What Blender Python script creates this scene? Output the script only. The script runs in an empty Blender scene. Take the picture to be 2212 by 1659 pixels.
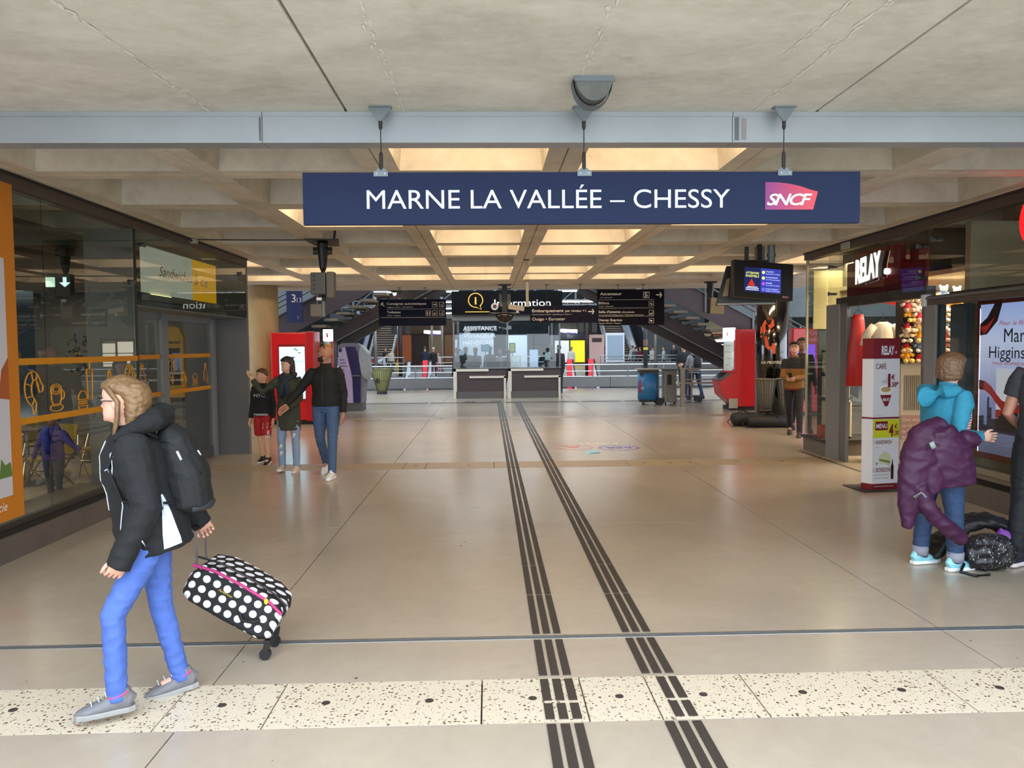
import bpy, bmesh, math, random
from mathutils import Vector, Matrix, noise
R = math.radians
PI = math.pi
random.seed(7)
SC = bpy.context.scene
COL = SC.collection

# ------------------------------------------------------------------ camera
EYE = 1.75
camd = bpy.data.cameras.new('camera')
cam = bpy.data.objects.new('camera', camd)
COL.objects.link(cam)
camd.sensor_fit = 'HORIZONTAL'
camd.sensor_width = 36.0
camd.lens = 36.0 * 1650.0 / 2212.0
camd.clip_end = 400
Yc = Vector(((1056 - 1106) / 1650.0, (829.5 - 750) / 1650.0, -1.0)).normalized()
Zc = Vector((1.0, 0.0089, 0.0)).cross(Yc).normalized()
if Zc.y < 0:
    Zc.negate()
Xc = Yc.cross(Zc)
cm = Matrix((Xc, Yc, Zc)).to_4x4()
cm.translation = (0, 0, EYE)
cam.matrix_world = cm
SC.camera = cam

# ------------------------------------------------------------------ world, sun-less overcast sky, exposure
W = bpy.data.worlds.new('overcast')
SC.world = W
W.use_nodes = True
bgn = W.node_tree.nodes['Background']
bgn.inputs[0].default_value = (0.80, 0.90, 1.0, 1)
bgn.inputs[1].default_value = 3.7
SC.view_settings.view_transform = 'Standard'
SC.view_settings.look = 'None'
SC.view_settings.exposure = 0.7
SC.view_settings.gamma = 1.0
SC.view_settings.use_curve_mapping = False
SC.cycles.max_bounces = 7
SC.cycles.diffuse_bounces = 4
SC.cycles.glossy_bounces = 3
SC.cycles.transmission_bounces = 4
SC.cycles.transparent_max_bounces = 12
SC.cycles.sample_clamp_indirect = 6
SC.cycles.caustics_reflective = False
SC.cycles.caustics_refractive = False
SC.cycles.use_denoising = True

def area(name, loc, size, power, col=(1, 1, 1), rot=(0, 0, 0), sy=None, spread=None):
    d = bpy.data.lights.new(name, 'AREA')
    d.energy = power
    d.color = col
    d.size = size
    if sy:
        d.shape = 'RECTANGLE'
        d.size_y = sy
    if spread:
        d.spread = spread
    o = bpy.data.objects.new(name, d)
    o.location = loc
    o.rotation_euler = rot
    COL.objects.link(o)
    return o

WARM = (1.0, 0.77, 0.50)
# added area lamps in place of daylight in the far hall; roof is closed
area('hall_day_fill', (0, 50, 11.0), 26, 3600, (0.80, 0.90, 1.0), sy=40)
area('hall_day_fill', (0, 25.2, 6.6), 22, 230, (0.86, 0.92, 1.0), sy=6)

# ------------------------------------------------------------------ colours and materials
def lin(h):
    h = h.lstrip('#')
    c = [int(h[i:i + 2], 16) / 255.0 for i in (0, 2, 4)]
    return tuple((x / 12.92 if x <= 0.04045 else ((x + 0.055) / 1.055) ** 2.4) for x in c)

_mc = {}
def M(h, rough=0.6, metal=0.0, emit=0.0, spec=0.5, bump=0.0, bscale=60.0, var=0.0, vscale=3.0, coat=0.0, name=None):
    key = (h, rough, metal, emit, spec, bump, bscale, var, vscale, coat)
    if key in _mc:
        return _mc[key]
    m = bpy.data.materials.new(name or ('m_' + h.strip('#')))
    m.use_nodes = True
    nt = m.node_tree
    b = nt.nodes['Principled BSDF']
    c = lin(h)
    b.inputs['Base Color'].default_value = (*c, 1)
    b.inputs['Roughness'].default_value = rough
    b.inputs['Metallic'].default_value = metal
    b.inputs['Specular IOR Level'].default_value = spec
    b.inputs['Coat Weight'].default_value = coat
    b.inputs['Coat Roughness'].default_value = 0.08
    if emit:
        b.inputs['Emission Color'].default_value = (*c, 1)
        b.inputs['Emission Strength'].default_value = emit
    if bump or var:
        tc = nt.nodes.new('ShaderNodeTexCoord')
    if bump:
        n = nt.nodes.new('ShaderNodeTexNoise')
        n.inputs['Scale'].default_value = bscale
        n.inputs['Detail'].default_value = 4
        bp = nt.nodes.new('ShaderNodeBump')
        bp.inputs['Strength'].default_value = bump
        bp.inputs['Distance'].default_value = 0.01
        nt.links.new(tc.outputs['Object'], n.inputs['Vector'])
        nt.links.new(n.outputs['Fac'], bp.inputs['Height'])
        nt.links.new(bp.outputs['Normal'], b.inputs['Normal'])
    if var:
        n2 = nt.nodes.new('ShaderNodeTexNoise')
        n2.inputs['Scale'].default_value = vscale
        n2.inputs['Detail'].default_value = 6
        n2.inputs['Roughness'].default_value = 0.62
        rp = nt.nodes.new('ShaderNodeValToRGB')
        rp.color_ramp.elements[0].position = 0.3
        rp.color_ramp.elements[1].position = 0.7
        rp.color_ramp.elements[0].color = (*[x * (1 - var) for x in c], 1)
        rp.color_ramp.elements[1].color = (*[min(1, x * (1 + var)) for x in c], 1)
        nt.links.new(tc.outputs['Object'], n2.inputs['Vector'])
        nt.links.new(n2.outputs['Fac'], rp.inputs['Fac'])
        nt.links.new(rp.outputs['Color'], b.inputs['Base Color'])
    _mc[key] = m
    return m

def concrete(name, a, bcol, ccol, rough, scale=0.6, stain=None, bump=0.15, stretch=(1, 1, 1), coat=0.0, spec=0.5, ov=0.28):
    """mottled concrete: two noises between three tones, plus pores"""
    m = bpy.data.materials.new(name)
    m.use_nodes = True
    nt = m.node_tree
    b = nt.nodes['Principled BSDF']
    b.inputs['Roughness'].default_value = rough
    b.inputs['Specular IOR Level'].default_value = spec
    b.inputs['Coat Weight'].default_value = coat
    g = nt.nodes.new('ShaderNodeNewGeometry')
    mp = nt.nodes.new('ShaderNodeMapping')
    mp.inputs['Scale'].default_value = stretch
    nt.links.new(g.outputs['Position'], mp.inputs['Vector'])
    n1 = nt.nodes.new('ShaderNodeTexNoise')
    n1.inputs['Scale'].default_value = scale
    n1.inputs['Detail'].default_value = 9
    n1.inputs['Roughness'].default_value = 0.62
    n1.inputs['Distortion'].default_value = 0.6
    r1 = nt.nodes.new('ShaderNodeValToRGB')
    e = r1.color_ramp.elements
    e[0].position = 0.32; e[0].color = (*lin(a), 1)
    e[1].position = 0.72; e[1].color = (*lin(ccol), 1)
    k = e.new(0.52); k.color = (*lin(bcol), 1)
    nt.links.new(mp.outputs[0], n1.inputs['Vector'])
    nt.links.new(n1.outputs['Fac'], r1.inputs['Fac'])
    n2 = nt.nodes.new('ShaderNodeTexNoise')
    n2.inputs['Scale'].default_value = 9
    n2.inputs['Detail'].default_value = 8
    n2.inputs['Roughness'].default_value = 0.75
    nt.links.new(mp.outputs[0], n2.inputs['Vector'])
    mx = nt.nodes.new('ShaderNodeMix')
    mx.data_type = 'RGBA'
    mx.blend_type = 'OVERLAY'
    mx.inputs['Factor'].default_value = ov
    nt.links.new(r1.outputs['Color'], mx.inputs[6])
    nt.links.new(n2.outputs['Fac'], mx.inputs[7])
    last = mx.outputs[2]
    if stain:
        n3 = nt.nodes.new('ShaderNodeTexNoise')
        n3.inputs['Scale'].default_value = 1.9
        n3.inputs['Detail'].default_value = 10
        n3.inputs['Roughness'].default_value = 0.7
        r3 = nt.nodes.new('ShaderNodeValToRGB')
        r3.color_ramp.elements[0].position = 0.60
        r3.color_ramp.elements[1].position = 0.74
        r3.color_ramp.elements[0].color = (0, 0, 0, 1)
        r3.color_ramp.elements[1].color = (0.65, 0.65, 0.65, 1)
        m3 = nt.nodes.new('ShaderNodeMix')
        m3.data_type = 'RGBA'
        nt.links.new(g.outputs['Position'], n3.inputs['Vector'])
        nt.links.new(n3.outputs['Fac'], r3.inputs['Fac'])
        nt.links.new(r3.outputs['Color'], m3.inputs[0])
        nt.links.new(last, m3.inputs[6])
        m3.inputs[7].default_value = (*lin(stain), 1)
        last = m3.outputs[2]
    nt.links.new(last, b.inputs['Base Color'])
    if bump:
        bp = nt.nodes.new('ShaderNodeBump')
        bp.inputs['Strength'].default_value = bump
        bp.inputs['Distance'].default_value = 0.004
        nt.links.new(n2.outputs['Fac'], bp.inputs['Height'])
        nt.links.new(bp.outputs['Normal'], b.inputs['Normal'])
    return m

def terrazzo(bc='cfc2ac'):
    m = bpy.data.materials.new('terrazzo')
    m.use_nodes = True
    nt = m.node_tree
    b = nt.nodes['Principled BSDF']
    b.inputs['Roughness'].default_value = 0.4
    g = nt.nodes.new('ShaderNodeNewGeometry')
    last = None
    base = (*lin(bc), 1)
    for sc, th, cc, off in ((42, 0.155, '5e4436', 0), (33, 0.13, '8a6f5c', 7.3), (70, 0.13, '6d6258', 3.1)):
        mp = nt.nodes.new('ShaderNodeMapping')
        mp.inputs['Location'].default_value = (off, off, 0)
        v = nt.nodes.new('ShaderNodeTexVoronoi')
        v.inputs['Scale'].default_value = sc
        w = nt.nodes.new('ShaderNodeTexNoise')
        w.inputs['Scale'].default_value = 40
        vm = nt.nodes.new('ShaderNodeVectorMath'); vm.operation = 'MULTIPLY_ADD'
        vm.inputs[1].default_value = (0.016,) * 3
        nt.links.new(g.outputs['Position'], mp.inputs['Vector'])
        nt.links.new(mp.outputs[0], w.inputs['Vector'])
        nt.links.new(w.outputs['Color'], vm.inputs[0])
        nt.links.new(mp.outputs[0], vm.inputs[2])
        nt.links.new(vm.outputs[0], v.inputs['Vector'])
        # only some of the cells carry a stone
        sep = nt.nodes.new('ShaderNodeSeparateColor')
        nt.links.new(v.outputs['Color'], sep.inputs[0])
        thn = nt.nodes.new('ShaderNodeMath'); thn.operation = 'MULTIPLY'
        thn.inputs[1].default_value = th * 2.2
        nt.links.new(sep.outputs[0], thn.inputs[0])
        ls = nt.nodes.new('ShaderNodeMath'); ls.operation = 'LESS_THAN'
        nt.links.new(v.outputs['Distance'], ls.inputs[0])
        nt.links.new(thn.outputs[0], ls.inputs[1])
        mx = nt.nodes.new('ShaderNodeMix'); mx.data_type = 'RGBA'
        nt.links.new(ls.outputs[0], mx.inputs[0])
        if last:
            nt.links.new(last, mx.inputs[6])
        else:
            mx.inputs[6].default_value = base
        mx.inputs[7].default_value = (*lin(cc), 1)
        last = mx.outputs[2]
    nt.links.new(last, b.inputs['Base Color'])
    return m

def glass(name, tint, refl=0.09, dirt=0.0):
    """thin architectural pane: tinted see-through mixed with a mirror reflection by angle"""
    m = bpy.data.materials.new(name)
    m.use_nodes = True
    nt = m.node_tree
    nt.nodes.clear()
    out = nt.nodes.new('ShaderNodeOutputMaterial')
    t = nt.nodes.new('ShaderNodeBsdfTransparent')
    t.inputs[0].default_value = (*tint, 1)
    gl = nt.nodes.new('ShaderNodeBsdfGlossy')
    gl.inputs['Roughness'].default_value = 0.01
    lw = nt.nodes.new('ShaderNodeLayerWeight')
    lw.inputs[0].default_value = 0.5
    pw = nt.nodes.new('ShaderNodeMath'); pw.operation = 'POWER'
    pw.inputs[1].default_value = 4.0
    nt.links.new(lw.outputs['Facing'], pw.inputs[0])
    m0 = nt.nodes.new('ShaderNodeMath'); m0.operation = 'MULTIPLY_ADD'
    m0.inputs[1].default_value = 0.8
    m0.inputs[2].default_value = refl
    m0.use_clamp = True
    nt.links.new(pw.outputs[0], m0.inputs[0])
    ge = nt.nodes.new('ShaderNodeNewGeometry')
    inv = nt.nodes.new('ShaderNodeMath'); inv.operation = 'SUBTRACT'; inv.inputs[0].default_value = 1.0
    nt.links.new(ge.outputs['Backfacing'], inv.inputs[1])
    mm = nt.nodes.new('ShaderNodeMath'); mm.operation = 'MULTIPLY'
    nt.links.new(m0.outputs[0], mm.inputs[0]); nt.links.new(inv.outputs[0], mm.inputs[1])
    mix = nt.nodes.new('ShaderNodeMixShader')
    nt.links.new(mm.outputs[0], mix.inputs[0])
    nt.links.new(t.outputs[0], mix.inputs[1])
    nt.links.new(gl.outputs[0], mix.inputs[2])
    nt.links.new(mix.outputs[0], out.inputs[0])
    return m

# ------------------------------------------------------------------ mesh builder
class MB:
    def __init__(s):
        s.v = []; s.f = []; s.mi = []
    def add(s, vs, fs, mi=0):
        o = len(s.v)
        s.v.extend([tuple(p) for p in vs])
        for f in fs:
            s.f.append(tuple(i + o for i in f)); s.mi.append(mi)
        return s
    def box(s, x0, x1, y0, y1, z0, z1, mi=0, T=None):
        vs = [Vector((x, y, z)) for z in (z0, z1) for y in (y0, y1) for x in (x0, x1)]
        if T:
            vs = [T @ p for p in vs]
        return s.add(vs, [(0, 2, 3, 1), (4, 5, 7, 6), (0, 1, 5, 4), (2, 6, 7, 3), (0, 4, 6, 2), (1, 3, 7, 5)], mi)
    def bar(s, a, b, w, h, mi=0, up=(0, 0, 1)):
        """rectangular bar from a to b, w wide and h high"""
        a = Vector(a); b = Vector(b); t = (b - a).normalized(); u = Vector(up)
        if abs(t.dot(u)) > 0.98:
            u = Vector((0, 1, 0))
        x = t.cross(u).normalized(); z = x.cross(t)
        vs = [p + x * (i * w / 2) + z * (j * h / 2) for p in (a, b) for i, j in ((-1, -1), (1, -1), (1, 1), (-1, 1))]
        return s.add(vs, [(0, 3, 2, 1), (4, 5, 6, 7), (0, 1, 5, 4), (1, 2, 6, 5), (2, 3, 7, 6), (3, 0, 4, 7)], mi)
    def loft(s, rings, cap=True, mi=0, closed=True):
        n = len(rings[0]); vs = [p for r in rings for p in r]; fs = []
        for k in range(len(rings) - 1):
            for i in range(n if closed else n - 1):
                j = (i + 1) % n
                fs.append((k * n + i, k * n + j, (k + 1) * n + j, (k + 1) * n + i))
        if cap:
            fs.append(tuple(range(n - 1, -1, -1)))
            fs.append(tuple((len(rings) - 1) * n + i for i in range(n)))
        return s.add(vs, fs, mi)
    def tube(s, pts, rad, n=8, mi=0, lat=(1, 0, 0), cap=True):
        """tube along pts; rad a number, a list of numbers or of (lateral, other) pairs"""
        pts = [Vector(p) for p in pts]; m = len(pts)
        if not isinstance(rad, (list, tuple)):
            rad = [rad] * m
        rings = []; L0 = Vector(lat)
        for k, p in enumerate(pts):
            t = (pts[min(k + 1, m - 1)] - pts[max(k - 1, 0)])
            t = t.normalized() if t.length > 1e-9 else Vector((0, 0, 1))
            x = L0 - t * L0.dot(t)
            if x.length < 0.15:
                q = Vector((0, 1, 0)) if abs(t.y) < 0.9 else Vector((0, 0, 1))
                x = q - t * q.dot(t)
            x.normalize(); y = t.cross(x)
            r = rad[k]
            a, b = r if isinstance(r, (tuple, list)) else (r, r)
            rings.append([p + x * (a * math.cos(2 * PI * i / n)) + y * (b * math.sin(2 * PI * i / n)) for i in range(n)])
        return s.loft(rings, cap, mi)
    def lathe(s, prof, c=(0, 0, 0), n=20, mi=0, cap=True):
        c = Vector(c)
        rings = [[c + Vector((r * math.cos(2 * PI * i / n), r * math.sin(2 * PI * i / n), z)) for i in range(n)] for r, z in prof]
        return s.loft(rings, cap, mi)
    def ball(s, c, r, n=10, mi=0, T=None):
        if not isinstance(r, (tuple, list)):
            r = (r, r, r)
        c = Vector(c); m = max(4, n // 2 + 1); rings = []
        for k in range(m + 1):
            a = PI * (k / m) if 0 < k < m else (0.02 if k == 0 else PI - 0.02)
            rr = [Vector((r[0] * math.sin(a) * math.cos(2 * PI * i / n), r[1] * math.sin(a) * math.sin(2 * PI * i / n), -r[2] * math.cos(a))) for i in range(n)]
            rings.append([c + (T @ q if T else q) for q in rr])
        return s.loft(rings, True, mi)
    def poly(s, pts, n, d, mi=0):
        """flat outline pts extruded by vector n*d"""
        pts = [Vector(p) for p in pts]; o = Vector(n) * d; k = len(pts)
        fs = [tuple(range(k - 1, -1, -1)), tuple(range(k, 2 * k))]
        fs += [(i, (i + 1) % k, k + (i + 1) % k, k + i) for i in range(k)]
        return s.add(pts + [p + o for p in pts], fs, mi)
    def build(s, name, mats, parent=None, smooth=False, bevel=0.0, seg=2):
        me = bpy.data.meshes.new(name)
        me.from_pydata(s.v, [], s.f)
        if not isinstance(mats, (list, tuple)):
            mats = [mats]
        for m in mats:
            me.materials.append(m)
        if len(mats) > 1:
            me.polygons.foreach_set('material_index', s.mi)
        bm = bmesh.new(); bm.from_mesh(me)
        bmesh.ops.recalc_face_normals(bm, faces=bm.faces)
        if bevel:
            bmesh.ops.bevel(bm, geom=[e for e in bm.edges if len(e.link_faces) == 2 and e.calc_face_angle(0) > 0.5], offset=bevel, segments=seg, affect='EDGES', profile=0.6)
        bm.to_mesh(me); bm.free()
        if smooth:
            me.polygons.foreach_set('use_smooth', [True] * len(me.polygons))
        me.update()
        o = bpy.data.objects.new(name, me)
        COL.objects.link(o)
        if parent:
            o.parent = parent
        return o

def tag(o, label=None, cat=None, group=None, kind=None):
    if label: o['label'] = label
    if cat: o['category'] = cat
    if group: o['group'] = group
    if kind: o['kind'] = kind
    return o
def thing(name, label, cat, loc=(0, 0, 0), rz=0.0, group=None, kind=None):
    o = bpy.data.objects.new(name, None)
    o.empty_display_size = 0.1
    COL.objects.link(o)
    o.location = loc
    o.rotation_euler = (0, 0, rz)
    return tag(o, label, cat, group, kind)
def struct(name, loc=(0, 0, 0)):
    o = bpy.data.objects.new(name, None)
    COL.objects.link(o); o.location = loc; o['kind'] = 'structure'
    return o
def sbox(name, x0, x1, y0, y1, z0, z1, m, parent=None):
    o = MB().box(x0, x1, y0, y1, z0, z1).build(name, m, parent)
    if not parent:
        o['kind'] = 'structure'
    return o
def pbox(name, x0, x1, y0, y1, z0, z1, m, parent, bevel=0.0):
    return MB().box(x0, x1, y0, y1, z0, z1).build(name, m, parent, bevel=bevel)
def copy_tree(o, parent=None):
    c = o.copy(); COL.objects.link(c)
    c.parent = parent
    for ch in list(o.children):
        copy_tree(ch, c)
    return c
def inst(mesh_obj, parent, loc, rz=0.0, scale=None):
    c = mesh_obj.copy(); COL.objects.link(c); c.parent = parent
    c.location = loc; c.rotation_euler = (0, 0, rz)
    if scale: c.scale = scale
    return c

def text(s, mat, parent, o, x=(1, 0, 0), up=(0, 0, 1), h=0.1, w=None, bold=0.0, shear=0.0, ext=0.002, align='LEFT', name='lettering', res=3, sp=1.0, arc=None):
    """flat lettering of cap height h (fitted to width w) standing at point o"""
    cu = bpy.data.curves.new('t', 'FONT')
    cu.body = s; cu.size = 1.0; cu.resolution_u = res
    cu.offset = bold; cu.shear = shear; cu.extrude = 0.0; cu.space_character = sp
    to = bpy.data.objects.new('t', cu)
    COL.objects.link(to)
    dg = bpy.context.evaluated_depsgraph_get()
    me = bpy.data.meshes.new_from_object(to.evaluated_get(dg))
    bpy.data.objects.remove(to); bpy.data.curves.remove(cu)
    X = Vector(x).normalized(); U = Vector(up).normalized(); N = X.cross(U)
    xs = [v.co.x for v in me.vertices]
    if not xs:
        return None
    x0, x1 = min(xs), max(xs)
    sy = h / 0.729
    sx = w / (x1 - x0) if w else sy
    off = {'LEFT': 0.0, 'CENTER': -0.5 * (x1 - x0) * sx, 'RIGHT': -(x1 - x0) * sx}[align]
    O = Vector(o)
    for v in me.vertices:
        u = (v.co.x - x0) * sx + off; q = v.co.y * sy
        if arc:
            c0, rr, a0 = arc
            a = a0 + u / rr
            v.co = Vector(c0) + Vector((math.sin(a) * rr, -math.cos(a) * rr, q + O.z - c0[2]))
        else:
            v.co = O + X * u + U * q + N * ext
    me.materials.clear(); me.materials.append(mat)
    ob = bpy.data.objects.new(name, me)
    COL.objects.link(ob)
    if parent: ob.parent = parent
    return ob
# ------------------------------------------------------------------ shared materials
m_conc_near = concrete('ceiling_concrete', 'bfbcb2', 'd0cdc3', 'dedbd2', 0.85, 0.9, stain='a39f92', stretch=(1.0, 1.6, 1), ov=0.40)
m_conc_cof = concrete('coffer_concrete', 'bab2a2', 'ccc4b4', 'd9d2c3', 0.85, 1.3, stain='a9a294')
m_conc_wall = concrete('wall_concrete', '7f7c74', '8c8880', '9a958b', 0.85, 0.5)
m_floor = concrete('floor_screed', 'a69888', 'ada08f', 'b4a897', 0.22, 0.55, stain='9b8f82', bump=0.0, spec=0.5, ov=0.12)
m_floor_out = concrete('pavement', 'bdbdba', 'c8c8c5', 'd3d3d0', 0.6, 0.8, bump=0.05)
m_terr = terrazzo()
m_terr2 = terrazzo('a8987f')
m_dark = M('1c1a18', 0.7)
m_joint = M('4a443c', 0.8)
m_strip = M('39322e', 0.55, bump=0.1)
m_steel = M('a3a7ab', 0.38, 0.85, var=0.06, vscale=2)
m_steel_d = M('6f7376', 0.45, 0.8)
m_galv = M('7c8489', 0.5, 0.7, var=0.1, vscale=8)
m_bronze = M('5a5048', 0.5, 0.35, var=0.08, vscale=4)
m_greyp = M('6b6a6b', 0.45, 0.3, var=0.05, vscale=3)
m_greyb = M('7d8084', 0.45, 0.2)
m_navy = M('1d2b4c', 0.5)
m_white = M('e9eef5', 0.5)
m_black = M('0c0c0d', 0.45)
m_blackg = M('08080a', 0.12, coat=0.6)
m_red = M('c2121a', 0.35, coat=0.2)
g_left = glass('facade_glass', (0.72, 0.75, 0.72), 0.09)
g_right = glass('shop_glass', (0.80, 0.82, 0.80), 0.03)
g_band = glass('band_glass', (0.72, 0.74, 0.73), 0.05)
g_clear = glass('clear_glass', (0.82, 0.88, 0.90), 0.05)

XL, XR, H = -4.03, 5.25, 3.25

# ------------------------------------------------------------------ floor
floor = struct('floor')
sub = MB().box(-12, 13.5, -1.0, 31.6, -0.30, -0.035).build('subfloor', m_joint, floor)
xs = [-12, -9.9, -5.66, -1.46, 2.745, 6.95, 11.15, 13.5]
bands = [(-1.0, 3.472, 0), (3.478, 3.948, 1), (3.954, 4.495, 0), (4.545, 7.45, 0), (7.456, 10.995, 0), (11.0, 11.6, 1), (11.605, 15.1, 0), (15.106, 18.6, 0), (18.605, 19.2, 1), (19.205, 23.4, 0), (23.405, 27.5, 0), (27.505, 31.6, 0)]
g = 0.004
tj = {3.478: [-7.2, -5.6, -4.6, -3.6, -2.6, -1.57, -1.07, -0.053, 0.455, 0.80, 1.31, 2.307, 3.3, 4.3, 5.3, 6.3, 8.0],
      11.0: [-12, -10, -8, -6, -4.4, -3.4, -2.3, -1.26, -0.95, 0.06, 2.05, 3.06, 4.05, 4.55, 5.6, 6.6, 8, 10, 13],
      18.605: [-12, -10, -8, -6.6, -5.2, -4.2, -3.2, -2.7, -1.2, -0.5, 0.5, 1.5, 2.6, 3.4, 4.5, 6, 8, 10, 13]}
for a, b, t in bands:
    L = tj[a] if t else xs
    for i in range(len(L) - 1):
        pbox('terrazzo_slab' if t else 'screed_slab', L[i] + g, L[i + 1] - g, a, b, -0.035, 0.0 if not t else 0.0008, (m_terr if a < 6 else m_terr2) if t else m_floor, floor, bevel=0.0)
# steel door track set across the floor
tr = MB()
tr.box(-12, 13, 4.495, 4.507, -0.03, 0.003); tr.box(-12, 13, 4.527, 4.545, -0.03, 0.003); tr.box(-12, 13, 4.507, 4.527, -0.03, -0.012)
tr.build('track', m_steel, floor)
# round screw caps in the terrazzo
cap = None
for y, xs_ in ((3.72, [-2.34, -1.33, -0.823, -0.313, 0.2, 0.634, 1.057, 1.561, 2.067, 2.572, 3.3]), (11.3, [-3.1, -2.5, -1.1, -0.32, 0.42, 2.3, 2.7, 3.0, 3.7, 4.4])):
    for x in xs_:
        if cap is None:
            mb = MB().lathe([(0.0, 0.0), (0.021, 0.0), (0.021, 0.0025), (0.0, 0.0025)], (0, 0, 0), 16)
            mb.box(-0.019, 0.019, -0.002, 0.002, 0.0025, 0.0032)
            cap = mb.build('screw_cap', M('4b443f', 0.5, 0.4), floor)
            cap.location = (x, y, 0.0008)
        else:
            inst(cap, floor, (x, y, 0.0008), random.random())
# drips, gum and dirt spots on the screed
spots = MB()
for k in range(70):
    x, y = random.uniform(-4, 5), random.uniform(2.6, 14)
    r = random.uniform(0.003, 0.011) * (1 if k > 8 else 1.5)
    spots.lathe([(0.0, 0.0006), (r, 0.0006), (r * 0.7, 0.0016), (0.0, 0.0016)], (x, y, 0), 7)
o = spots.build('floor_specks', M('3e3a35', 0.7), floor); o['kind'] = 'stuff'
o = MB().box(-60, 60, -40, -1.0, -0.30, -0.002).build('pavement', m_floor_out); o['kind'] = 'structure'

# ------------------------------------------------------------------ tactile guiding strips
def strip(cx, label):
    root = thing('tactile_guide_strip', label, 'floor strip', (cx, 0, 0), 0, 'tactile guide strips on the floor')
    segs = []
    y = 2.3
    brk = [3.46, 3.50, 3.66, 3.69, 3.93, 3.97, 4.48, 4.56, 5.30, 6.02, 6.75, 7.45, 8.5, 9.6, 10.98, 11.62, 12.6, 13.6, 14.7, 15.8, 16.9, 18.0, 19.2, 20.0, 20.9, 21.5, 22.1, 22.7, 23.2, 23.7]
    cuts = [(2.35, 3.45), (3.50, 3.655), (3.69, 3.93), (3.98, 4.47)]
    ys = brk[7:]
    for i in range(len(ys) - 1):
        cuts.append((ys[i] + 0.012, ys[i + 1] - 0.012))
    for i, (a, b) in enumerate(cuts):
        for k in (-1, 0, 1):
            if cx > 0.6 and k == -1 and i in (1, 2):
                continue
            x = k * 0.064
            mb = MB(); w = 0.0215
            o = mb.poly([(x - w, a, 0.001), (x + w, a, 0.001), (x + w, b, 0.001), (x - w, b, 0.001)], (0, 0, 1), 0.005).build('guide_bar', m_strip, root)
strip(0.335, 'dark ribbed tactile floor strip on the left, running toward the information desk')
strip(0.885, 'dark ribbed tactile floor strip on the right, running toward the information desk')
cr = thing('tactile_cross_strip', 'thin dark guiding lines running across the floor in front of the information desk', 'floor strip', (0, 24.2, 0))
for k, yy in enumerate((-0.25, 0.02)):
    x = -9.0
    while x < 9:
        L = 2.3 if x < 1 else 1.3
        pbox('guide_bar', x, min(x + L, 9), yy, yy + 0.06, 0.001, 0.006, m_strip, cr); x += L + 0.08
for xx in (-1.28 + 0.42, 0.0):
    for k in range(3):
        MB().poly([(xx + k * 0.12, -0.1, 0.0), (xx + k * 0.12 + 0.06, -0.1, 0.0), (xx + k * 0.12 + 0.14, 0.55, 0.0), (xx + k * 0.12 + 0.08, 0.55, 0.0)], (0, 0, 1), 0.008).build('guide_bar', m_strip, cr)
pbox('guide_bar', -0.5, 0.0, -0.16, 0.05, 0.002, 0.009, m_strip, cr)
pbox('guide_bar', 0.5, 0.8, -0.2, 0.02, 0.002, 0.009, m_strip, cr)

# ------------------------------------------------------------------ near ceiling slab (over the forecourt)
ceil = struct('ceiling')
cx = [-12, -6.93, -3.91, -0.89, 2.13, 5.15, 8.17, 13.5]
for i in range(len(cx) - 1):
    pbox('ceiling_slab', cx[i] + 0.008, cx[i + 1] - 0.008, 2.3, 4.955, H, H + 0.22, m_conc_near, ceil, bevel=0.006)
pbox('slab_backing', -12, 13.5, 2.3, 5.3, H + 0.2, H + 0.6, m_conc_near, ceil)
# lime seams left by the shuttering
ls = MB()
def seam(x0, y0, x1, y1, n, w):
    for k in range(n):
        t = (k + random.random()) / n
        x = x0 + (x1 - x0) * t + random.gauss(0, 0.012); y = y0 + (y1 - y0) * t
        l = random.uniform(0.01, 0.07); ww = w * 1.7 * random.uniform(0.3, 1.2)
        zq = H - random.uniform(0.0012, 0.005); ls.add([(x - ww, y, zq), (x, y - l * 0.6, zq), (x + ww, y, zq), (x, y + l, zq)], [(0, 1, 2, 3)])
seam(-1.85, 3.2, -1.75, 4.9, 70, 0.006); seam(-0.55, 3.2, -0.52, 4.9, 50, 0.005); seam(0.57, 3.2, 0.52, 4.6, 40, 0.004)
seam(1.78, 3.2, 1.72, 4.9, 60, 0.006); seam(1.62, 3.2, 1.55, 4.0, 30, 0.004)
o = ls.build('lime_marks', M('e2e1da', 0.9), ceil); o['kind'] = 'stuff'

# ------------------------------------------------------------------ coffered ceiling: one precast coffer per bay
def coffer_mesh():
    mb = MB(); P = 1.513 / 2 - 0.004; Q = 0.75 - 0.002; a = 0.605; b = 0.605; d = 0.46; tp = 0.045
    yo = -0.0
    def ring(x, y, z): return [Vector((-x, -y, z)), Vector((x, -y, z)), Vector((x, y, z)), Vector((-x, y, z))]
    rings = [ring(P, Q, 0.5), ring(P, Q, 0.008), ring(P - 0.008, Q - 0.004, 0.0), ring(a, b, 0.0), ring(a - tp, b - tp, d)]
    mb.loft(rings, cap=False)
    vs = rings[-1]
    mb.add(vs, [(0, 1, 2, 3)])
    mb.add(rings[0], [(0, 1, 2, 3)])
    return mb
cof0 = coffer_mesh().build('coffer', m_conc_cof, ceil)
LIT = {(0, 0), (0, 3), (0, 4), (0, 6), (0, 7), (1, 0), (1, 3), (1, 4), (1, 6), (1, 7), (2, 2), (2, 5), (2, 7), (3, 6), (4, 5), (4, 7), (-1, 2), (-1, 5), (-1, 7), (-2, 6), (-3, 5), (-3, 7), (5, 6)}
first = True
lampm = M('ffb978', 0.5, emit=9.0)
trayb = MB().box(-0.45, 0.45, -0.05, 0.05, 0, 0.05)
tray0 = None
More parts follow.
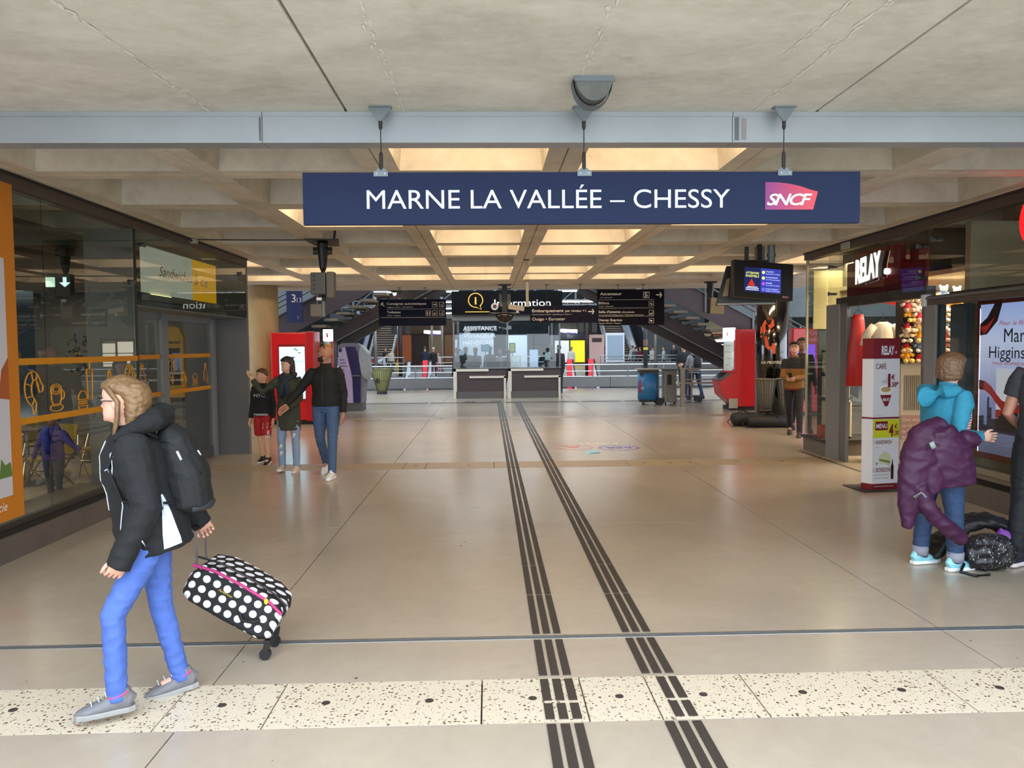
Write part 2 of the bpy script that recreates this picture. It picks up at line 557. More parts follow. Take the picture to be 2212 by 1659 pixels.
for c in range(-5, 6):
    for r in range(8):
        x = -0.135 + 1.513 * c; y = 5.965 + 1.5 * r
        if first:
            cof0.location = (x, y, H); first = False
        else:
            inst(cof0, ceil, (x, y, H))
        if (c, r) in LIT:
            t = thing('coffer_lamp', 'warm lamp hidden high inside a glowing ceiling coffer', 'lamp', (x, y - 0.46, H + 0.38), 0, 'lamps inside the glowing ceiling coffers')
            if tray0 is None:
                tray0 = trayb.build('lamp_tray', m_steel_d, t)
                tube0 = MB().tube([(-0.42, 0.0, -0.022), (0.42, 0.0, -0.022)], 0.018, 10).build('lamp_tube', lampm, t)
            else:
                inst(tray0, t, (0, 0, 0)); inst(tube0, t, (0, 0, 0))
            area("coffer_light", (x, y - 0.40, H + 0.33), 0.85, 11, WARM, (R(38), 0, 0), sy=0.1)
pbox('edge_strip', -12, 13.5, 5.0, 5.213, H, H + 0.5, m_conc_cof, ceil)
# plain slab between the coffers and the edge of the hall
for c in range(-5, 6):
    x = -0.135 + 1.513 * c
    pbox('soffit_slab', x - 0.7525, x + 0.7525, 17.217, 20.05, H, H + 0.5, m_conc_cof, ceil, bevel=0.005)
pbox('roof_slab', -12, 13.5, 5.0, 20.05, H + 0.5, H + 0.75, m_conc_cof, ceil)
pbox('edge_beam', -12, 13.5, 19.8, 20.1, H + 0.4, H + 1.4, m_conc_cof, ceil)

# ------------------------------------------------------------------ steel shutter tube across the ceiling
tb = thing('shutter_housing', 'brushed steel rectangular housing running across the ceiling above the name sign', 'shutter housing', (0, 5.03, 3.155))
for i, (a, b) in enumerate([(-3.96, -1.42), (-1.42, 1.585), (1.585, 4.6), (4.6, 5.2)]):
    mb = MB().box(a + 0.002, b - 0.002, -0.075, 0.075, -0.095, 0.088)
    mb.box(a + 0.002, b - 0.002, -0.082, -0.075, -0.1, -0.088)
    mb.box(a + 0.002, b - 0.002, -0.085, -0.075, 0.066, 0.094)
    mb.build('housing_panel', M('a4aaaf', 0.42, 0.5, var=0.06, vscale=2), tb)
for x in (-1.44, 1.60, 1.615):
    pbox('joint_cover', x, x + 0.012, -0.079, -0.075, -0.088, 0.06, m_steel_d, tb)
mk = MB().box(1.645, 1.675, -0.0785, -0.0755, -0.08, 0.055); mk.build('old_glue_mark', M('8f8a8c', 0.7), tb)

# ------------------------------------------------------------------ left glass front of the sandwich bar
wl = struct('wall_left')
m_pl = M('6a625a', 0.5, 0.2, var=0.12, vscale=3)
pbox('plinth', -4.75, XL + 0.03, 2.0, 8.93, 0, 0.225, m_pl, wl, 0.004)
pbox('plinth_cap', -4.2, XL + 0.045, 2.0, 8.93, 0.225, 0.27, m_dark, wl)
pbox('glazing_rail', XL - 0.05, XL + 0.02, 2.0, 8.93, 0.27, 0.325, M('3d3833', 0.5, 0.3), wl)
pbox('header', XL - 0.12, XL + 0.03, 2.0, 12.9, 3.13, 3.25, m_bronze, wl, 0.004)
pbox('header_lip', XL - 0.12, XL + 0.045, 2.0, 12.9, 3.225, 3.25, M('332e2a', 0.6, 0.3), wl)
for a, b in ((2.0, 4.3), (4.305, 7.09), (7.097, 8.93)):
    pbox('pane', XL - 0.012, XL, a, b, 0.325, 3.13, g_left, wl)
pbox('pane', XL - 0.012, XL, 8.935, 12.9, 2.27, 3.13, g_left, wl)
# recess: fixed light and sliding door
XD = -4.55
pbox('reveal', XD - 0.03, XL, 8.86, 8.93, 0, 3.13, m_greyb, wl)
pbox('end_panel', XD - 0.05, XL + 0.005, 12.86, 12.92, 0, 2.28, m_greyp, wl)
pbox('end_panel', XD - 0.05, XL - 0.02, 12.90, 12.95, 2.2, 3.25, m_greyb, wl)
pbox('side_face', XL - 3.5, XL, 12.93, 12.99, 0, 3.25, m_greyp, wl)
pbox('recess_soffit', XD - 0.1, XL - 0.03, 8.93, 12.86, 2.26, 2.30, m_greyb, wl)
d1 = struct('door_1')
for y0, y1 in ((10.70, 10.98), (12.62, 12.80)):
    pbox('door_post', XD - 0.04, XD + 0.05, y0, y0 + (0.2 if y0 < 12 else 0.14), 0, 2.27, m_greyb, d1, 0.004)
pbox('door_rail', XD - 0.02, XD + 0.02, 8.93, 12.8, 0.0, 0.17, m_steel_d, d1)
pbox('door_rail', XD - 0.02, XD + 0.02, 8.93, 12.8, 2.17, 2.27, m_greyb, d1)
pbox('door_pane', XD - 0.006, XD + 0.006, 8.94, 10.70, 0.17, 2.17, g_left, d1)
pbox('door_pane', XD - 0.006, XD + 0.006, 10.90, 12.62, 0.17, 2.17, g_left, d1)
# glass bolts (spider clamps)
def clamp(x, y, z, s):
    o = MB().tube([(x - 0.09 * s, y, z), (x + 0.03 * s, y, z)], 0.022, 12).tube([(x + 0.02 * s, y, z), (x + 0.034 * s, y, z)], 0.032, 12).build('clamp', m_steel_d, wl if x < 0 else wr, smooth=False)
for y, z in ((8.80, 2.52), (9.1, 2.98), (12.6, 2.98), (12.6, 2.45)):
    clamp(XL, y, z, 1)

# orange bands and drawn food outlines stuck on the glass
m_or = M('d08a12', 0.5)
def sticker(nm, pts):
    pass
def gl_tube(mb, pts, X, r=0.006):
    mb.tube([(X + 0.004, p[0], p[1]) for p in pts], r, 5, lat=(1, 0, 0))
def arcp(cy, cz, ry, rz, a0, a1, n=14):
    return [(cy + ry * math.cos(R(a0 + (a1 - a0) * k / n)), cz + rz * math.sin(R(a0 + (a1 - a0) * k / n))) for k in range(n + 1)]
for z in (1.66, 1.145):
    pbox('orange_band', XL, XL + 0.003, 6.66, 8.90, z - 0.029, z + 0.029, m_or, wl)
    pbox('orange_band', XD + 0.006, XD + 0.01, 9.2, 10.70, z - 0.03, z + 0.03, m_or, d1)
    pbox('orange_band', XD + 0.006, XD + 0.01, 10.91, 12.6, z - 0.03, z + 0.03, m_or, d1)
def croissant(X, y, z, s, par):
    mb = MB()
    gl_tube(mb, [(y + s * a, z + s * b) for a, b in arcp(0, 0, .13, .16, 20, 255)], X)
    gl_tube(mb, [(y + s * a, z + s * b) for a, b in arcp(0.03, -0.01, .055, .09, 10, 240)], X)
    gl_tube(mb, [(y + s * a, z + s * b) for a, b in ((.12, .06), (.16, .02), (.15, -.03), (.10, -.04), (.06, .05))], X)
    gl_tube(mb, [(y + s * a, z + s * b) for a, b in ((-.03, -.155), (.0, -.24), (.03, -.22), (.045, -.14), (.01, -.09))], X)
    for p, q in (((-.02, .16), (.0, .08)), ((-.12, .05), (-.03, .03)), ((-.11, -.08), (-.01, -.07)), ((.07, .13), (.05, .07)), ((-.02, -.15), (.02, -.1))):
        gl_tube(mb, [(y + s * p[0], z + s * p[1]), (y + s * q[0], z + s * q[1])], X)
    mb.build('croissant_outline', m_or, par)
def cup(X, y, z, s, par):
    mb = MB()
    gl_tube(mb, [(y + s * a, z + s * b) for a, b in arcp(0, .09, .09, .05, 0, 360, 18)], X)
    gl_tube(mb, [(y + s * a, z + s * b) for a, b in arcp(0, .09, .06, .03, 0, 360, 14)], X)
    gl_tube(mb, [(y + s * a, z + s * b) for a, b in ((-.09, .09), (-.085, -.01), (-.05, -.07), (.05, -.07), (.085, -.01), (.09, .09))], X)
    gl_tube(mb, [(y + s * a, z + s * b) for a, b in arcp(.1, .03, .04, .045, -90, 90, 8)], X)
    gl_tube(mb, [(y + s * a, z + s * b) for a, b in arcp(0, -.09, .11, .035, 0, 360, 18)], X)
    mb.build('cup_outline', m_or, par)
def burger(X, y, z, s, par):
    mb = MB()
    gl_tube(mb, [(y + s * a, z + s * b) for a, b in arcp(0, .0, .1, .10, 0, 180, 10)] + [(y - s * .1, z), (y + s * .1, z)], X)
    for q in (-.03, -.055): gl_tube(mb, [(y + s * (-.1 + .025 * k), z + s * (q + .012 * (k % 2))) for k in range(9)], X)
    gl_tube(mb, [(y + s * a, z + s * b) for a, b in ((-.1, -.075), (-.09, -.11), (.09, -.11), (.1, -.075), (-.1, -.075))], X)
    mb.build('burger_outline', m_or, par)
def drink(X, y, z, s, par):
    mb = MB()
    gl_tube(mb, [(y + s * a, z + s * b) for a, b in ((-.06, .1), (-.045, -.2), (.045, -.2), (.06, .1), (-.06, .1))], X)
    gl_tube(mb, [(y + s * a, z + s * b) for a, b in ((-.07, .1), (-.05, .14), (.05, .14), (.07, .1), (-.07, .1))], X)
    gl_tube(mb, [(y, z + s * .14), (y + s * .01, z + s * .21), (y + s * .05, z + s * .24)], X)
    mb.build('drink_outline', m_or, par)
def wedge(X, y, z, s, par):
    mb = MB()
    gl_tube(mb, [(y + s * a, z + s * b) for a, b in ((-.08, -.06), (.0, .14), (.1, -.1), (-.08, -.02), (-.08, -.12), (.1, -.19), (.1, -.1))], X)
    gl_tube(mb, [(y + s * a, z + s * b) for a, b in ((-.08, -.07), (.1, -.145))], X)
    gl_tube(mb, [(y + s * a, z + s * b) for a, b in arcp(.0, .1, .035, .035, 0, 360, 10)], X)
    mb.build('sandwich_outline', m_or, par)
croissant(XL, 6.86, 1.42, 0.95, wl); cup(XL, 7.22, 1.31, 0.95, wl); burger(XL, 7.68, 1.27, 0.85, wl); drink(XL, 7.82, 1.44, 0.9, wl)
wedge(XL, 8.22, 1.42, 0.9, wl); croissant(XL, 8.68, 1.46, 0.85, wl)
wedge(XD, 10.15, 1.42, 1.1, d1); croissant(XD, 11.1, 1.48, 0.9, d1); cup(XD, 11.5, 1.28, 0.85, d1); burger(XD, 11.95, 1.3, 0.9, d1); wedge(XD, 12.38, 1.4, 1.0, d1)

# orange framed poster on the glass at the frame edge
po = thing('framed_poster', 'large orange-bordered food poster fixed on the glass front, nearest the camera', 'poster', (XL + 0.02, 5.0, 0.35))
pbox('poster_frame', -0.012, 0.012, -1.4, 1.62, 0.0, 2.80, M('c9791d', 0.5), po)
pbox('poster_sheet', 0.012, 0.0145, -1.27, 1.47, 0.20, 2.17, M('c9c6cc', 0.5), po)
mb = MB().poly([(0.015, 1.38, 1.25), (0.015, 1.47, 1.35), (0.015, 1.47, 1.0), (0.015, 1.33, 1.02)], (1, 0, 0), 0.002)
mb.build('printed_dish', M('a8562c', 0.6), po)
mb = MB().poly([(0.015, 1.30, 0.36), (0.015, 1.47, 0.36), (0.015, 1.45, 0.48), (0.015, 1.38, 0.46), (0.015, 1.33, 0.52)], (1, 0, 0), 0.002)
mb.build('printed_leaves', M('5f7a3a', 0.6), po)
text("& cie", m_white, po, (0.013, 1.18, 0.09), (0, 1, 0), h=0.075, shear=0.3)

# ------------------------------------------------------------------ right shop front (newsagent)
wr = struct('wall_right')
XB = 9.2
pbox('header', XR - 0.03, XR + 0.12, 2.0, 12.55, 3.13, 3.25, m_bronze, wr, 0.004)
pbox('header_lip', XR - 0.045, XR + 0.12, 2.0, 12.55, 3.225, 3.25, M('3a342f', 0.6, 0.3), wr)
for a, b in ((2.0, 4.6), (4.605, 9.04), (9.05, 11.72)):
    pbox('pane', XR, XR + 0.012, a, b, 2.30, 3.13, g_right if a < 9 else g_band, wr)
pbox('pane', XR, XR + 0.012, 11.76, 12.5, 0.27, 3.13, g_right, wr)      # corner showcase
pbox('pane', XR + 0.03, XB, 12.5, 12.512, 0.27, 3.13, g_right, wr)
pbox('corner_strip', XR - 0.01, XR + 0.02, 12.47, 12.515, 0.27, 3.13, M('b5b096', 0.4, 0.3), wr)
pbox('plinth', XR - 0.02, XB, 11.74, 12.55, 0.0, 0.21, m_pl, wr, 0.004)
pbox('plinth_cap', XR - 0.05, XB, 11.72, 12.58, 0.21, 0.25, M('3a352f', 0.5, 0.3), wr)
pbox('grey_post', XR - 0.01, XR + 0.12, 11.30, 11.74, 0, 2.35, m_greyb, wr, 0.004)
pbox('door_jamb', XR + 0.0, XR + 0.05, 11.08, 11.28, 0, 2.35, m_greyp, wr, 0.004)
pbox('door_jamb', XR + 0.0, XR + 0.1, 9.04, 9.14, 0, 2.35, m_greyp, wr, 0.004)
pbox('door_head', XR + 0.01, XR + 0.12, 9.05, 11.45, 2.30, 2.44, m_bronze, wr)
pbox('transom_rail', XR - 0.03, XR + 0.08, 2.0, 9.06, 2.20, 2.31, m_bronze, wr, 0.004)
pbox('transom_lip', XR - 0.05, XR + 0.08, 2.0, 9.06, 2.27, 2.295, m_greyp, wr)
pbox('window_post', XR - 0.03, XR + 0.1, 8.80, 9.03, 0.0, 2.2, m_greyb, wr, 0.004)
pbox('pane', XR, XR + 0.012, 5.6, 8.80, 0.42, 2.20, g_right, wr)
pbox('pane', XR, XR + 0.012, 2.0, 5.59, 0.42, 2.20, g_right, wr)
pbox('window_edge', XR - 0.004, XR + 0.016, 8.775, 8.80, 0.42, 2.20, M('14181c', 0.4), wr)
pbox('sill_rail', XR - 0.04, XR + 0.1, 2.0, 8.80, 0.355, 0.42, M('8e8672', 0.45, 0.3), wr, 0.003)
pbox('sill_rail', XR - 0.02, XR + 0.1, 2.0, 8.80, 0.30, 0.352, M('7d7562', 0.45, 0.3), wr)
pbox('plinth_gap', XR + 0.03, XR + 0.1, 2.0, 8.80, 0.22, 0.30, m_dark, wr)
pbox('plinth', XR - 0.01, XR + 0.3, 2.0, 8.80, 0.0, 0.225, m_pl, wr, 0.003)
for y, z in ((9.2, 2.93), (8.9, 2.97), (9.2, 2.55), (11.62, 2.93), (11.62, 2.52)):
    clamp(XR, y, z, -1)
pbox('sensor_box', XR - 0.06, XR + 0.02, 8.98, 9.06, 2.19, 2.33, M('c9cdd0', 0.4), wr, 0.006)
pbox('junction_box', XR - 0.05, XR + 0.0, 10.95, 11.2, 3.13, 3.23, M('a9aba9', 0.4), wr, 0.006)
# floor groove at the shop door
pbox('threshold', XR - 0.2, XR - 0.14, 9.0, 12.3, 0.0005, 0.002, m_joint, wr)
# ------------------------------------------------------------------ far hall
m_hall = concrete('hall_concrete', '43494b', '4f5558', '5a6063', 0.8, 0.4)
m_beige = concrete('beige_concrete', '8d8069', '9a8c73', 'a5977d', 0.8, 0.5)
m_hfloor = concrete('hall_floor', '777b7d', '84888a', '909496', 0.35, 0.5, bump=0)
m_tube = M('fff4df', 0.5, emit=5.0)
m_tubec = M('f2f4ff', 0.5, emit=5.0)
m_purp = M('4a4044', 0.55, 0.2, var=0.08)
m_beam = M('35302f', 0.6, 0.2, var=0.08)
m_alu = M('b9bec1', 0.35, 0.8)
wf = struct('wall_far')
pbox('wall_panel', -26, 26, 80, 80.4, -6, 12, m_hall, wf)
for i in range(8):
    pbox('facade_bay', -26 + i * 6.5 + 0.1, -19.6 + i * 6.5, 79.8, 80, 4.4, 11.5, m_hall, wf)
hl = struct('wall_hall_left')
pbox('wall_panel', -26, -25.6, 20, 80, -6, 12, m_hall, hl)
pbox('wall_panel', -25.6, -7.2, 31.8, 32.2, 2.9, 12, m_hall, hl)
pbox('wall_panel', -25.6, -12, 20.2, 31.8, 3.3, 3.7, m_hall, hl)
hr = struct('wall_hall_right')
pbox('wall_panel', 26, 26.4, 20, 80, -6, 12, m_hall, hr)
pbox('wall_panel', 10.0, 26, 31.8, 32.2, 2.9, 12, m_hall, hr)
pbox('concrete_pier', 10.4, 14.2, 50, 50.5, 0.0, 12, m_hall, hr)
MB().poly([(12.6, 49.9, 0), (20, 49.9, 0), (20, 49.9, 5), (15.6, 49.9, 5)], (0, 1, 0), 0.4).build('raking_wall', m_beige, hr)
fw = thing('lit_shop_window', 'brightly lit shop window behind the slanting concrete wall at the far right', 'window', (15.6, 49.6, 0))
pbox('lit_pane', -1.0, 0.05, 0, 0.05, 0.9, 2.3, M('fff6d8', 0.5, emit=1.6), fw)
pbox('lit_pane', 0.2, 1.0, 0, 0.05, 0.7, 2.2, M('fff6d8', 0.5, emit=1.6), fw)
for x in (-1.05, 0.08, 1.0): pbox('mullion', x, x + 0.09, -0.05, 0.05, 0, 2.45, m_beam, fw)
pbox('transom', -1.05, 1.09, -0.04, 0.04, 1.55, 1.6, m_beam, fw)
pbox('head', -1.1, 1.1, -0.05, 0.05, 2.38, 2.5, M('7a2f2a', 0.5), fw)
hc = struct('ceiling_hall')
pbox('roof_panel', -26, 26, 20, 80, 11.4, 11.8, m_hall, hc)
# far floor across the escalator well and the lower level
ff = struct('floor_far')
pbox('hall_slab', -26, 26, 44.6, 80, -0.4, 0.0, m_hfloor, ff)
pbox('lower_floor', -26, 26, 31, 46, -6.2, -6, m_hfloor, ff)
pbox('side_floor', -26, -12.0, 20, 31.6, -0.3, 0, m_hfloor, ff)
pbox('side_floor', 13.5, 26, 20, 31.6, -0.3, 0, m_hfloor, ff)
pbox('well_side', -26, 26, 31.3, 31.6, -6, -0.02, m_hall, ff)
pbox('well_side', -26, 26, 44.4, 44.6, -6, -0.02, m_hall, ff)

# guard rail at the edge of the well
def guard(name, label, x0, x1, y, ups, rails, gap, post=1.5, m=m_alu):
    t = thing(name, label, 'railing', (x0, y, 0))
    L = x1 - x0
    n = max(1, round(L / 2.2))
    for k in range(n):
        pbox('kerb_panel', k * L / n + 0.01, (k + 1) * L / n - 0.01, 0, 0.14, ups[0], ups[1], m_greyp, t, 0.004)
    n = max(1, round(L / post))
    for k in range(n + 1):
        pbox('post', k * L / n - 0.02, k * L / n + 0.02, 0.02, 0.08, gap, rails[0], m_steel_d, t)
    for z in rails:
        MB().tube([(0, 0.05, z), (L, 0.05, z)], 0.022 if z != rails[0] else 0.03, 8).build('rail', m, t)
    return t
guard('well_railing', 'grey railing on a solid kerb at the well edge, left of the information desk', -9.5, -1.35, 31.0, (0.1, 0.52), (1.0, 0.74, 0.52), 0.0)
guard('well_railing', 'grey railing on a solid kerb at the well edge, right of the information desk', 2.75, 11.5, 31.0, (0.1, 0.52), (1.0, 0.74, 0.52), 0.0)
guard('far_railing', 'steel railing on a grey upstand across the well, behind the blue bin', 6.6, 16.5, 45.0, (0.0, 0.75), (1.18, 0.98, 0.80), 0.7, 2.0)
guard('far_railing', 'steel railing across the well, between the left escalator and the information desk', -3.0, 4.3, 45.0, (0.0, 0.3), (1.18, 0.85, 0.5), 0.2, 2.0)
guard('far_railing', 'steel railing across the well, at the foot of the left far stairs', -14.0, -5.0, 45.0, (-0.02, 0.08), (1.18, 0.85, 0.5), 0.0, 2.0)

# escalators that drop from the far floor toward the camera
m_escg = M('b9c8d8', 0.15, emit=0.35)
def well_escalator(x, label):
    t = thing('escalator', label, 'escalator', (x, 45, 0), 0, 'escalators that go down into the well')
    for s in (0, 1.25):
        mb = MB().poly([(s, 1.0, 0.15), (s, 1.0, 0.92), (s, -0.6, 0.92), (s, -10.5, -5.1), (s, -10.5, -5.9), (s, -0.6, 0.15)], (1, 0, 0), 0.04)
        mb.build('balustrade', m_escg, t)
        MB().tube([(s + 0.02, 1.05, 0.5), (s + 0.02, 1.1, 0.96), (s + 0.02, -0.6, 0.97), (s + 0.02, -10.5, -5.05)], 0.045, 8).build('handrail', m_black, t)
        if x > 0 or s > 0:
            pbox('red_end_panel', s - 0.32, s - 0.04, -0.9, -0.6, -1.4, 1.02, M('e0323c', 0.4, emit=0.25), t, 0.03)
    st = MB()
    for k in range(28):
        st.box(0.06, 1.22, -0.6 - 0.36 * k - 0.36, -0.6 - 0.36 * k, -0.215 * k - 0.25, -0.215 * k)
    st.build('steps', m_steel_d, t)
well_escalator(-4.75, 'escalator with lit sides going down into the well, left of the information desk')
well_escalator(4.85, 'escalator with lit sides and red ends descending into the well, right of the desk')

# far stairs and escalators going up
def far_stairs(x0, x1, y0, n, label):
    t = thing('staircase', label, 'stairs', (x0, y0, 0))
    tm = M('9a8a7c', 0.6); rm = M('3d3733', 0.7); w = x1 - x0
    s0 = None
    for k in range(n):
        if s0 is None:
            s0 = MB().box(0, w, -0.02, 0.36, 0.11, 0.19, 0).box(0, w, 0.05, 0.36, 0.0, 0.11, 1).build('step', [tm, rm], t)
        else:
            inst(s0, t, (0, 0.335 * k, 0.19 * k))
    for s in (-0.1, w + 0.04):
        L = 0.335 * n; Hh = 0.19 * n
        MB().poly([(s, 0, 0), (s, 0, 0.35), (s, L, Hh + 0.35), (s, L, Hh - 0.2)], (1, 0, 0), 0.06).build('stringer', m_steel_d, t)
        for q in (0.95, 0.65):
            MB().tube([(s + 0.03, 0, q), (s + 0.03, L, Hh + q)], 0.03, 8).build('handrail', m_alu, t)
        for k in range(0, n, 4):
            pbox('post', s, s + 0.06, 0.335 * k, 0.335 * k + 0.06, 0.19 * k, 0.19 * k + 0.95, m_alu, t)
far_stairs(-9.1, -7.5, 58, 24, 'straight staircase with pale treads rising at the far left of the hall')
far_stairs(9.45, 11.0, 58, 24, 'straight staircase with tan treads rising at the far right of the hall')
def up_escalator(x, label):
    t = thing('escalator', label, 'escalator', (x, 58, 0))
    for s in (0, 1.3):
        MB().poly([(s, -1, 0), (s, -1, 0.95), (s, 0.3, 0.95), (s, 8.3, 5.5), (s, 8.3, 4.55), (s, 0.6, 0)], (1, 0, 0), 0.12).build('balustrade', M('8fa0b8', 0.25, emit=0.25), t)
        MB().tube([(s + 0.06, -1, 0.98), (s + 0.06, 0.3, 1.0), (s + 0.06, 8.3, 5.55)], 0.06, 8).build('handrail', m_black, t)
    st = MB()
    for k in range(24):
        st.box(0.14, 1.28, 0.335 * k, 0.335 * k + 0.33, 0.19 * k - 0.1, 0.19 * k + 0.17)
    st.build('steps', M('23262c', 0.5, 0.3), t)
up_escalator(-11.2, 'dark escalator rising beside the far left staircase')
up_escalator(11.5, 'dark escalator rising beside the far right staircase')

# far shop fronts under the upper level
def shopfront(x0, x1, y, label, wall, sign=None, glow=None, zt=3.0):
    t = thing('storefront', label, 'shop', (x0, y, 0))
    w = x1 - x0
    pbox('front_wall', 0, w, 0.3, 0.5, 0, zt + 1.2, wall, t)
    pbox('fascia', 0, w, 0.0, 0.3, zt - 0.5, zt + 0.25, wall if not sign else sign, t)
    n = max(2, int(w / 1.3))
    for k in range(n):
        pbox('shop_pane', k * w / n + 0.08, (k + 1) * w / n - 0.08, 0.15, 0.3, 0.3, zt - 0.6, glow[k % len(glow)], t)
    return t
s1 = shopfront(-10.5, -2.8, 74, 'brown timber-lined shop front with orange lights at the far left of the hall', M('5a4630', 0.6, var=0.2), None, [M('6b4a2a', 0.5, emit=0.25), M('8a4a2a', 0.5, emit=0.3), M('3b2b20', 0.5), M('7a6a50', 0.5, emit=0.15)], 3.6)
s2 = shopfront(6.0, 11.8, 70, 'yellow and white car-rental counter front at the far right of the hall', M('4a4636', 0.6), M('33363c', 0.5), [M('c9cfd2', 0.5, emit=0.5), M('e9d32a', 0.5, emit=0.6), M('d8dcd0', 0.5, emit=0.6), M('3a3c40', 0.5)], 2.9)
text('Hertz', M('e6d23a', 0.5, emit=0.3), s2, (2.9, -0.02, 2.6), h=0.36)
text('Bar', M('8a8f94', 0.5), s2, (1.2, -0.02, 2.55), h=0.34)
for x, y, z, w, lab in ((-5.9, 70, 3.05, 1.6, 'white and violet light box sign hanging over the far left shops'), (6.5, 69, 3.05, 1.5, 'white light box sign hanging over the car-rental counter')):
    t = thing('light_box_sign', lab, 'sign', (x, y, z))
    mb = MB().poly([(0, 0, 0.28), (w, 0, 0.22), (w, 0, -0.12), (w * 0.5, 0, -0.08), (0, 0, 0.02)], (0, 1, 0), 0.2)
    mb.build('lit_face', m_tubec, t)
    mb = MB().poly([(w * 0.15, -0.01, 0.02), (w, -0.01, -0.06), (w, -0.01, -0.12), (w * 0.5, -0.01, -0.1)], (0, 1, 0), 0.02)
    mb.build('violet_edge', M('5a3bd0', 0.5, emit=1.5), t)
    for q in (0.2, w - 0.2): pbox('hanger', q, q + 0.04, 0.08, 0.12, 0.2, 1.3, m_steel_d, t)

# upper level: gallery, roof trusses and lamps seen above the information desk
ga = thing('upper_gallery', 'steel footbridge with a balustrade crossing the upper part of the far hall', 'footbridge', (0, 60, 0))
pbox('deck', -14, 14, 8.2, 12, 4.35, 4.75, m_beam, ga)
pbox('deck_edge', -14, 14, 8.1, 8.2, 4.3, 4.85, m_greyp, ga)
for k in range(29):
    pbox('post', -14 + k, -13.96 + k, 8.15, 8.2, 4.8, 5.9, m_alu, ga)
for z in (5.9, 5.5, 5.15):
    MB().tube([(-14, 8.17, z), (14, 8.17, z)], 0.035, 6).build('rail', m_alu, ga)
tr = thing('roof_truss', 'pale steel lattice truss under the far hall roof', 'truss', (0, 57, 0))
for z in (6.0, 4.7):
    pbox('chord', -16, 16, 0, 0.16, z, z + 0.14, M('7f8c93', 0.5, 0.3), tr)
for k in range(22):
    x = -16 + 1.5 * k
    MB().bar((x, 0.08, 4.75), (x + 0.02, 0.08, 6.05), 0.12, 0.12).bar((x, 0.08, 4.75), (x + 1.5, 0.08, 6.0), 0.06, 0.06).build('web_bar', M('7f8c93', 0.5, 0.3), tr)
for i, (y, z, x0, x1) in enumerate([(40, 4.62, -6.0, -1.5), (40, 4.62, 3.6, 8), (48, 4.55, -3.8, 7.0), (52, 4.75, 2.5, 8.2), (44, 3.95, -3.2, 8.0), (50, 3.95, -3.5, 7.8)]):
    lab = ['bright tube light above the left blue direction sign', 'tube light beside the right blue direction sign', 'long tube light, upper of the pair beside the information sign', 'short tube light high over the far hall', 'long tube light, lower of the pair beside the information sign', 'long tube light deepest in the hall behind the information sign'][i]
    t = thing('tube_light', lab, 'lamp', (x0, y, z))
    pbox('tube_housing', 0, x1 - x0, -0.05, 0.13, 0.06, 0.12, m_steel_d, t)
    for q in (0.3, x1 - x0 - 0.3): MB().tube([(q, 0.04, 0.12), (q, 0.04, 11.4 - z)], 0.012, 5).build('hanger', m_steel_d, t)
    n = 3
    for k in range(n):
        pbox('lit_tube', k * (x1 - x0) / n + 0.06, (k + 1) * (x1 - x0) / n - 0.06, 0, 0.08, 0, 0.06, m_tube, t)

# steel posts with lamps and clocks in the middle of the hall
for i, (x, y, z1, lab) in enumerate([(-5.9, 40, 4.4, 'pale steel lamp post nearest the far left stairs'), (-3.0, 49.3, 5, 'pale steel post close to the left edge of the information desk'), (-3.9, 52.6, 5, 'second pale steel post between the left escalator and the desk'), (9.5, 43.3, 4.4, 'pale steel lamp post right of the far right escalator'), (-5.3, 46, 4.2, 'pair-clock post left of the information desk'), (5.8, 45, 4.2, 'dark clock post behind the right escalator')]):
    t = thing('lamp_post', lab, 'post', (x, y, 0))
    dk = 'clock' in lab
    MB().tube([(0, 0, 0), (0, 0, z1)], 0.09 if not dk else 0.12, 10).build('pole', M('8a8078', 0.4, 0.3) if not dk else m_beam, t, smooth=True)
    if dk:
        for s in (-0.5, 0.28): pbox('clock_box', s, s + 0.32, -0.1, 0.1, 2.55, 3.35, m_black, t, 0.03)
    else:
        MB().bar((0, 0, z1 - 0.9), (-1.6, 0, z1 - 0.35), 0.08, 0.1).build('arm', m_steel_d, t)
        MB().ball((-1.6, 0, z1 - 0.3), 0.13, 8).build('lamp_head', m_tubec, t)

# display panels standing across the well
t = thing('display_case', 'white-framed glazed display case behind the right escalator', 'display case', (7.05, 46, 0))
pbox('case_frame', 0, 1.15, 0, 0.12, 0.75, 2.55, m_white, t, 0.02); pbox('case_glass', 0.1, 1.05, -0.01, 0, 0.9, 2.4, M('8fa6bd', 0.2), t)
for q in (0.0, 1.07): pbox('leg', q, q + 0.08, 0.02, 0.1, 0, 0.8, m_white, t)
t = thing('pink_poster_panel', 'pale pink poster panel next to the white display case', 'poster', (6.0, 46.2, 0))
pbox('poster_sheet', 0, 1.0, 0, 0.08, 0.7, 2.45, M('cfa9a2', 0.6), t); pbox('dark_label', 0.25, 0.85, -0.01, 0, 2.0, 2.25, M('3a2a26', 0.6), t); pbox('leg', 0.45, 0.53, 0.02, 0.06, 0, 0.75, m_steel_d, t)
t = thing('blue_panel', 'narrow dark blue panel with a pale frame beside the desk glass', 'panel', (-1.75, 40, 0))
pbox('panel_frame', 0, 0.5, 0, 0.08, 0.6, 2.15, m_alu, t); pbox('panel_face', 0.08, 0.5, -0.01, 0, 0.7, 2.05, M('18264a', 0.4), t); pbox('leg', 0.1, 0.2, 0.02, 0.06, 0, 0.65, m_alu, t)

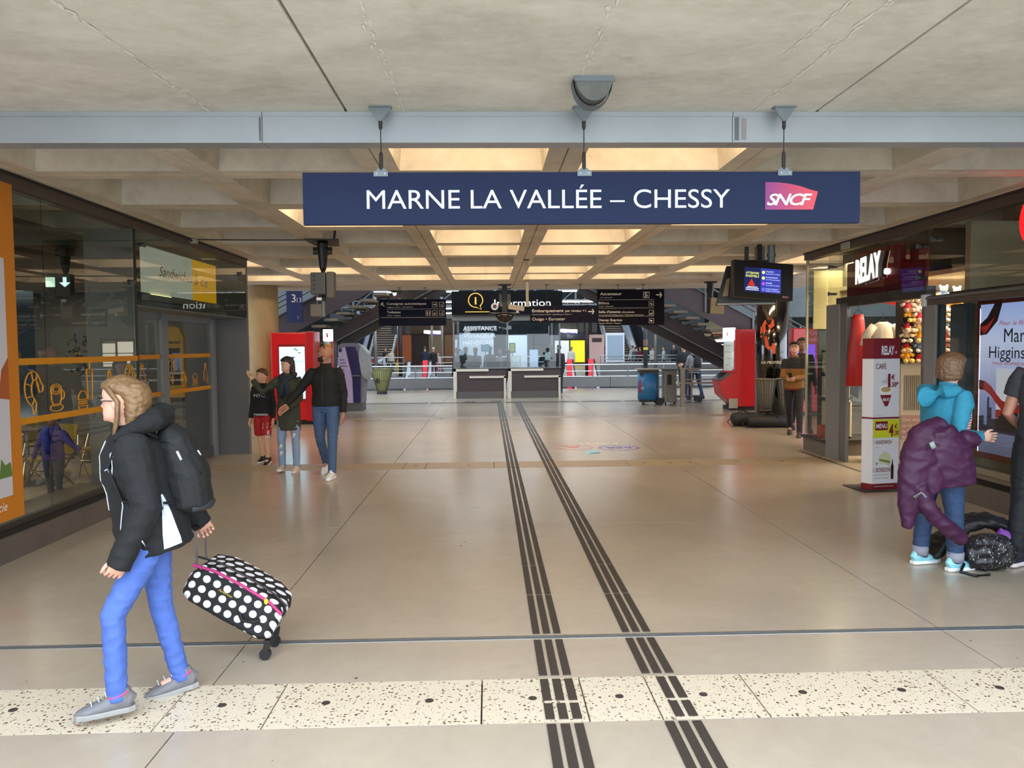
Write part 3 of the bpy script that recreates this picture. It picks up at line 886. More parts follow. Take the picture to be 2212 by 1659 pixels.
# ------------------------------------------------------------------ the two steel stairs in front of the well
def side_stair(sgn, X0, Z0, label, nlow, nhigh):
    """open stair climbing along x; sgn +1 climbs to the right. X0,Z0: one tread"""
    t = thing('open_staircase', label, 'stairs', (X0, 22.0, Z0), 0)
    dx, dz = 0.333 * sgn, 0.175
    a, b = -nlow, nhigh
    tm = concrete('tread_concrete', '6b6358', '776e62', '82796c', 0.8, 1.5)
    s0 = None
    for k in range(a, b):
        if s0 is None:
            s0 = MB().box(-0.19, 0.19, -0.95, 0.95, -0.07, 0.0).build('tread', tm, t)
            s1 = MB().bar((-0.12 * sgn, 0.0, -0.09), (0.16 * sgn, 0.0, -0.09), 0.2, 0.025, up=(0, 0, 1)).bar((0.15 * sgn, 0, -0.08), (0.06 * sgn, 0, -0.20), 0.05, 0.03).build('bracket', m_black, t)
            s0.location = s1.location = (dx * k, 0, dz * k)
        else:
            inst(s0, t, (dx * k, 0, dz * k)); inst(s1, t, (dx * k, 0, dz * k))
    A = Vector((dx * a, 0, dz * a)); B = Vector((dx * b, 0, dz * b))
    off = Vector((0.07 * sgn, 0, -0.34))
    MB().bar(A + off + Vector((0, 0, -0.02)), B + off + Vector((0, 0, -0.02)), 0.32, 0.30).build('spine_beam', m_purp, t)
    MB().bar(A + off + Vector((0, 0, -0.23)), B + off + Vector((0, 0, -0.23)), 0.40, 0.05).build('beam_flange', m_greyp, t)
    MB().bar(A + off + Vector((0, 0, -0.38)), B + off + Vector((0, 0, -0.38)), 0.26, 0.24).build('beam_web', m_beam, t)
    for y in (-0.98,):
        MB().poly([A + Vector((0, y, 0.13)), A + Vector((0, y, 0.80)), B + Vector((0, y, 0.80)), B + Vector((0, y, 0.13))], (0, 1, 0), 0.03).build('side_panel', m_purp, t)
        MB().bar(A + Vector((0, y - 0.01, 0.81)), B + Vector((0, y - 0.01, 0.81)), 0.06, 0.03).build('panel_cap', m_steel_d, t)
        for q in (1.30, 1.16, 1.02):
            MB().tube([A + Vector((0, y - 0.05, q)), B + Vector((0, y - 0.05, q))], 0.024, 8).build('handrail', m_steel_d, t)
        for k in range(a + 1, b, 4):
            pbox('rail_post', dx * k - 0.025, dx * k + 0.025, y - 0.05, y - 0.02, dz * k + 0.3, dz * k + 1.3, m_steel_d, t)
    return t
side_stair(1, -4.64, 2.40, 'open steel and concrete staircase climbing to the right above the ticket machine on the left', 13, 10)
side_stair(-1, 5.32, 2.72, 'open steel and concrete staircase climbing to the left behind the hanging screen', 15, 8)
lp = MB().tube([(0, 0, 0), (0.0, 0, -0.06)], 0.05, 10)
for i, (x, z) in enumerate(((-2.95, 2.98), (-2.6, 3.28))):
    t = thing('spot_lamp', ['small glowing lamp under the left staircase, brighter and lower one', 'small glowing lamp under the left staircase, upper one'][i], 'lamp', (x, 21.4, z))
    MB().tube([(0, 0, 0.0), (0, 0, 0.05)], 0.045, 10).build('lamp_can', m_black, t)
    MB().ball((0, 0, -0.02), 0.05, 8).build('bulb', M('fff0c8', 0.5, emit=14), t)

# ------------------------------------------------------------------ round column left, black column right, poles
o = MB().lathe([(0.36, 0), (0.36, 3.25)], (-5.37, 18.4, 0), 40).build('round_column', concrete('column_concrete', '9c8763', 'ab9570', 'b8a27c', 0.75, 1.2, stretch=(1, 1, 0.5)), smooth=False)
tag(o, None, None, None, 'structure')
o['kind'] = 'structure'
for p in o.data.polygons: p.use_smooth = len(p.vertices) == 4
bc = thing('black_column', 'glossy black round column with an orange camera pictogram, beside the red machine', 'column', (6.36, 17.0, 0))
o = MB().lathe([(0.36, 0), (0.36, 3.25)], (0, 0, 0), 40).build('shaft', m_blackg, bc)
for p in o.data.polygons: p.use_smooth = len(p.vertices) == 4
text('PROTÉGÉ.', M('c9c2b0', 0.5), bc, (-0.40, 0, 1.33), h=0.06, arc=((0, 0, 0), 0.364, -0.62), bold=0.02)
text('VIDÉO', M('c9c2b0', 0.5), bc, (-0.40, 0, 1.33), h=0.05, w=0.13, arc=((0, 0, 0), 0.364, -1.05), bold=0.02)
mo = M('c24a1e', 0.5)
def wrap(mb, pts, dy=0.0):
    """flat outline laid on the round shaft"""
    rr = 0.3635
    ins = [Vector((math.sin(a / rr) * rr, -math.cos(a / rr) * rr, z)) for a, z in pts]
    out = [Vector((math.sin(a / rr) * (rr + .003), -math.cos(a / rr) * (rr + .003), z)) for a, z in pts]
    n = len(pts)
    mb.add(ins + out, [tuple(range(n - 1, -1, -1)), tuple(range(n, 2 * n))] + [(i, (i + 1) % n, n + (i + 1) % n, n + i) for i in range(n)])
mb = MB()
wrap(mb, [(-0.40, 1.98), (-0.31, 2.04), (-0.36, 2.16), (-0.40, 2.14)]); wrap(mb, [(-0.30, 2.02), (-0.16, 2.10), (-0.08, 2.17), (-0.10, 2.30), (-0.17, 2.34), (-0.30, 2.28), (-0.36, 2.18)])
wrap(mb, [(-0.40, 1.90), (-0.24, 1.97), (-0.09, 2.06), (-0.08, 2.10), (-0.26, 2.03), (-0.40, 1.95)])
wrap(mb, [(-0.40, 1.92), (-0.30, 1.93), (-0.27, 1.70), (-0.21, 1.64), (-0.12, 1.64), (-0.12, 1.70), (-0.19, 1.71), (-0.24, 1.94)])
wrap(mb, [(-0.13, 1.55), (-0.06, 1.55), (-0.06, 1.78), (-0.13, 1.78)])
mb.build('camera_pictogram', mo, bc)
t = thing('dark_pole', 'dark round pole with a yellow band behind the blue bin', 'pole', (5.15, 25.0, 0))
MB().tube([(0, 0, 0), (0, 0, 4.0)], 0.075, 14).build('shaft', M('3c4043', 0.45, 0.4), t, smooth=True)
MB().tube([(0, 0, 1.62), (0, 0, 1.70)], 0.078, 14).build('yellow_band', M('c7b13a', 0.5), t)
MB().tube([(0, 0, 1.75), (0, 0, 1.95)], 0.079, 14).build('notice', M('6b5040', 0.5), t)
MB().tube([(-0.3, 0, 3.1), (-0.9, 0, 2.8), (-1.0, 0, 2.6)], 0.03, 8).tube([(0, 0, 3.0), (-0.3, 0, 3.1)], 0.03, 8).build('arm', m_steel_d, t)

# ------------------------------------------------------------------ hanging name sign
def hanger(mb, x, z0, z1, top=True):
    mb.poly([(x - 0.065, -0.015, z1), (x + 0.065, -0.015, z1), (x + 0.065, -0.015, z1 - 0.012), (x + 0.012, -0.015, z1 - 0.09), (x - 0.012, -0.015, z1 - 0.09), (x - 0.065, -0.015, z1 - 0.012)], (0, 1, 0), 0.012)
    mb.box(x - 0.07, x + 0.07, -0.03, 0.03, z1 - 0.008, z1)
def name_sign():
    t = thing('hanging_name_sign', 'large dark blue station name sign hanging across the passage in white capitals', 'sign', (0.61, 4.85, 2.52))
    m = M('222b49', 0.6, spec=0.15, var=0.08, vscale=0.8)
    pbox('board', -1.755, 1.755, -0.02, 0.02, 0.0, 0.322, m, t, 0.002)
    text('MARNE LA VALLÉE – CHESSY', M('d9e4f6', 0.5), t, (-1.36, -0.021, 0.097), h=0.122, w=2.28, res=5)
    # emblem
    pts = [(1.145, 0.083), (1.145, 0.255)]
    for k in range(9):
        a = k / 8.0
        pts.append((1.145 + 0.335 * a, 0.255 + 0.006 * a - 0.072 * a ** 2.2))
    pts[-1] = (1.482, 0.196)
    pts += [(1.452, 0.083)]
    mm = bpy.data.materials.new('emblem_gradient'); mm.use_nodes = True
    nt = mm.node_tree; b = nt.nodes['Principled BSDF']; b.inputs['Roughness'].default_value = 0.45
    tc = nt.nodes.new('ShaderNodeTexCoord'); sp = nt.nodes.new('ShaderNodeSeparateXYZ'); mr = nt.nodes.new('ShaderNodeMapRange'); rp = nt.nodes.new('ShaderNodeValToRGB')
    mr.inputs[1].default_value = 1.145; mr.inputs[2].default_value = 1.48
    e = rp.color_ramp.elements; e[0].color = (*lin('7f2a78'), 1); e[1].color = (*lin('d8404a'), 1); k_ = e.new(0.5); k_.color = (*lin('b4355f'), 1)
    nt.links.new(tc.outputs['Object'], sp.inputs[0]); nt.links.new(sp.outputs[0], mr.inputs[0]); nt.links.new(mr.outputs[0], rp.inputs[0]); nt.links.new(rp.outputs[0], b.inputs['Base Color'])
    MB().poly([(x, -0.0205, z) for x, z in pts], (0, -1, 0), 0.003).build('emblem', mm, t)
    text('SNCF', m_white, t, (1.155, -0.0245, 0.112), h=0.073, w=0.29, bold=0.018, shear=0.32, sp=0.86)
    for x in (-1.27, 0.0, 1.27):
        x += -0.0
        pbox('clip', x - 0.045, x + 0.045, -0.027, 0.024, 0.296, 0.328, m_galv, t, 0.001)
        MB().poly([(x - 0.042, -0.008, 0.328), (x + 0.042, -0.008, 0.328), (x + 0.018, -0.008, 0.35), (x - 0.018, -0.008, 0.35)], (0, 1, 0), 0.016).build('clip_ear', m_galv, t)
        for q in (-0.025, 0.025): MB().tube([(x + q, -0.026, 0.312), (x + q, -0.031, 0.312)], 0.006, 8).build('bolt', m_steel, t)
        MB().tube([(x, 0, 0.34), (x, 0, 0.36), (x, 0, 0.44), (x, 0, 0.452)], [0.012, 0.0125, 0.012, 0.005], 8).build('fork', m_beam, t)
        MB().tube([(x, 0, 0.44), (x, 0, 0.60)], 0.0035, 6).build('rod', m_beam, t)
        MB().tube([(x, 0, 0.585), (x, 0, 0.60), (x, 0, 0.68), (x, 0, 0.69)], [0.004, 0.012, 0.013, 0.012], 8).build('fork', m_beam, t)
        mb = MB(); hanger(mb, x, 0.68, 0.729); mb.build('ceiling_bracket', m_galv, t)
name_sign()
# half-round bracket lamp on the ceiling
t = thing('ceiling_bracket_lamp', 'grey half-round metal fitting on the ceiling above the name sign', 'light fitting', (0.60, 4.35, 3.25))
pts = [(0.105 * math.cos(R(180 + 180 * k / 16)), 0.135 * math.sin(R(180 + 180 * k / 16))) for k in range(17)]
MB().poly([(x, -0.05, z) for x, z in pts] , (0, 1, 0), 0.10).build('half_dish', M('6d6f6c', 0.6, 0.4, var=0.25, vscale=9), t)
MB().tube([(0.112 * math.cos(R(180 + 180 * k / 16)), 0.055, 0.15 * math.sin(R(180 + 180 * k / 16))) for k in range(17)], [(0.05, 0.004)] * 17, 8, lat=(0, 1, 0)).build('strap', m_galv, t)
pbox('back_plate', -0.11, 0.11, -0.055, -0.05, -0.03, 0.0, m_galv, t)

# ------------------------------------------------------------------ direction signs
def rods(t, xs, z0, z1):
    for x in xs:
        MB().tube([(x, 0, z0), (x, 0, z1)], 0.006, 6).build('rod', m_black, t)
        pbox('ceiling_plate', x - 0.045, x + 0.045, -0.03, 0.03, z1 - 0.012, z1, m_black, t)
        MB().poly([(x - 0.05, -0.01, z0), (x + 0.05, -0.01, z0), (x + 0.01, -0.01, z0 + 0.05), (x - 0.01, -0.01, z0 + 0.05)], (0, 1, 0), 0.02).build('clip', m_greyb, t)
mt = M('ebe6da', 0.5)
def arrow(t, c, ang, s, m=mt, y=-0.024):
    a = R(ang); X = Vector((math.cos(a), 0, math.sin(a))); U = Vector((-math.sin(a), 0, math.cos(a))); o = Vector((c[0], y, c[1]))
    mb = MB().poly([o + X * (-s) + U * (s * .16), o + X * (s * .6) + U * (s * .16), o + X * (s * .6) - U * (s * .16), o + X * (-s) - U * (s * .16)], (0, -1, 0), 0.003)
    for q in (1, -1):
        mb.poly([o + X * (s * .15) + U * (q * s * .85), o + X * (s * .45) + U * (q * s * .85), o + X * s, o + X * (s * .70), ], (0, -1, 0), 0.003)
    mb.build('arrow', m, t)
def picto(t, x, z, s, kind):
    y = -0.024; mb = MB()
    for a, b, c, d in ((x, x + s, z, z + s * .05), (x, x + s, z + s * .95, z + s), (x, x + s * .05, z, z + s), (x + s * .95, x + s, z, z + s)):
        mb.box(a, b, y - 0.002, y, c, d)
    def man(cx, k=1.0):
        mb.ball((x + s * cx, y, z + s * .78), (s * .065 * k, 0.002, s * .065 * k), 8)
        mb.box(x + s * (cx - .08 * k), x + s * (cx + .08 * k), y - 0.002, y, z + s * .42, z + s * .70)
        mb.box(x + s * (cx - .07 * k), x + s * (cx - .01), y - 0.002, y, z + s * .15, z + s * .42); mb.box(x + s * (cx + .01), x + s * (cx + .07 * k), y - 0.002, y, z + s * .15, z + s * .42)
    if kind == 'wc':
        man(.3); man(.7)
    elif kind == 'locker':
        mb.poly([(x + s * .2, y, z + s * .5), (x + s * .4, y, z + s * .7), (x + s * .4, y, z + s * .3)], (0, -1, 0), .002); mb.box(x + s * .38, x + s * .62, y - .002, y, z + s * .4, z + s * .6); mb.box(x + s * .72, x + s * .8, y - .002, y, z + s * .2, z + s * .8)
    elif kind == 'esc':
        mb.bar((x + s * .15, y, z + s * .5), (x + s * .5, y, z + s * .3), .002, s * .06, up=(0, 0, 1)); mb.bar((x + s * .4, y, z + s * .3), (x + s * .85, y, z + s * .18), .002, s * .06); mb.bar((x + s * .5, y, z + s * .3), (x + s * .75, y, z + s * .75), .002, s * .07); mb.ball((x + s * .76, y, z + s * .82), (s * .06, .002, s * .06), 8)
    elif kind == 'baby':
        mb.box(x + s * .2, x + s * .8, y - .002, y, z + s * .25, z + s * .32); mb.ball((x + s * .35, y, z + s * .45), (s * .12, .002, s * .09), 8); mb.bar((x + s * .4, y, z + s * .4), (x + s * .75, y, z + s * .6), .002, s * .08)
    elif kind == 'lift':
        mb.box(x + s * .15, x + s * .85, y - .002, y, z + s * .12, z + s * .17); mb.box(x + s * .15, x + s * .85, y - .002, y, z + s * .83, z + s * .88); mb.box(x + s * .47, x + s * .53, y - .002, y, z + s * .12, z + s * .88); man(.32, .7); mb.ball((x + s * .68, y, z + s * .42), (s * .1, .002, s * .1), 8)
    elif kind == 'ticket':
        for q in (.0, .16, .32): mb.bar((x + s * (.25 + q), y, z + s * (.65 - q * .3)), (x + s * (.5 + q * .8), y, z + s * (.3)), .002, s * .1)
    elif kind == 'seat':
        mb.ball((x + s * .35, y, z + s * .28), (s * .13, .002, s * .11), 8); mb.bar((x + s * .7, y, z + s * .3), (x + s * .8, y, z + s * .75), .002, s * .08); mb.bar((x + s * .5, y, z + s * .3), (x + s * .75, y, z + s * .25), .002, s * .08)
    elif kind == 'bag':
        mb.ball((x + s * .5, y, z + s * .45), (s * .24, .002, s * .17), 10); mb.bar((x + s * .2, y, z + s * .65), (x + s * .5, y, z + s * .6), .002, s * .08)
    mb.build('pictogram', mt, t)
t = thing('direction_sign', 'dark blue hanging sign reading Consignes automatiques and Toilettes', 'sign', (-2.73, 19.2, 2.30))
pbox('board', 0, 1.67, -0.02, 0.02, 0, 0.66, M('10152a', 0.5, spec=0.1), t)
text('Consignes automatiques', mt, t, (0.20, -0.022, 0.525), h=0.058, w=0.98, bold=0.008)
text('Luggage Lockers • Schließfächer', mt, t, (0.20, -0.022, 0.455), h=0.026, w=0.66, shear=0.25)
text('Toilettes', mt, t, (0.20, -0.022, 0.315), h=0.058, w=0.34, bold=0.008)
text('Toilets • Toiletten', mt, t, (0.20, -0.022, 0.245), h=0.026, w=0.34, shear=0.25)
pbox('rule', 0.2, 1.64, -0.0225, -0.02, 0.415, 0.42, mt, t); pbox('rule', 0.05, 1.64, -0.0225, -0.02, 0.205, 0.21, mt, t)
arrow(t, (0.10, 0.53), 135, 0.055); picto(t, 1.33, 0.46, 0.125, 'locker'); picto(t, 1.50, 0.46, 0.125, 'esc'); picto(t, 1.165, 0.25, 0.125, 'wc'); picto(t, 1.33, 0.25, 0.125, 'baby'); picto(t, 1.50, 0.25, 0.125, 'esc')
rods(t, (0.52, 1.16), 0.66, 0.95)
t = thing('direction_sign', 'dark hanging sign reading Ascenseur, Billets and Salle d\'attente with an arrow to the right', 'sign', (2.66, 18.7, 2.26))
pbox('board', 0, 1.65, -0.02, 0.02, 0, 0.87, M('100e17', 0.5, spec=0.1), t)
text('Ascenseur', mt, t, (0.07, -0.022, 0.735), h=0.07, w=0.53, bold=0.012)
text('Lift • Fahrstuhl', mt, t, (0.07, -0.022, 0.665), h=0.026, w=0.30, shear=0.25)
for z, a, b, wa, wb, pk in ((0.515, 'Billets', 'Tickets • Fahrkarten', 0.26, 0.37, 'ticket'), (0.30, "Salle d'attente", 'Air conditioned Waiting room • Warteraum klimatisiert', 0.54, 1.11, 'seat'), (0.10, 'Disney Express', 'Baggage Facilities • Gepäck', 0.58, 0.55, 'bag')):
    text(a, mt, t, (0.03, -0.022, z), h=0.062, w=wa, bold=0.008)
    text(b, mt, t, (0.03, -0.022, z - 0.062), h=0.026, w=wb, shear=0.25)
    picto(t, 1.27, z - 0.055, 0.12, pk)
text('climatisée', mt, t, (0.60, -0.022, 0.30), h=0.045, w=0.31)
for z in (0.62, 0.415, 0.215): pbox('rule', 0.03, 1.40, -0.0225, -0.02, z, z + 0.005, mt, t)
picto(t, 1.13, 0.66, 0.15, 'lift'); arrow(t, (1.52, 0.735), 0, 0.075)
rods(t, (0.51, 1.13), 0.87, 0.99)
t = thing('direction_sign', 'dark blue hanging sign reading Embarquement, lower than its neighbour', 'sign', (1.005, 18.5, 2.32))
pbox('board', 0, 1.63, -0.02, 0.02, 0, 0.42, M('151427', 0.5, spec=0.1), t)
text('Embarquement', mt, t, (0.05, -0.022, 0.265), h=0.072, w=0.76, bold=0.008)
text('par niveau +1', mt, t, (0.85, -0.022, 0.265), h=0.062, w=0.50)
text('Check-in access 1st floor - Einschiffung von ebene +1', mt, t, (0.05, -0.022, 0.195), h=0.024, w=0.96, shear=0.25)
text('Ouigo • Eurostar', mt, t, (0.05, -0.022, 0.065), h=0.072, w=0.80)
arrow(t, (1.48, 0.27), 0, 0.075)
rods(t, (0.40, 1.22), 0.42, 0.93)

# blue platform sign half hidden behind the round column
t = thing('platform_sign', 'tall dark blue sign with pale numbers just right of the round column', 'sign', (-5.2, 20.7, 2.45))
pbox('board', -0.2, 0.22, -0.02, 0.02, 0, 0.95, M('232a5c', 0.5), t)
text('3', mt, t, (-0.06, -0.022, 0.55), h=0.22); text('13', mt, t, (0.08, -0.022, 0.55), h=0.12); text('1', mt, t, (0.10, -0.022, 0.1), h=0.08)
MB().tube([(0, 0, 0.95), (0, 0, 1.3), (0, -0.62, 1.3)], 0.02, 6).build('hanger', m_black, t)

# ------------------------------------------------------------------ information desk
t = thing('information_desk', 'glazed information desk with two dark brown counters and pale angular trim', 'desk', (-1.22, 26.1, 0))
mbk = M('3a2d2c', 0.5); mtr = M('c2b7a6', 0.5); msk = M('4d4945', 0.5)
for k in range(2):
    x0 = k * 1.87
    pbox('counter_front', x0 + 0.05, x0 + 1.80, 0, 0.8, 0.0, 1.0, mbk, t)
    pbox('kick_board', x0 + 0.05, x0 + 1.80, -0.02, 0.0, 0.0, 0.24, msk, t)
    mb = MB().box(x0, x0 + 0.09, -0.05, 0.0, 0.0, 1.01).box(x0, x0 + 1.2, -0.05, 0.0, 0.93, 1.01).box(x0 + 0.09, x0 + 0.12, -0.035, 0, 0.24, 0.93)
    mb.build('pale_trim', mtr, t)
    mb = MB().box(x0 + 1.72, x0 + 1.79, -0.05, 0.0, 0.0, 0.76).box(x0 + 0.55, x0 + 1.79, -0.05, 0.0, 0.70, 0.77)
    mb.build('pale_trim', mtr, t)
pbox('counter_top', 0.0, 3.72, -0.03, 0.9, 1.0, 1.03, m_beam, t)
pbox('sign_band', -0.02, 3.72, -0.25, 0.0, 2.86, 3.64, M('030305', 0.5, spec=0.08), t)
pbox('lintel', -0.02, 3.72, -0.1, 0.6, 2.66, 2.86, M('5a5854', 0.5, 0.2), t)
pbox('roof', -0.02, 3.72, 0.0, 3.6, 2.86, 3.0, m_beam, t)
area('desk_fill', (0.65, 28.2, 2.8), 2.6, 55, (0.92, 0.96, 1.0), sy=1.6)  # unseen lamp added to brighten the inside of the desk
for x in (0.0, 1.83, 3.62):
    pbox('post', x, x + 0.05, 0.0, 0.08, 1.0, 2.7, m_steel_d, t)
pbox('post', 0, 0.08, 3.4, 3.5, 0, 2.9, m_steel_d, t); pbox('post', 3.62, 3.7, 3.4, 3.5, 0, 2.9, m_steel_d, t)
for a, b in ((0.05, 1.83), (1.88, 2.75), (2.76, 3.62)):
    pbox('screen_pane', a, b, 0.02, 0.032, 1.03, 2.55, g_clear, t)
pbox('back_wall', 0.05, 1.4, 3.4, 3.46, 1.0, 2.3, M('9fa9b4', 0.5), t); pbox('back_wall', 1.9, 2.7, 3.4, 3.46, 0.0, 2.2, M('b9c3cf', 0.5), t)
mg = M('e9e5da', 0.5, emit=0.12); mgold = M('d9a43a', 0.45, emit=0.1)
text('Information', mg, t, (1.42, -0.255, 3.12), h=0.25, w=1.9)
mb = MB().tube([(0.79 + 0.24 * math.cos(R(a)), -0.26, 3.33 + 0.235 * math.sin(R(a))) for a in range(-55, 281, 15)] + [(0.98, -0.26, 3.02), (0.79 + 0.24 * math.cos(R(-50)), -0.26, 3.33 + 0.235 * math.sin(R(-50)))], 0.018, 6)
mb.box(0.44, 1.25, -0.27, -0.25, 2.93, 2.955)
mb.build('speech_bubble_mark', mgold, t)
text('i', mgold, t, (0.79, -0.256, 3.2), h=0.26, bold=0.03, align='CENTER')
for i, s in enumerate(('ASSISTANCE', 'VOYAGEUR', 'HANDICAPÉ')):
    text(s, M('c9cdd0', 0.5), t, (0.35, 0.015, 2.32 - 0.24 * i), h=0.15, w=(1.15, 1.1, 1.05)[i])
for i, (x, y, z, w, h, c, nm, lab, cat) in enumerate([
    (1.95, 0.12, 1.03, 0.36, 0.43, 'c9bdb6', 'leaflet_stand', 'pale patterned display square standing on the desk behind the glass', 'display'),
    (1.92, 0.30, 1.55, 0.22, 0.34, '55613a', 'notice_frame', 'small dark frame with a yellow-green picture above the patterned display', 'picture'),
    (2.62, 0.3, 1.03, 0.3, 0.62, 'c3cbe0', 'white_cabinet', 'pale upright cabinet standing behind the desk glass', 'cabinet'),
    (3.15, 0.2, 1.28, 0.20, 0.28, '9aa09c', 'card_stand', 'small grey card stand on the right end of the desk', 'card stand'),
    (0.95, 0.5, 1.60, 0.30, 0.26, '4a6a7a', 'monitor', 'monitor with a bluish picture behind the left desk glass', 'monitor')]):
    q = thing(nm, lab, cat, (-1.22 + x, 26.1 + y, z))
    pbox('frame', 0, w, 0, 0.05, 0, h, M(c, 0.5) if i != 1 else m_black, q, 0.008)
    pbox('face', 0.03, w - 0.03, -0.006, 0, 0.04, h - 0.03, M(['d8d0cc', '9aa23a', 'd3d9ea', 'b9bfba', '6a8a9a'][i], 0.5), q)
    if z > 1.1: pbox('stand', w / 2 - 0.015, w / 2 + 0.015, 0.01, 0.04, 1.03 - z, 0.02, m_steel_d, q)
    if i == 0:
        for s in (1, -1):
            MB().tube([(w / 2 + s * (0.15 - 0.1 * math.sin(PI * k / 8)), -0.008, 0.05 + 0.32 * k / 8) for k in range(9)], 0.008, 5).build('printed_curve', m_white, q)

# ------------------------------------------------------------------ things hanging from the ceiling
t = thing('loudspeaker_cluster', 'dark loudspeaker and camera cluster hanging from the coffered ceiling on the left', 'loudspeaker', (-2.28, 10.7, 0))
MB().poly([(-0.22, -0.14, 3.25), (0.24, -0.1, 3.25), (0.2, 0.16, 3.2), (-0.12, 0.12, 3.2)], (0, 0, -1), 0.02).build('ceiling_plate', m_black, t)
MB().bar((0.13, 0.1, 3.2), (0.17, 0.1, 3.52), 0.03, 0.02).build('strut', m_black, t)
MB().tube([(0, 0, 3.2), (0, 0, 3.12), (0, 0, 2.86), (0, 0, 2.82)], [0.075, 0.075, 0.048, 0.03], 10).build('tapered_stem', m_black, t)
MB().tube([(-0.13, 0, 3.10), (0.13, 0, 3.10)], [(0.018, 0.05)] * 2, 8).build('bolt_ring', m_black, t)
MB().tube([(0, 0, 2.82), (0, 0, 2.4)], 0.03, 8).build('lower_stem', m_black, t)
pbox('speaker_box', -0.14, 0.06, -0.16, -0.04, 2.49, 2.79, M('4d4d4b', 0.45, 0.3), t, 0.012)
for k in range(4): MB().tube([(-0.09, -0.165, 2.56 + 0.06 * k), (-0.09, -0.155, 2.56 + 0.06 * k)], 0.013, 10).build('driver', m_black, t)
pbox('grey_box', 0.07, 0.17, -0.15, 0.03, 2.45, 2.80, M('5d5a52', 0.5, 0.2), t, 0.006)
pbox('camera_cap', -0.07, 0.0, -0.15, -0.08, 2.41, 2.45, m_white, t, 0.008)
pbox('lower_speaker', -0.155, 0.0, -0.15, 0.05, 2.19, 2.36, M('6b6456', 0.5), t, 0.01)
pbox('bracket', 0.0, 0.03, -0.1, 0.0, 2.19, 2.40, m_steel_d, t)
t = thing('loudspeaker', 'pale square loudspeaker on a dark tapered stem below the ceiling, left of the black column', 'loudspeaker', (5.25, 18.0, 0))
pbox('ceiling_plate', -0.13, 0.13, -0.1, 0.1, 3.22, 3.25, m_black, t)
MB().tube([(0, 0, 3.22), (0, 0, 3.0), (0, 0, 2.88)], [0.09, 0.075, 0.06], 10).build('tapered_stem', m_black, t)
MB().box(-0.17, 0.15, -0.13, 0.1, 2.49, 2.86, T=Matrix.Rotation(R(3), 4, 'Y')).build('speaker_box', M('857b68', 0.5), t, bevel=0.01)
pbox('dark_side', -0.05, -0.0, -0.1, 0.1, 2.5, 2.86, m_black, t)
t = thing('camera_mast', 'black ceiling mast with a dome and white surveillance camera in front of the information sign', 'security camera', (0.39, 18.4, 0))
for z in (3.24, 3.15): pbox('ceiling_plate', -0.15, 0.15, -0.08, 0.08, z - 0.02, z, m_black, t)
pbox('mast', -0.06, 0.06, -0.05, 0.05, 2.55, 3.22, m_black, t); 
pbox('side_box', -0.13, -0.07, -0.06, 0.04, 2.73, 3.02, M('5f5f5e', 0.5), t, 0.004); pbox('side_box', 0.06, 0.14, -0.06, 0.04, 2.73, 3.02, M('5f5f5e', 0.5), t, 0.004)
pbox('tray', -0.35, 0.36, -0.08, 0.08, 2.56, 2.575, m_greyb, t)
MB().lathe([(0.24, 2.56), (0.23, 2.48), (0.17, 2.38), (0.08, 2.33), (0.01, 2.32)], n=20).build('dome', m_blackg, t, smooth=True)
MB().bar((0.08, -0.14, 2.71), (0.46, -0.1, 2.66), 0.11, 0.12).build('camera_body', M('a59d8e', 0.5), t, bevel=0.012)
MB().tube([(0.30, -0.1, 2.57), (0.30, -0.1, 2.66)], 0.03, 8).build('camera_foot', m_white, t)
o = MB().lathe([(0.0, -0.06), (0.085, -0.06), (0.09, 0.0), (0.085, 0.06), (0.0, 0.06)], n=14).build('dome_camera', m_white, t)
o.location = (-0.24, -0.05, 2.72); o.rotation_euler = (R(90), 0, 0)
pbox('eye_mark', -0.28, -0.2, -0.125, -0.11, 2.68, 2.76, M('2b2f55', 0.4), t)
t = thing('hanging_bar', 'thin grey bar hanging on two wires from the ceiling before the information sign', 'aerial', (0.66, 13.2, 0))
for s in (-0.015, 0.02): MB().tube([(s, 0, 3.25), (s * 1.2, 0, 2.85)], 0.003, 5).build('wire', m_black, t)
pbox('top_plate', -0.05, 0.05, -0.03, 0.03, 3.235, 3.25, m_black, t)
pbox('bar_case', -0.015, 0.035, -0.02, 0.02, 2.44, 2.86, M('8a867c', 0.5), t, 0.004)

# hanging information screens
t = thing('hanging_screen', 'black hanging monitor with a safety notice, tilted toward the left, at the passage centre right', 'screen', (4.07, 11.3, 2.70), R(8))
T = Matrix.Rotation(R(4), 4, 'Y') @ Matrix.Rotation(R(-6), 4, 'X')
mb = MB().box(-0.475, 0.475, -0.05, 0.06, -0.275, 0.275, T=T); mb.build('casing', m_black, t, bevel=0.012)
MB().box(-0.31, 0.27, -0.054, -0.048, -0.185, 0.175, T=T).build('display', M('151a45', 0.3, emit=0.9), t)
MB().box(-0.05, 0.27, -0.056, -0.053, -0.185, 0.175, T=T).build('display_panel', M('2a3388', 0.3, emit=0.9), t)
mw = M('cfd4ff', 0.5, emit=0.9); my = M('d2d86a', 0.5, emit=0.9)
Xd = (T @ Vector((1, 0, 0))); Ud = (T @ Vector((0, 0, 1)))
def on(x, z, y=-0.057): return T @ Vector((x, y, z))
pbox('hanger', -0.03, 0.03, 0.06, 0.1, 0.2, 0.55, m_black, t)
text('ATTENTIFS', my, t, on(-0.29, 0.075), Xd, Ud, h=0.034, w=0.21, bold=0.01)
text('ENSEMBLE', my, t, on(-0.29, 0.03), Xd, Ud, h=0.034, w=0.21)
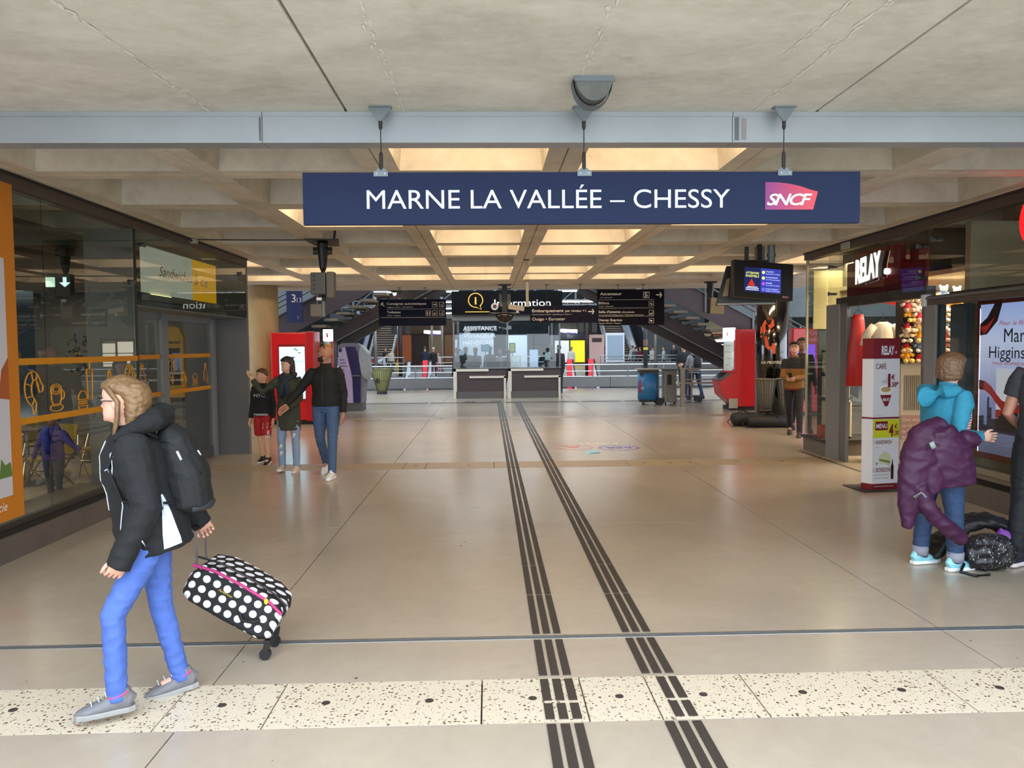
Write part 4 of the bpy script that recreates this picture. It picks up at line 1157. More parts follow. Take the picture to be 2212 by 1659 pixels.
for i, (a, b) in enumerate((('ÉTIQUETEZ', 'systématiquement vos bagages'), ('NE VOUS SÉPAREZ PAS', 'de vos affaires personnelles'), ('REGARDEZ', 'sous votre siège et aux alentours'), ('Si vous repérez un bagage abandonné', 'PARLEZ-EN À VOTRE VOISIN'))):
    z = 0.12 - i * 0.085
    text(a, mw, t, on(0.03, z), Xd, Ud, h=0.018, w=(0.12, 0.19, 0.10, 0.2)[i])
    text(b, mw, t, on(0.03, z - 0.03), Xd, Ud, h=0.014, w=0.22)
    MB().tube([on(-0.01, z - 0.006, -0.056), on(-0.01, z - 0.006, -0.059)], 0.024, 14).build('round_mark', [my, my, M('a040c8', 0.4, emit=0.9), M('5a5ae8', 0.4, emit=0.9)][i], t)
MB().poly([on(-0.26, -0.10), on(-0.14, -0.10), on(-0.195, 0.01)], T @ Vector((0, -1, 0)) - T @ Vector((0, 0, 0)), 0.002).build('warning_triangle', M('b02a1a', 0.4, emit=0.7), t)
for z in (-0.115, -0.135, -0.158): MB().box(-0.285 + (0.02 if z > -0.13 else 0), -0.08 - (0.02 if z > -0.13 else 0), -0.058, -0.056, z - 0.004, z + 0.004, T=T).build('text_bar', mw, t)
MB().box(0.30, 0.40, -0.053, -0.05, -0.245, -0.215, T=T).build('emblem', M('8a1f3a', 0.4), t); text('SNCF', m_white, t, on(0.305, -0.238, -0.054), Xd, Ud, h=0.016, w=0.09)
t2 = thing('hanging_screen', 'second dark screen behind the tilted monitor, facing away', 'screen', (3.95, 11.62, 2.66), R(-10))
mb = MB().poly([(-0.46, 0, -0.3), (0.44, 0, -0.3), (0.44, 0, 0.3), (-0.30, 0, 0.3)], (0, 1, 0), 0.08); mb.build('casing', m_black, t2, bevel=0.01)
pbox('hanger', -0.03, 0.03, 0.02, 0.06, 0.25, 0.59, m_black, t2)
pbox('trim', -0.44, 0.42, -0.012, 0.0, -0.295, -0.27, M('7a7468', 0.4, 0.5), t2)
MB().poly([(-0.36, -0.012, -0.16), (-0.28, -0.012, -0.16), (-0.25, -0.012, 0.12), (-0.3, -0.012, 0.1)], (0, 1, 0), 0.01).build('pale_sticker', M('9a8a70', 0.5), t2)
t3 = thing('screen_mast', 'grey steel mast carrying the two hanging screens from the ceiling', 'mast', (4.22, 11.5, 0))
pbox('mast', -0.12, 0.0, 0.10, 0.22, 2.95, 3.25, m_greyb, t3); MB().tube([(0.06, 0.0, 3.25), (0.06, 0, 2.98)], 0.055, 14).tube([(0.06, 0, 3.08), (0.06, 0, 3.13)], 0.07, 14).build('pipe', m_galv, t3)
pbox('cross_arm', -0.5, 0.1, 0.0, 0.04, 2.99, 3.03, m_black, t3)
pbox('bracket', -0.25, -0.12, -0.2, 0.16, 2.93, 2.99, m_black, t3)
# conduit and socket box on the left
t = thing('conduit', 'thin dark cable conduit running along a ceiling rib from the sandwich bar to the loudspeakers', 'cable', (-3.95, 10.52, 3.235))
MB().tube([(0, 0, 0), (0.9, 0.03, -0.005), (1.6, 0.08, 0.0)], 0.009, 6).build('pipe', M('3a3733', 0.5), t)
pbox('socket_box', -0.12, 0.03, -0.04, 0.03, -0.05, 0.01, M('a8a49a', 0.5), t, 0.005)
for q in (-0.08, -0.03): MB().tube([(q, -0.041, -0.02), (q, -0.045, -0.02)], 0.014, 8).build('socket_hole', m_black, t)
# ------------------------------------------------------------------ machines in the passage
t = thing('photo_kiosk', 'red kiosk with a bright portrait screen beside the round column', 'kiosk', (-5.02, 17.75, 0))
pbox('body', 0, 0.96, 0, 0.75, 0.10, 2.13, m_red, t, 0.03)
pbox('base', 0.05, 0.95, 0.04, 0.7, 0.0, 0.1, m_black, t)
pbox('side_band', 0.80, 1.0, -0.03, 0.6, 0.08, 2.15, M('a50f16', 0.35), t, 0.02)
pbox('screen_frame', 0.17, 0.80, -0.015, 0.0, 0.55, 1.86, M('8a0d12', 0.4), t)
pbox('lit_screen', 0.20, 0.78, -0.022, -0.012, 0.60, 1.80, M('a9dcf2', 0.4, emit=0.95), t)
text('LAST IN THE PLACE', M('4a86a8', 0.5), t, (0.25, -0.024, 1.45), h=0.03, w=0.5)
MB().tube([(0.34, -0.022, 1.28), (0.34, -0.028, 1.28)], 0.075, 20).build('round_offer', M('2f8f8a', 0.5, emit=0.4), t)
text('2€', m_white, t, (0.34, -0.029, 1.245), h=0.065, align='CENTER', bold=0.02)
MB().ball((0.5, -0.022, 1.55), (0.06, 0.003, 0.025), 10).build('fish_mark', M('4a86c8', 0.5), t)
for k, (x, z) in enumerate(((0.6, 1.72), (0.66, 1.66), (0.56, 1.75), (0.3, 0.8), (0.26, 0.72))):
    MB().ball((x, -0.022, z), (0.035, 0.003, 0.015), 8).build('leaf_mark', M('5ab070', 0.5), t)
t = thing('drinks_machine', 'narrow drinks machine with a glowing white top, right of the red kiosk', 'vending machine', (-4.0, 18.9, 0))
pbox('body', -0.62, 0.12, 0.10, 0.8, 0.0, 1.9, M('3a3e40', 0.4, 0.3), t, 0.02)
MB().lathe([(0.0, 1.93), (0.115, 1.93), (0.12, 1.95), (0.12, 2.2), (0.115, 2.22), (0.0, 2.22)], (0.06, 0, 0), 20).build('light_cap', M('f4f2ff', 0.4, emit=1.6), t)
MB().poly([(0.06, -0.123, 2.0), (0.09, -0.123, 2.04), (0.075, -0.123, 2.12), (0.055, -0.123, 2.17), (0.045, -0.123, 2.08)], (0, -1, 0), 0.004).build('red_drop', m_red, t)
MB().tube([(0.06, 0.0, 0.7), (0.06, 0.0, 1.93)], 0.10, 16).build('glass_column', M('93a39a', 0.15, emit=0.12), t)
pbox('yellow_products', -0.03, 0.15, -0.11, -0.09, 1.62, 1.86, M('c9b53a', 0.5), t, 0.01); pbox('red_edge', 0.15, 0.18, -0.1, 0.05, 0.6, 1.93, m_red, t)

t = thing('ticket_machine', 'lavender and violet ticket machine with a curved pale side, left of the wire basket', 'ticket machine', (-4.18, 21.3, 0))
prof = [(0.0, 0.22), (0.0, 1.84), (0.12, 1.90), (0.45, 1.90), (0.62, 1.82), (0.70, 1.6), (0.74, 1.3), (0.72, 0.9), (0.66, 0.5), (0.64, 0.22)]
MB().poly([(x, 0.0, z) for x, z in prof], (0, 1, 0), 0.75).build('body', M('6b6675', 0.45), t, bevel=0.02)
MB().poly([(0.02, -0.006, 0.24), (0.02, -0.006, 1.74), (0.20, -0.006, 1.78), (0.38, -0.006, 0.95), (0.40, -0.006, 0.24)], (0, -1, 0), 0.01).build('side_panel', M('a291b4', 0.5), t)
MB().poly([(0.22, -0.006, 1.80), (0.48, -0.006, 1.80), (0.58, -0.006, 1.5), (0.62, -0.006, 1.1), (0.60, -0.006, 0.24), (0.42, -0.006, 0.24), (0.40, -0.006, 0.95)], (0, -1, 0), 0.012).build('violet_band', M('241747', 0.3), t)
MB().poly([(0.55, -0.02, 1.45), (0.62, -0.02, 1.85), (0.82, -0.02, 1.62), (0.86, -0.02, 1.1), (0.80, -0.02, 0.86), (0.66, -0.02, 0.95), (0.60, -0.02, 1.2)], (0, 1, 0), 0.62).build('pale_console', M('8d9194', 0.45), t, bevel=0.03)
pbox('plinth', 0.05, 0.64, 0.05, 0.7, 0, 0.22, M('4a4a4c', 0.5), t)
pbox('shelf', 0.38, 0.60, -0.1, 0.0, 0.98, 1.01, m_steel_d, t)
for i, s in enumerate(('achat', 'retrait', 'échange')):
    text(s, M('3b2455', 0.5), t, (0.05, -0.018, 1.42 - 0.085 * i), h=0.045, bold=0.02)
pbox('small_badge', 0.05, 0.17, -0.02, -0.014, 1.12, 1.18, M('7a2a58', 0.5), t, 0.005); text('SNCF', m_white, t, (0.06, -0.022, 1.135), h=0.025, w=0.1)
pbox('access_mark', 0.03, 0.11, -0.02, -0.014, 1.65, 1.75, M('241747', 0.5), t)

t = thing('drinks_machine', 'big red vending machine with a glowing round top and glass front, beside the black column', 'vending machine', (6.12, 20.2, 0))
MB().poly([(0.45, 0, 0.1), (0.10, 0, 0.42), (0.02, 0, 0.80), (0.42, 0, 1.10), (0.42, 0, 2.17), (1.35, 0, 2.17), (1.35, 0, 0.1)], (0, 1, 0), 0.7).build('body', m_red, t, bevel=0.02)
pbox('base', 0.35, 1.3, 0.05, 0.75, 0.0, 0.1, m_black, t); pbox('steel_skirt', 0.28, 0.52, -0.012, 0.0, 0.06, 0.32, M('a59a88', 0.3, 0.8), t)
MB().tube([(0.32, 0.12, 1.05), (0.32, 0.12, 1.88)], 0.14, 20).build('glass_column', M('a9b6b2', 0.15, emit=0.35), t, smooth=True)
for z in (1.2, 1.38, 1.55, 1.72): MB().tube([(0.32, 0.12, z), (0.32, 0.12, z + 0.03)], 0.146, 16).build('shelf_ring', m_white, t)
MB().lathe([(0.0, 1.88), (0.16, 1.88), (0.165, 1.90), (0.165, 2.18), (0.16, 2.21), (0.0, 2.21)], (0.32, 0.12, 0), 24).build('light_cap', M('f4f0ff', 0.4, emit=1.8), t)
MB().ball((0.22, -0.02, 2.04), (0.015, 0.01, 0.06), 8).build('red_drop', m_red, t)
MB().poly([(-0.02, -0.01, 0.83), (0.38, -0.01, 1.12), (0.42, -0.01, 1.05), (0.05, -0.01, 0.78)], (0, 1, 0), 0.6).build('console', M('4b4d50', 0.3, 0.5), t)
pbox('red_ring', 0.15, 0.50, -0.03, 0.2, 1.02, 1.07, m_red, t, 0.01)
t = thing('red_kiosk', 'second red kiosk with a violet screen, partly hidden behind the man with the phone', 'kiosk', (7.35, 18.3, 0))
pbox('body', 0, 0.75, 0, 0.7, 0.1, 2.15, m_red, t, 0.03); pbox('base', 0.04, 0.7, 0.04, 0.66, 0, 0.1, m_black, t)
pbox('lit_screen', 0.06, 0.55, -0.02, 0.0, 0.9, 1.75, M('7a4ae0', 0.4, emit=1.1), t)
pbox('white_lamp', 0.66, 0.74, -0.05, 0.0, 1.95, 2.25, M('f4f0ff', 0.4, emit=1.0), t, 0.01)

# wire waste baskets
def wire_basket(label, loc, r1, r0, z0, z1, half=False, liner='8f8c84', n=26, mount=None):
    t = thing('wire_basket', label, 'waste basket', loc)
    a0, a1 = (0, 360)
    for k in range(n):
        a = 2 * PI * k / n
        MB().tube([(r0 * math.cos(a), r0 * math.sin(a), z0), (r1 * math.cos(a), r1 * math.sin(a), z1)], 0.0075, 5).build('wire', M('4d4a40', 0.4, 0.6), t)
    for r, z, w in ((r1, z1, 0.014), (r0, z0, 0.012), ((r0 + r1) * 0.5, (z0 + z1) * 0.5, 0.006)):
        MB().tube([(r * math.cos(2 * PI * k / 24), r * math.sin(2 * PI * k / 24), z) for k in range(25)], w, 6, cap=False).build('ring', M('6b675a', 0.4, 0.6), t)
    MB().lathe([(0.0, z0 + 0.01), (r0 * 0.88, z0 + 0.01), (r0 * 1.0, z0 + 0.1), ((r0 + r1) * 0.47, (z0 + z1) * 0.5), (r1 * 0.93, z1 - 0.02), (r1 * 0.97, z1 + 0.015)], n=18, cap=False).build('bin_liner', M(liner, 0.35, bump=0.8, bscale=14), t, smooth=True)
    return t
w = wire_basket('wire waste basket with a black symbol, standing by the well railing beside the ticket machine', (-4.1, 29.3, 0), 0.43, 0.17, 0.06, 0.95, liner='8b8f5c', n=30)
MB().lathe([(0.0, 0.0), (0.2, 0.0), (0.19, 0.07), (0.0, 0.07)], n=14).build('foot', m_black, w)
MB().ball((-0.13, -0.34, 0.52), (0.08, 0.01, 0.10), 10).build('black_mark', m_black, w)
for i, x in enumerate((6.02, 6.46)):
    w = wire_basket(['wire waste basket with a pale liner fixed to the black column, further from the shop', 'wire waste basket with a white liner fixed to the black column, nearer to the shop'][i], (x, 16.42, 0), 0.215, 0.115, 0.33, 1.0, liner=['7a7464', 'a5a39c'][i], n=20)
    pbox('wall_bracket', -0.02, 0.02, 0.1, 0.25, 0.55, 0.95, m_black, w)

# wheeled blue bin
t = thing('wheeled_bin', 'blue rounded bin on wheels with a flat top, standing before the railing', 'bin', (4.70, 22.5, 0))
prof = []
o = MB().tube([(0, 0.0, 0.17), (0, 0.0, 0.95)], [(0.30, 0.24)] * 2, 28).build('blue_shell', M('2a6fa3', 0.35), t, smooth=False)
for p in o.data.polygons: p.use_smooth = len(p.vertices) == 4
pbox('upper_frame', -0.27, 0.27, -0.2, 0.2, 0.9, 1.04, M('3a3028', 0.5), t)
pbox('flat_top', -0.34, 0.34, -0.26, 0.26, 1.04, 1.08, M('a39a88', 0.5), t, 0.01)
pbox('side_post', 0.24, 0.33, -0.05, 0.05, 0.1, 1.06, m_steel_d, t)
for y in (-0.22, 0.2):
    MB().tube([(0.33, y, 0.11), (0.33, y + 0.05, 0.11)], 0.11, 18).build('wheel', m_black, t)
MB().tube([(-0.16, -0.15, 0.045), (-0.16, -0.11, 0.045)], 0.045, 12).build('caster', m_black, t); pbox('under_frame', -0.25, 0.33, -0.15, 0.15, 0.09, 0.18, m_black, t)
MB().ball((-0.24, -0.14, 0.55), (0.06, 0.03, 0.2), 12).build('red_roundel', M('9a2440', 0.4), t)
text('o', m_white, t, (-0.24, -0.21, 0.47), (1, 0, 0), h=0.12)
# steel barrier by the far right
t = thing('steel_barrier', 'brushed steel barrier with rails and a wide post, to the right of the blue bin', 'barrier', (5.35, 21.6, 0))
mst = M('8f877b', 0.4, 0.5)
pbox('wide_post', 0.10, 0.22, -0.06, 0.06, 0, 1.08, mst, t); pbox('thin_post', 0.40, 0.44, -0.02, 0.02, 0, 1.06, mst, t)
pbox('top_rail', 0.08, 1.5, -0.04, 0.04, 1.07, 1.11, mst, t); pbox('low_rail', 0.02, 1.5, -0.05, -0.02, 0.66, 0.70, M('a09888', 0.3, 0.7), t); pbox('low_rail', 0.1, 1.5, 0.03, 0.06, 0.76, 0.79, mst, t)
MB().poly([(0.34, -0.03, 0.66), (0.5, -0.03, 0.66), (0.42, -0.03, 0.55)], (0, 1, 0), 0.03).poly([(0.34, -0.03, 1.07), (0.5, -0.03, 1.07), (0.42, -0.03, 0.94)], (0, 1, 0), 0.03).build('gusset', mst, t)
MB().ball((0.0, -0.04, 0.68), 0.05, 8).build('rail_knob', M('9fb5a5', 0.3), t)
pbox('end_post', 1.42, 1.5, -0.05, 0.05, 0, 1.08, mst, t)
t = thing('control_cabinet', 'grey steel control cabinet standing just left of the barrier post', 'cabinet', (5.16, 22.3, 0))
pbox('cabinet', 0, 0.36, 0, 0.4, 0.08, 1.02, M('77756f', 0.4, 0.5), t, 0.02); pbox('cabinet_top', -0.03, 0.40, -0.03, 0.43, 1.02, 1.07, M('5b5955', 0.4, 0.5), t)
pbox('reader', 0.08, 0.2, -0.02, 0, 0.6, 0.9, m_black, t)
for q in (0.03, 0.3): MB().tube([(q, 0.1, 0.04), (q + 0.03, 0.1, 0.04)], 0.04, 10).tube([(q, 0.1, 0.04), (q, 0.1, 0.1)], 0.012, 6).build('caster', m_black, t)
t = thing('luggage_trolley', 'blue-framed luggage trolley behind the barrier, in front of the red vending machine', 'trolley', (6.1, 23.4, 0))
for x in (0, 0.42): MB().tube([(x, 0, 0.12), (x, 0, 0.95)], 0.018, 8).build('upright', M('2d4f70', 0.4), t)
MB().tube([(0, 0, 0.95), (0.42, 0, 0.95)], 0.02, 8).build('handle', M('2d4f70', 0.4), t); pbox('deck', -0.5, 0.45, -0.25, 0.25, 0.16, 0.2, M('2b2f36', 0.5), t)
for x in (-0.42, 0.35):
    for y in (-0.2, 0.2): MB().tube([(x, y, 0.08), (x, y + 0.03, 0.08)], 0.08, 12).tube([(x, y, 0.08), (x, y, 0.18)], 0.015, 6).build('wheel', m_black, t)

# ------------------------------------------------------------------ sandwich bar interior behind the left glass
ri = struct('room_left')
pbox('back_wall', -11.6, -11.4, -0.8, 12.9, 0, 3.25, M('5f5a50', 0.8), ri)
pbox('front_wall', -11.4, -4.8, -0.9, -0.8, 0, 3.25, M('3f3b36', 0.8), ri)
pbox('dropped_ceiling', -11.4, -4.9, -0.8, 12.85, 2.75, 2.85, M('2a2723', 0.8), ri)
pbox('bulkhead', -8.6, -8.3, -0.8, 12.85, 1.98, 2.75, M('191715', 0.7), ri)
area('bar_light', (-7.2, 7.5, 2.7), 2.5, 190, (1.0, 0.86, 0.68), sy=8)
t = thing('sandwich_sign', 'lit white and yellow sign box over the sandwich bar doors', 'sign', (-4.30, 9.75, 2.42))
pbox('white_part', -0.05, 0.0, 0.0, 1.55, 0.06, 0.64, M('c9cdbf', 0.5, emit=0.35), t)
pbox('yellow_part', -0.05, 0.0, 1.55, 2.52, 0.06, 0.64, M('d9a010', 0.5, emit=0.55), t)
pbox('lamp_rail', -0.02, 0.08, -0.05, 2.58, -0.05, 0.03, M('a9aaa0', 0.4, 0.3), t, 0.01)
pbox('top_rail', -0.03, 0.03, -0.03, 2.55, 0.64, 0.68, M('b5b6ac', 0.4, 0.3), t)
pbox('lit_strip', 0.0, 0.02, 0.15, 0.75, 0.03, 0.045, M('fff0a0', 0.5, emit=3), t)
text('Sandwiches', M('b07a10', 0.5), t, (0.003, 0.42, 0.30), (0, 1, 0), h=0.14, w=1.12, shear=0.3)
text('& cie', m_white, t, (0.003, 1.60, 0.28), (0, 1, 0), h=0.17, w=0.55, shear=0.3)
t = thing('exit_sign', 'small lit white exit sign with a down arrow behind the left glass', 'sign', (-6.0, 10.6, 2.62))
for q, nm in ((0, 'pictogram_plate'), (0.26, 'arrow_plate')):
    pass
pbox('pictogram_plate', 0, 0.11, 0, 0.03, 0, 0.14, M('bfe8d0', 0.4, emit=1.0), t)
MB().poly([(0.18, 0, 0.06), (0.25, 0, 0.0), (0.32, 0, 0.06), (0.27, 0, 0.06), (0.27, 0, 0.14), (0.23, 0, 0.14), (0.23, 0, 0.06)], (0, 1, 0), 0.02).build('down_arrow', M('d5f5ff', 0.4, emit=1.2), t)
pbox('hanger', 0.05, 0.07, 0.01, 0.02, 0.13, 0.14, m_black, t)
# glowing boards added for brightness, and slatted screens, at the back
for i, (y, w, c, e) in enumerate([(2.8, 1.1, 'c9c6b8', .35), (4.3, 0.8, '8a8676', .2), (5.5, 1.3, 'd9e2e6', .6), (7.2, 0.9, 'e8e2c8', .35), (8.4, 1.4, 'd5dde8', .7), (10.2, 1.2, '9aa488', .3)]):
    t = thing('glow_board', ['pale added glow board', 'dim olive added glow board', 'bluish white added glow board', 'cream added glow board', 'widest bright added glow board', 'greenish added glow board'][i] + ' on the back wall of the sandwich bar', 'board', (-11.4, y, 1.35))
    pbox('board_face', 0, 0.04, 0, w, 0, 0.75, M(c, 0.5, emit=e), t); pbox('frame', -0.0, 0.03, -0.04, w + 0.04, -0.04, 0, m_black, t)
for i, (x, y) in enumerate(((-7.9, 9.2), (-7.9, 11.6))):
    t = thing('slatted_screen', ['upright screen of white slats nearer the camera in the sandwich bar', 'upright screen of white slats deeper in the sandwich bar'][i], 'screen', (x, y, 0))
    pbox('frame', 0.01, 0.04, 0, 0.55, 0, 2.0, m_dark, t)
    for k in range(24): pbox('slat', 0.04, 0.055, 0.02, 0.53, 0.75 + 0.05 * k, 0.775 + 0.05 * k, M('b9bcb8', 0.5), t)
t = thing('interior_column', 'round grey-brown concrete column standing inside the sandwich bar', 'column', (-7.0, 9.3, 0))
MB().lathe([(0.32, 0), (0.32, 2.75)], n=28).build('shaft', M('6b6252', 0.8), t, smooth=True)
t = thing('yellow_info_kiosk', 'yellow rounded kiosk marked Alarm! behind the sandwich bar door', 'kiosk', (-5.15, 12.2, 0))
MB().poly([(0, 0, 1.0), (0, 0, 2.0), (0.06, 0, 2.1), (0.15, 0, 2.13), (0.27, 0, 2.1), (0.34, 0, 1.95), (0.34, 0, 1.0)], (0, 1, 0), 0.12).build('head', M('c2951c', 0.4), t)
pbox('dark_window', 0.06, 0.28, -0.01, 0, 1.2, 1.78, m_black, t); pbox('stand', 0.04, 0.30, 0.0, 0.12, 0, 1.0, M('3a3428', 0.5), t)
text('Alarm!', m_black, t, (0.05, -0.004, 1.85), h=0.05, w=0.24, bold=0.02)
t = thing('potted_tree', 'dark-leaved indoor tree in a pot behind the sandwich bar door', 'plant', (-6.2, 12.2, 0))
MB().lathe([(0.0, 0), (0.2, 0), (0.25, 0.4), (0.0, 0.4)], n=16).build('pot', M('4a4038', 0.6), t)
MB().tube([(0, 0, 0.38), (0.04, 0, 1.0), (-0.03, 0.02, 1.6)], [0.035, 0.03, 0.02], 8).build('trunk', M('3a2c20', 0.8), t)
lf = MB()
for k in range(320):
    a, b, r = random.uniform(0, 2 * PI), random.uniform(-1, 1), random.uniform(0.2, 0.48)
    c = Vector((r * math.cos(a) * math.sqrt(1 - b * b), r * math.sin(a) * math.sqrt(1 - b * b) * 0.7, 1.75 + 0.6 * b * r * 1.4))
    d = Vector((random.uniform(-1, 1), random.uniform(-1, 1), random.uniform(-1, 0.3))).normalized() * 0.055; s = d.cross(Vector((0, 0, 1))).normalized() * 0.022
    lf.add([c, c + d + s, c + d * 2, c + d - s], [(0, 1, 2, 3)])
o = lf.build('foliage', M('1f2c1c', 0.5), t); o['kind'] = 'stuff'
# yellow chairs with chrome legs, and tables
def chair_proto():
    t = thing('cafe_chair', 'x', 'chair')
    MB().poly([(-0.21, -0.2, 0.43), (0.21, -0.2, 0.43), (0.21, 0.22, 0.45), (-0.21, 0.22, 0.45)], (0, 0, 1), 0.03).build('seat', M('8a7320', 0.45), t, bevel=0.01)
    mb = MB(); rings = []
    for k in range(6):
        z = 0.48 + 0.36 * k / 5; y = -0.19 - 0.08 * k / 5
        rings.append([Vector((0.2 * math.sin(u), y - 0.05 + 0.05 * abs(math.sin(u)) ** 2, z)) for u in [(-1 + 2 * i / 8) * 1.3 for i in range(9)]] + [Vector((0.2 * math.sin(u), y - 0.065 + 0.05 * abs(math.sin(u)) ** 2, z)) for u in [(1 - 2 * i / 8) * 1.3 for i in range(9)]])
    mb.loft(rings).build('backrest', M('8a7320', 0.45), t)
    ch = M('b5b2a8', 0.2, 0.9)
    for sx in (-1, 1):
        MB().tube([(sx * 0.22, 0.24, 0.0), (sx * 0.22, -0.12, 0.44), (sx * 0.22, -0.28, 0.62)], 0.011, 7).build('leg', ch, t)
        MB().tube([(sx * 0.22, -0.28, 0.0), (sx * 0.22, 0.16, 0.44), (sx * 0.23, 0.10, 0.64), (sx * 0.23, -0.2, 0.66)], 0.011, 7).build('leg', ch, t)
    MB().tube([(-0.22, 0.05, 0.3), (0.22, 0.05, 0.3)], 0.009, 6).build('stretcher', ch, t)
    return t
cp = chair_proto()
for i, (x, y, rz, lab) in enumerate([(-5.05, 7.9, 200, 'yellow shell chair with chrome legs nearest to the orange poster'), (-5.35, 9.35, 160, 'yellow shell chair with chrome legs under the cup drawing'), (-5.2, 10.3, 190, 'yellow shell chair with chrome legs beneath the drink drawing'), (-6.6, 8.2, 20, 'yellow shell chair with chrome legs across the nearest cafe table'), (-6.3, 10.9, 30, 'yellow shell chair furthest from the glass in the sandwich bar')]):
    o = cp if i == 0 else copy_tree(cp)
    o.location = (x, y, 0); o.rotation_euler = (0, 0, R(rz)); o['label'] = lab; o['group'] = 'yellow cafe chairs behind the left glass'
for i, (x, y) in enumerate(((-5.9, 8.0), (-6.1, 10.2))):
    t = thing('cafe_table', ['dark square cafe table nearer the poster behind the left glass', 'dark square cafe table beside the inner column'][i], 'table', (x, y, 0))
    pbox('tabletop', -0.35, 0.35, -0.35, 0.35, 0.72, 0.75, M('3a342c', 0.4), t, 0.005); MB().tube([(0, 0, 0.02), (0, 0, 0.72)], 0.03, 10).build('column', m_steel, t); pbox('foot', -0.22, 0.22, -0.22, 0.22, 0, 0.02, m_steel_d, t)

# ------------------------------------------------------------------ newsagent shop interior
rr = struct('room_right')
m_in = M('c2b79a', 0.7)
pbox('back_wall', 9.2, 9.3, -0.8, 12.5, 0, 3.25, m_in, rr)
pbox('shop_ceiling', 5.75, 9.2, 9.1, 12.45, 2.62, 2.68, M('d9cfb5', 0.7), rr)
pbox('partition', 5.75, 9.2, 9.0, 9.1, 0, 3.2, m_in, rr)
pbox('display_backing', 5.55, 5.62, -0.8, 8.8, 0.2, 2.2, M('b0a88e', 0.6), rr)
pbox('display_backing', 5.40, 5.47, 8.50, 8.8, 0.3, 2.2, M('5d6a76', 0.5), rr)
pbox('dark_bulkhead', 5.5, 9.2, -0.8, 9.0, 2.3, 2.36, M('4a443a', 0.7), rr)
pbox('bulkhead_face', 5.8, 9.2, 9.9, 12.4, 2.66, 3.2, M('6b6455', 0.7), rr)
area('shop_light', (6.6, 10.8, 2.58), 1.4, 170, (1.0, 0.84, 0.62), sy=2.6)
area('shop_light', (7.6, 5.5, 3.15), 1.5, 45, (1.0, 0.86, 0.66), sy=5)
area('showcase_light', (5.75, 12.1, 3.05), 0.4, 16, (1.0, 0.85, 0.55), sy=0.4)
for i, (x, y) in enumerate(((5.9, 10.2), (6.3, 11.2))):
    t = thing('downlight', ['round ceiling downlight nearer the shop door', 'round ceiling downlight deeper in the shop'][i], 'lamp', (x, y, 2.62))
    MB().tube([(0, 0, -0.004), (0, 0, 0)], 0.06, 16).build('lit_disc', M('fff0d0', 0.5, emit=4), t); MB().lathe([(0.06, -0.01), (0.075, -0.01), (0.075, 0), (0.06, 0)], n=16).build('rim', m_white, t)
# illuminated shop name
t = thing('shop_name_sign', 'shop name in glowing white letters on a dark red panel over the shop door', 'sign', (5.33, 11.25, 0))
pbox('red_panel', 0.0, 0.03, -2.05, 0.0, 2.44, 2.93, M('a01818', 0.45), t)
pbox('red_box', -0.05, 0.0, -1.55, -0.30, 2.52, 3.05, M('a81a16', 0.45), t)
mr_ = M('f7f4ee', 0.5, emit=1.5)
for dx_, mt_ in ((0.07, M('b9b5ae', 0.5)), (0.10, mr_)):
    pass
S = (0, -1, 0.088)
for k in range(9):
    text('RELAY', M('aaa6a0', 0.5) if k < 8 else mr_, t, (-0.06 - 0.011 * k, -0.56, 2.60), S, (0, 0.0, 1), h=0.33, w=0.68, bold=0.035, name='letters' if k == 8 else 'letter_side')
MB().tube([(-0.06, -1.30, 2.70), (-0.11, -1.30, 2.70)], 0.04, 18).build('round_dot', mr_, t)
text('®', M('7a7672', 0.5), t, (-0.113, -1.275, 2.68), S, (0, 0, 1), h=0.045)
t = thing('round_neon_sign', 'glowing red round sign cut by the picture edge above the shop window', 'sign', (4.98, 6.80, 2.87))
MB().tube([(0, 0, 0), (0.09, 0, 0)], 0.275, 32).build('red_disc', M('e01018', 0.4, emit=1.2), t); pbox('wall_arm', 0.09, 0.3, -0.03, 0.03, -0.03, 0.03, m_black, t)
t = thing('air_duct', 'grey ventilation duct end with a cable above the shop window', 'duct', (6.0, 8.1, 2.75))
MB().tube([(0, 0, 0), (1.6, -0.5, 0)], 0.28, 20).build('duct', M('7d776b', 0.4, 0.4), t, smooth=True)
MB().tube([(-0.1, -0.1, -0.35), (-0.05, -0.2, -0.12), (0.1, -0.35, -0.1), (0.2, -0.5, -0.3)], 0.012, 6).build('cable', m_black, t)

# advertising lightbox in the window
t = thing('lightbox_poster', 'backlit advertising poster in a dark red frame inside the shop window', 'poster', (5.34, 8.2, 0.5))
mfr = M('7a1a12', 0.45)
pbox('frame', 0.0, 0.08, -2.9, 0.02, 0.0, 1.72, mfr, t, 0.004)
pm = bpy.data.materials.new('poster_print'); pm.use_nodes = True
nt = pm.node_tree; b = nt.nodes['Principled BSDF']
tc = nt.nodes.new('ShaderNodeTexCoord'); sp = nt.nodes.new('ShaderNodeSeparateXYZ'); rp = nt.nodes.new('ShaderNodeValToRGB'); mr = nt.nodes.new('ShaderNodeMapRange')
mr.inputs[1].default_value = 0.06; mr.inputs[2].default_value = 1.66
nt.links.new(tc.outputs['Object'], sp.inputs[0]); nt.links.new(sp.outputs[2], mr.inputs[0]); nt.links.new(mr.outputs[0], rp.inputs[0])
e = rp.color_ramp.elements; e[0].color = (*lin('50556e'), 1); e[1].color = (*lin('9db2ee'), 1); k_ = e.new(0.35); k_.color = (*lin('7e84b0'), 1); k_ = e.new(0.75); k_.color = (*lin('c2cdf0'), 1)
nt.links.new(rp.outputs[0], b.inputs['Base Color']); nt.links.new(rp.outputs[0], b.inputs['Emission Color']); b.inputs['Emission Strength'].default_value = 0.55
pbox('backlit_sheet', -0.006, 0.0, -2.85, -0.05, 0.07, 1.66, pm, t)
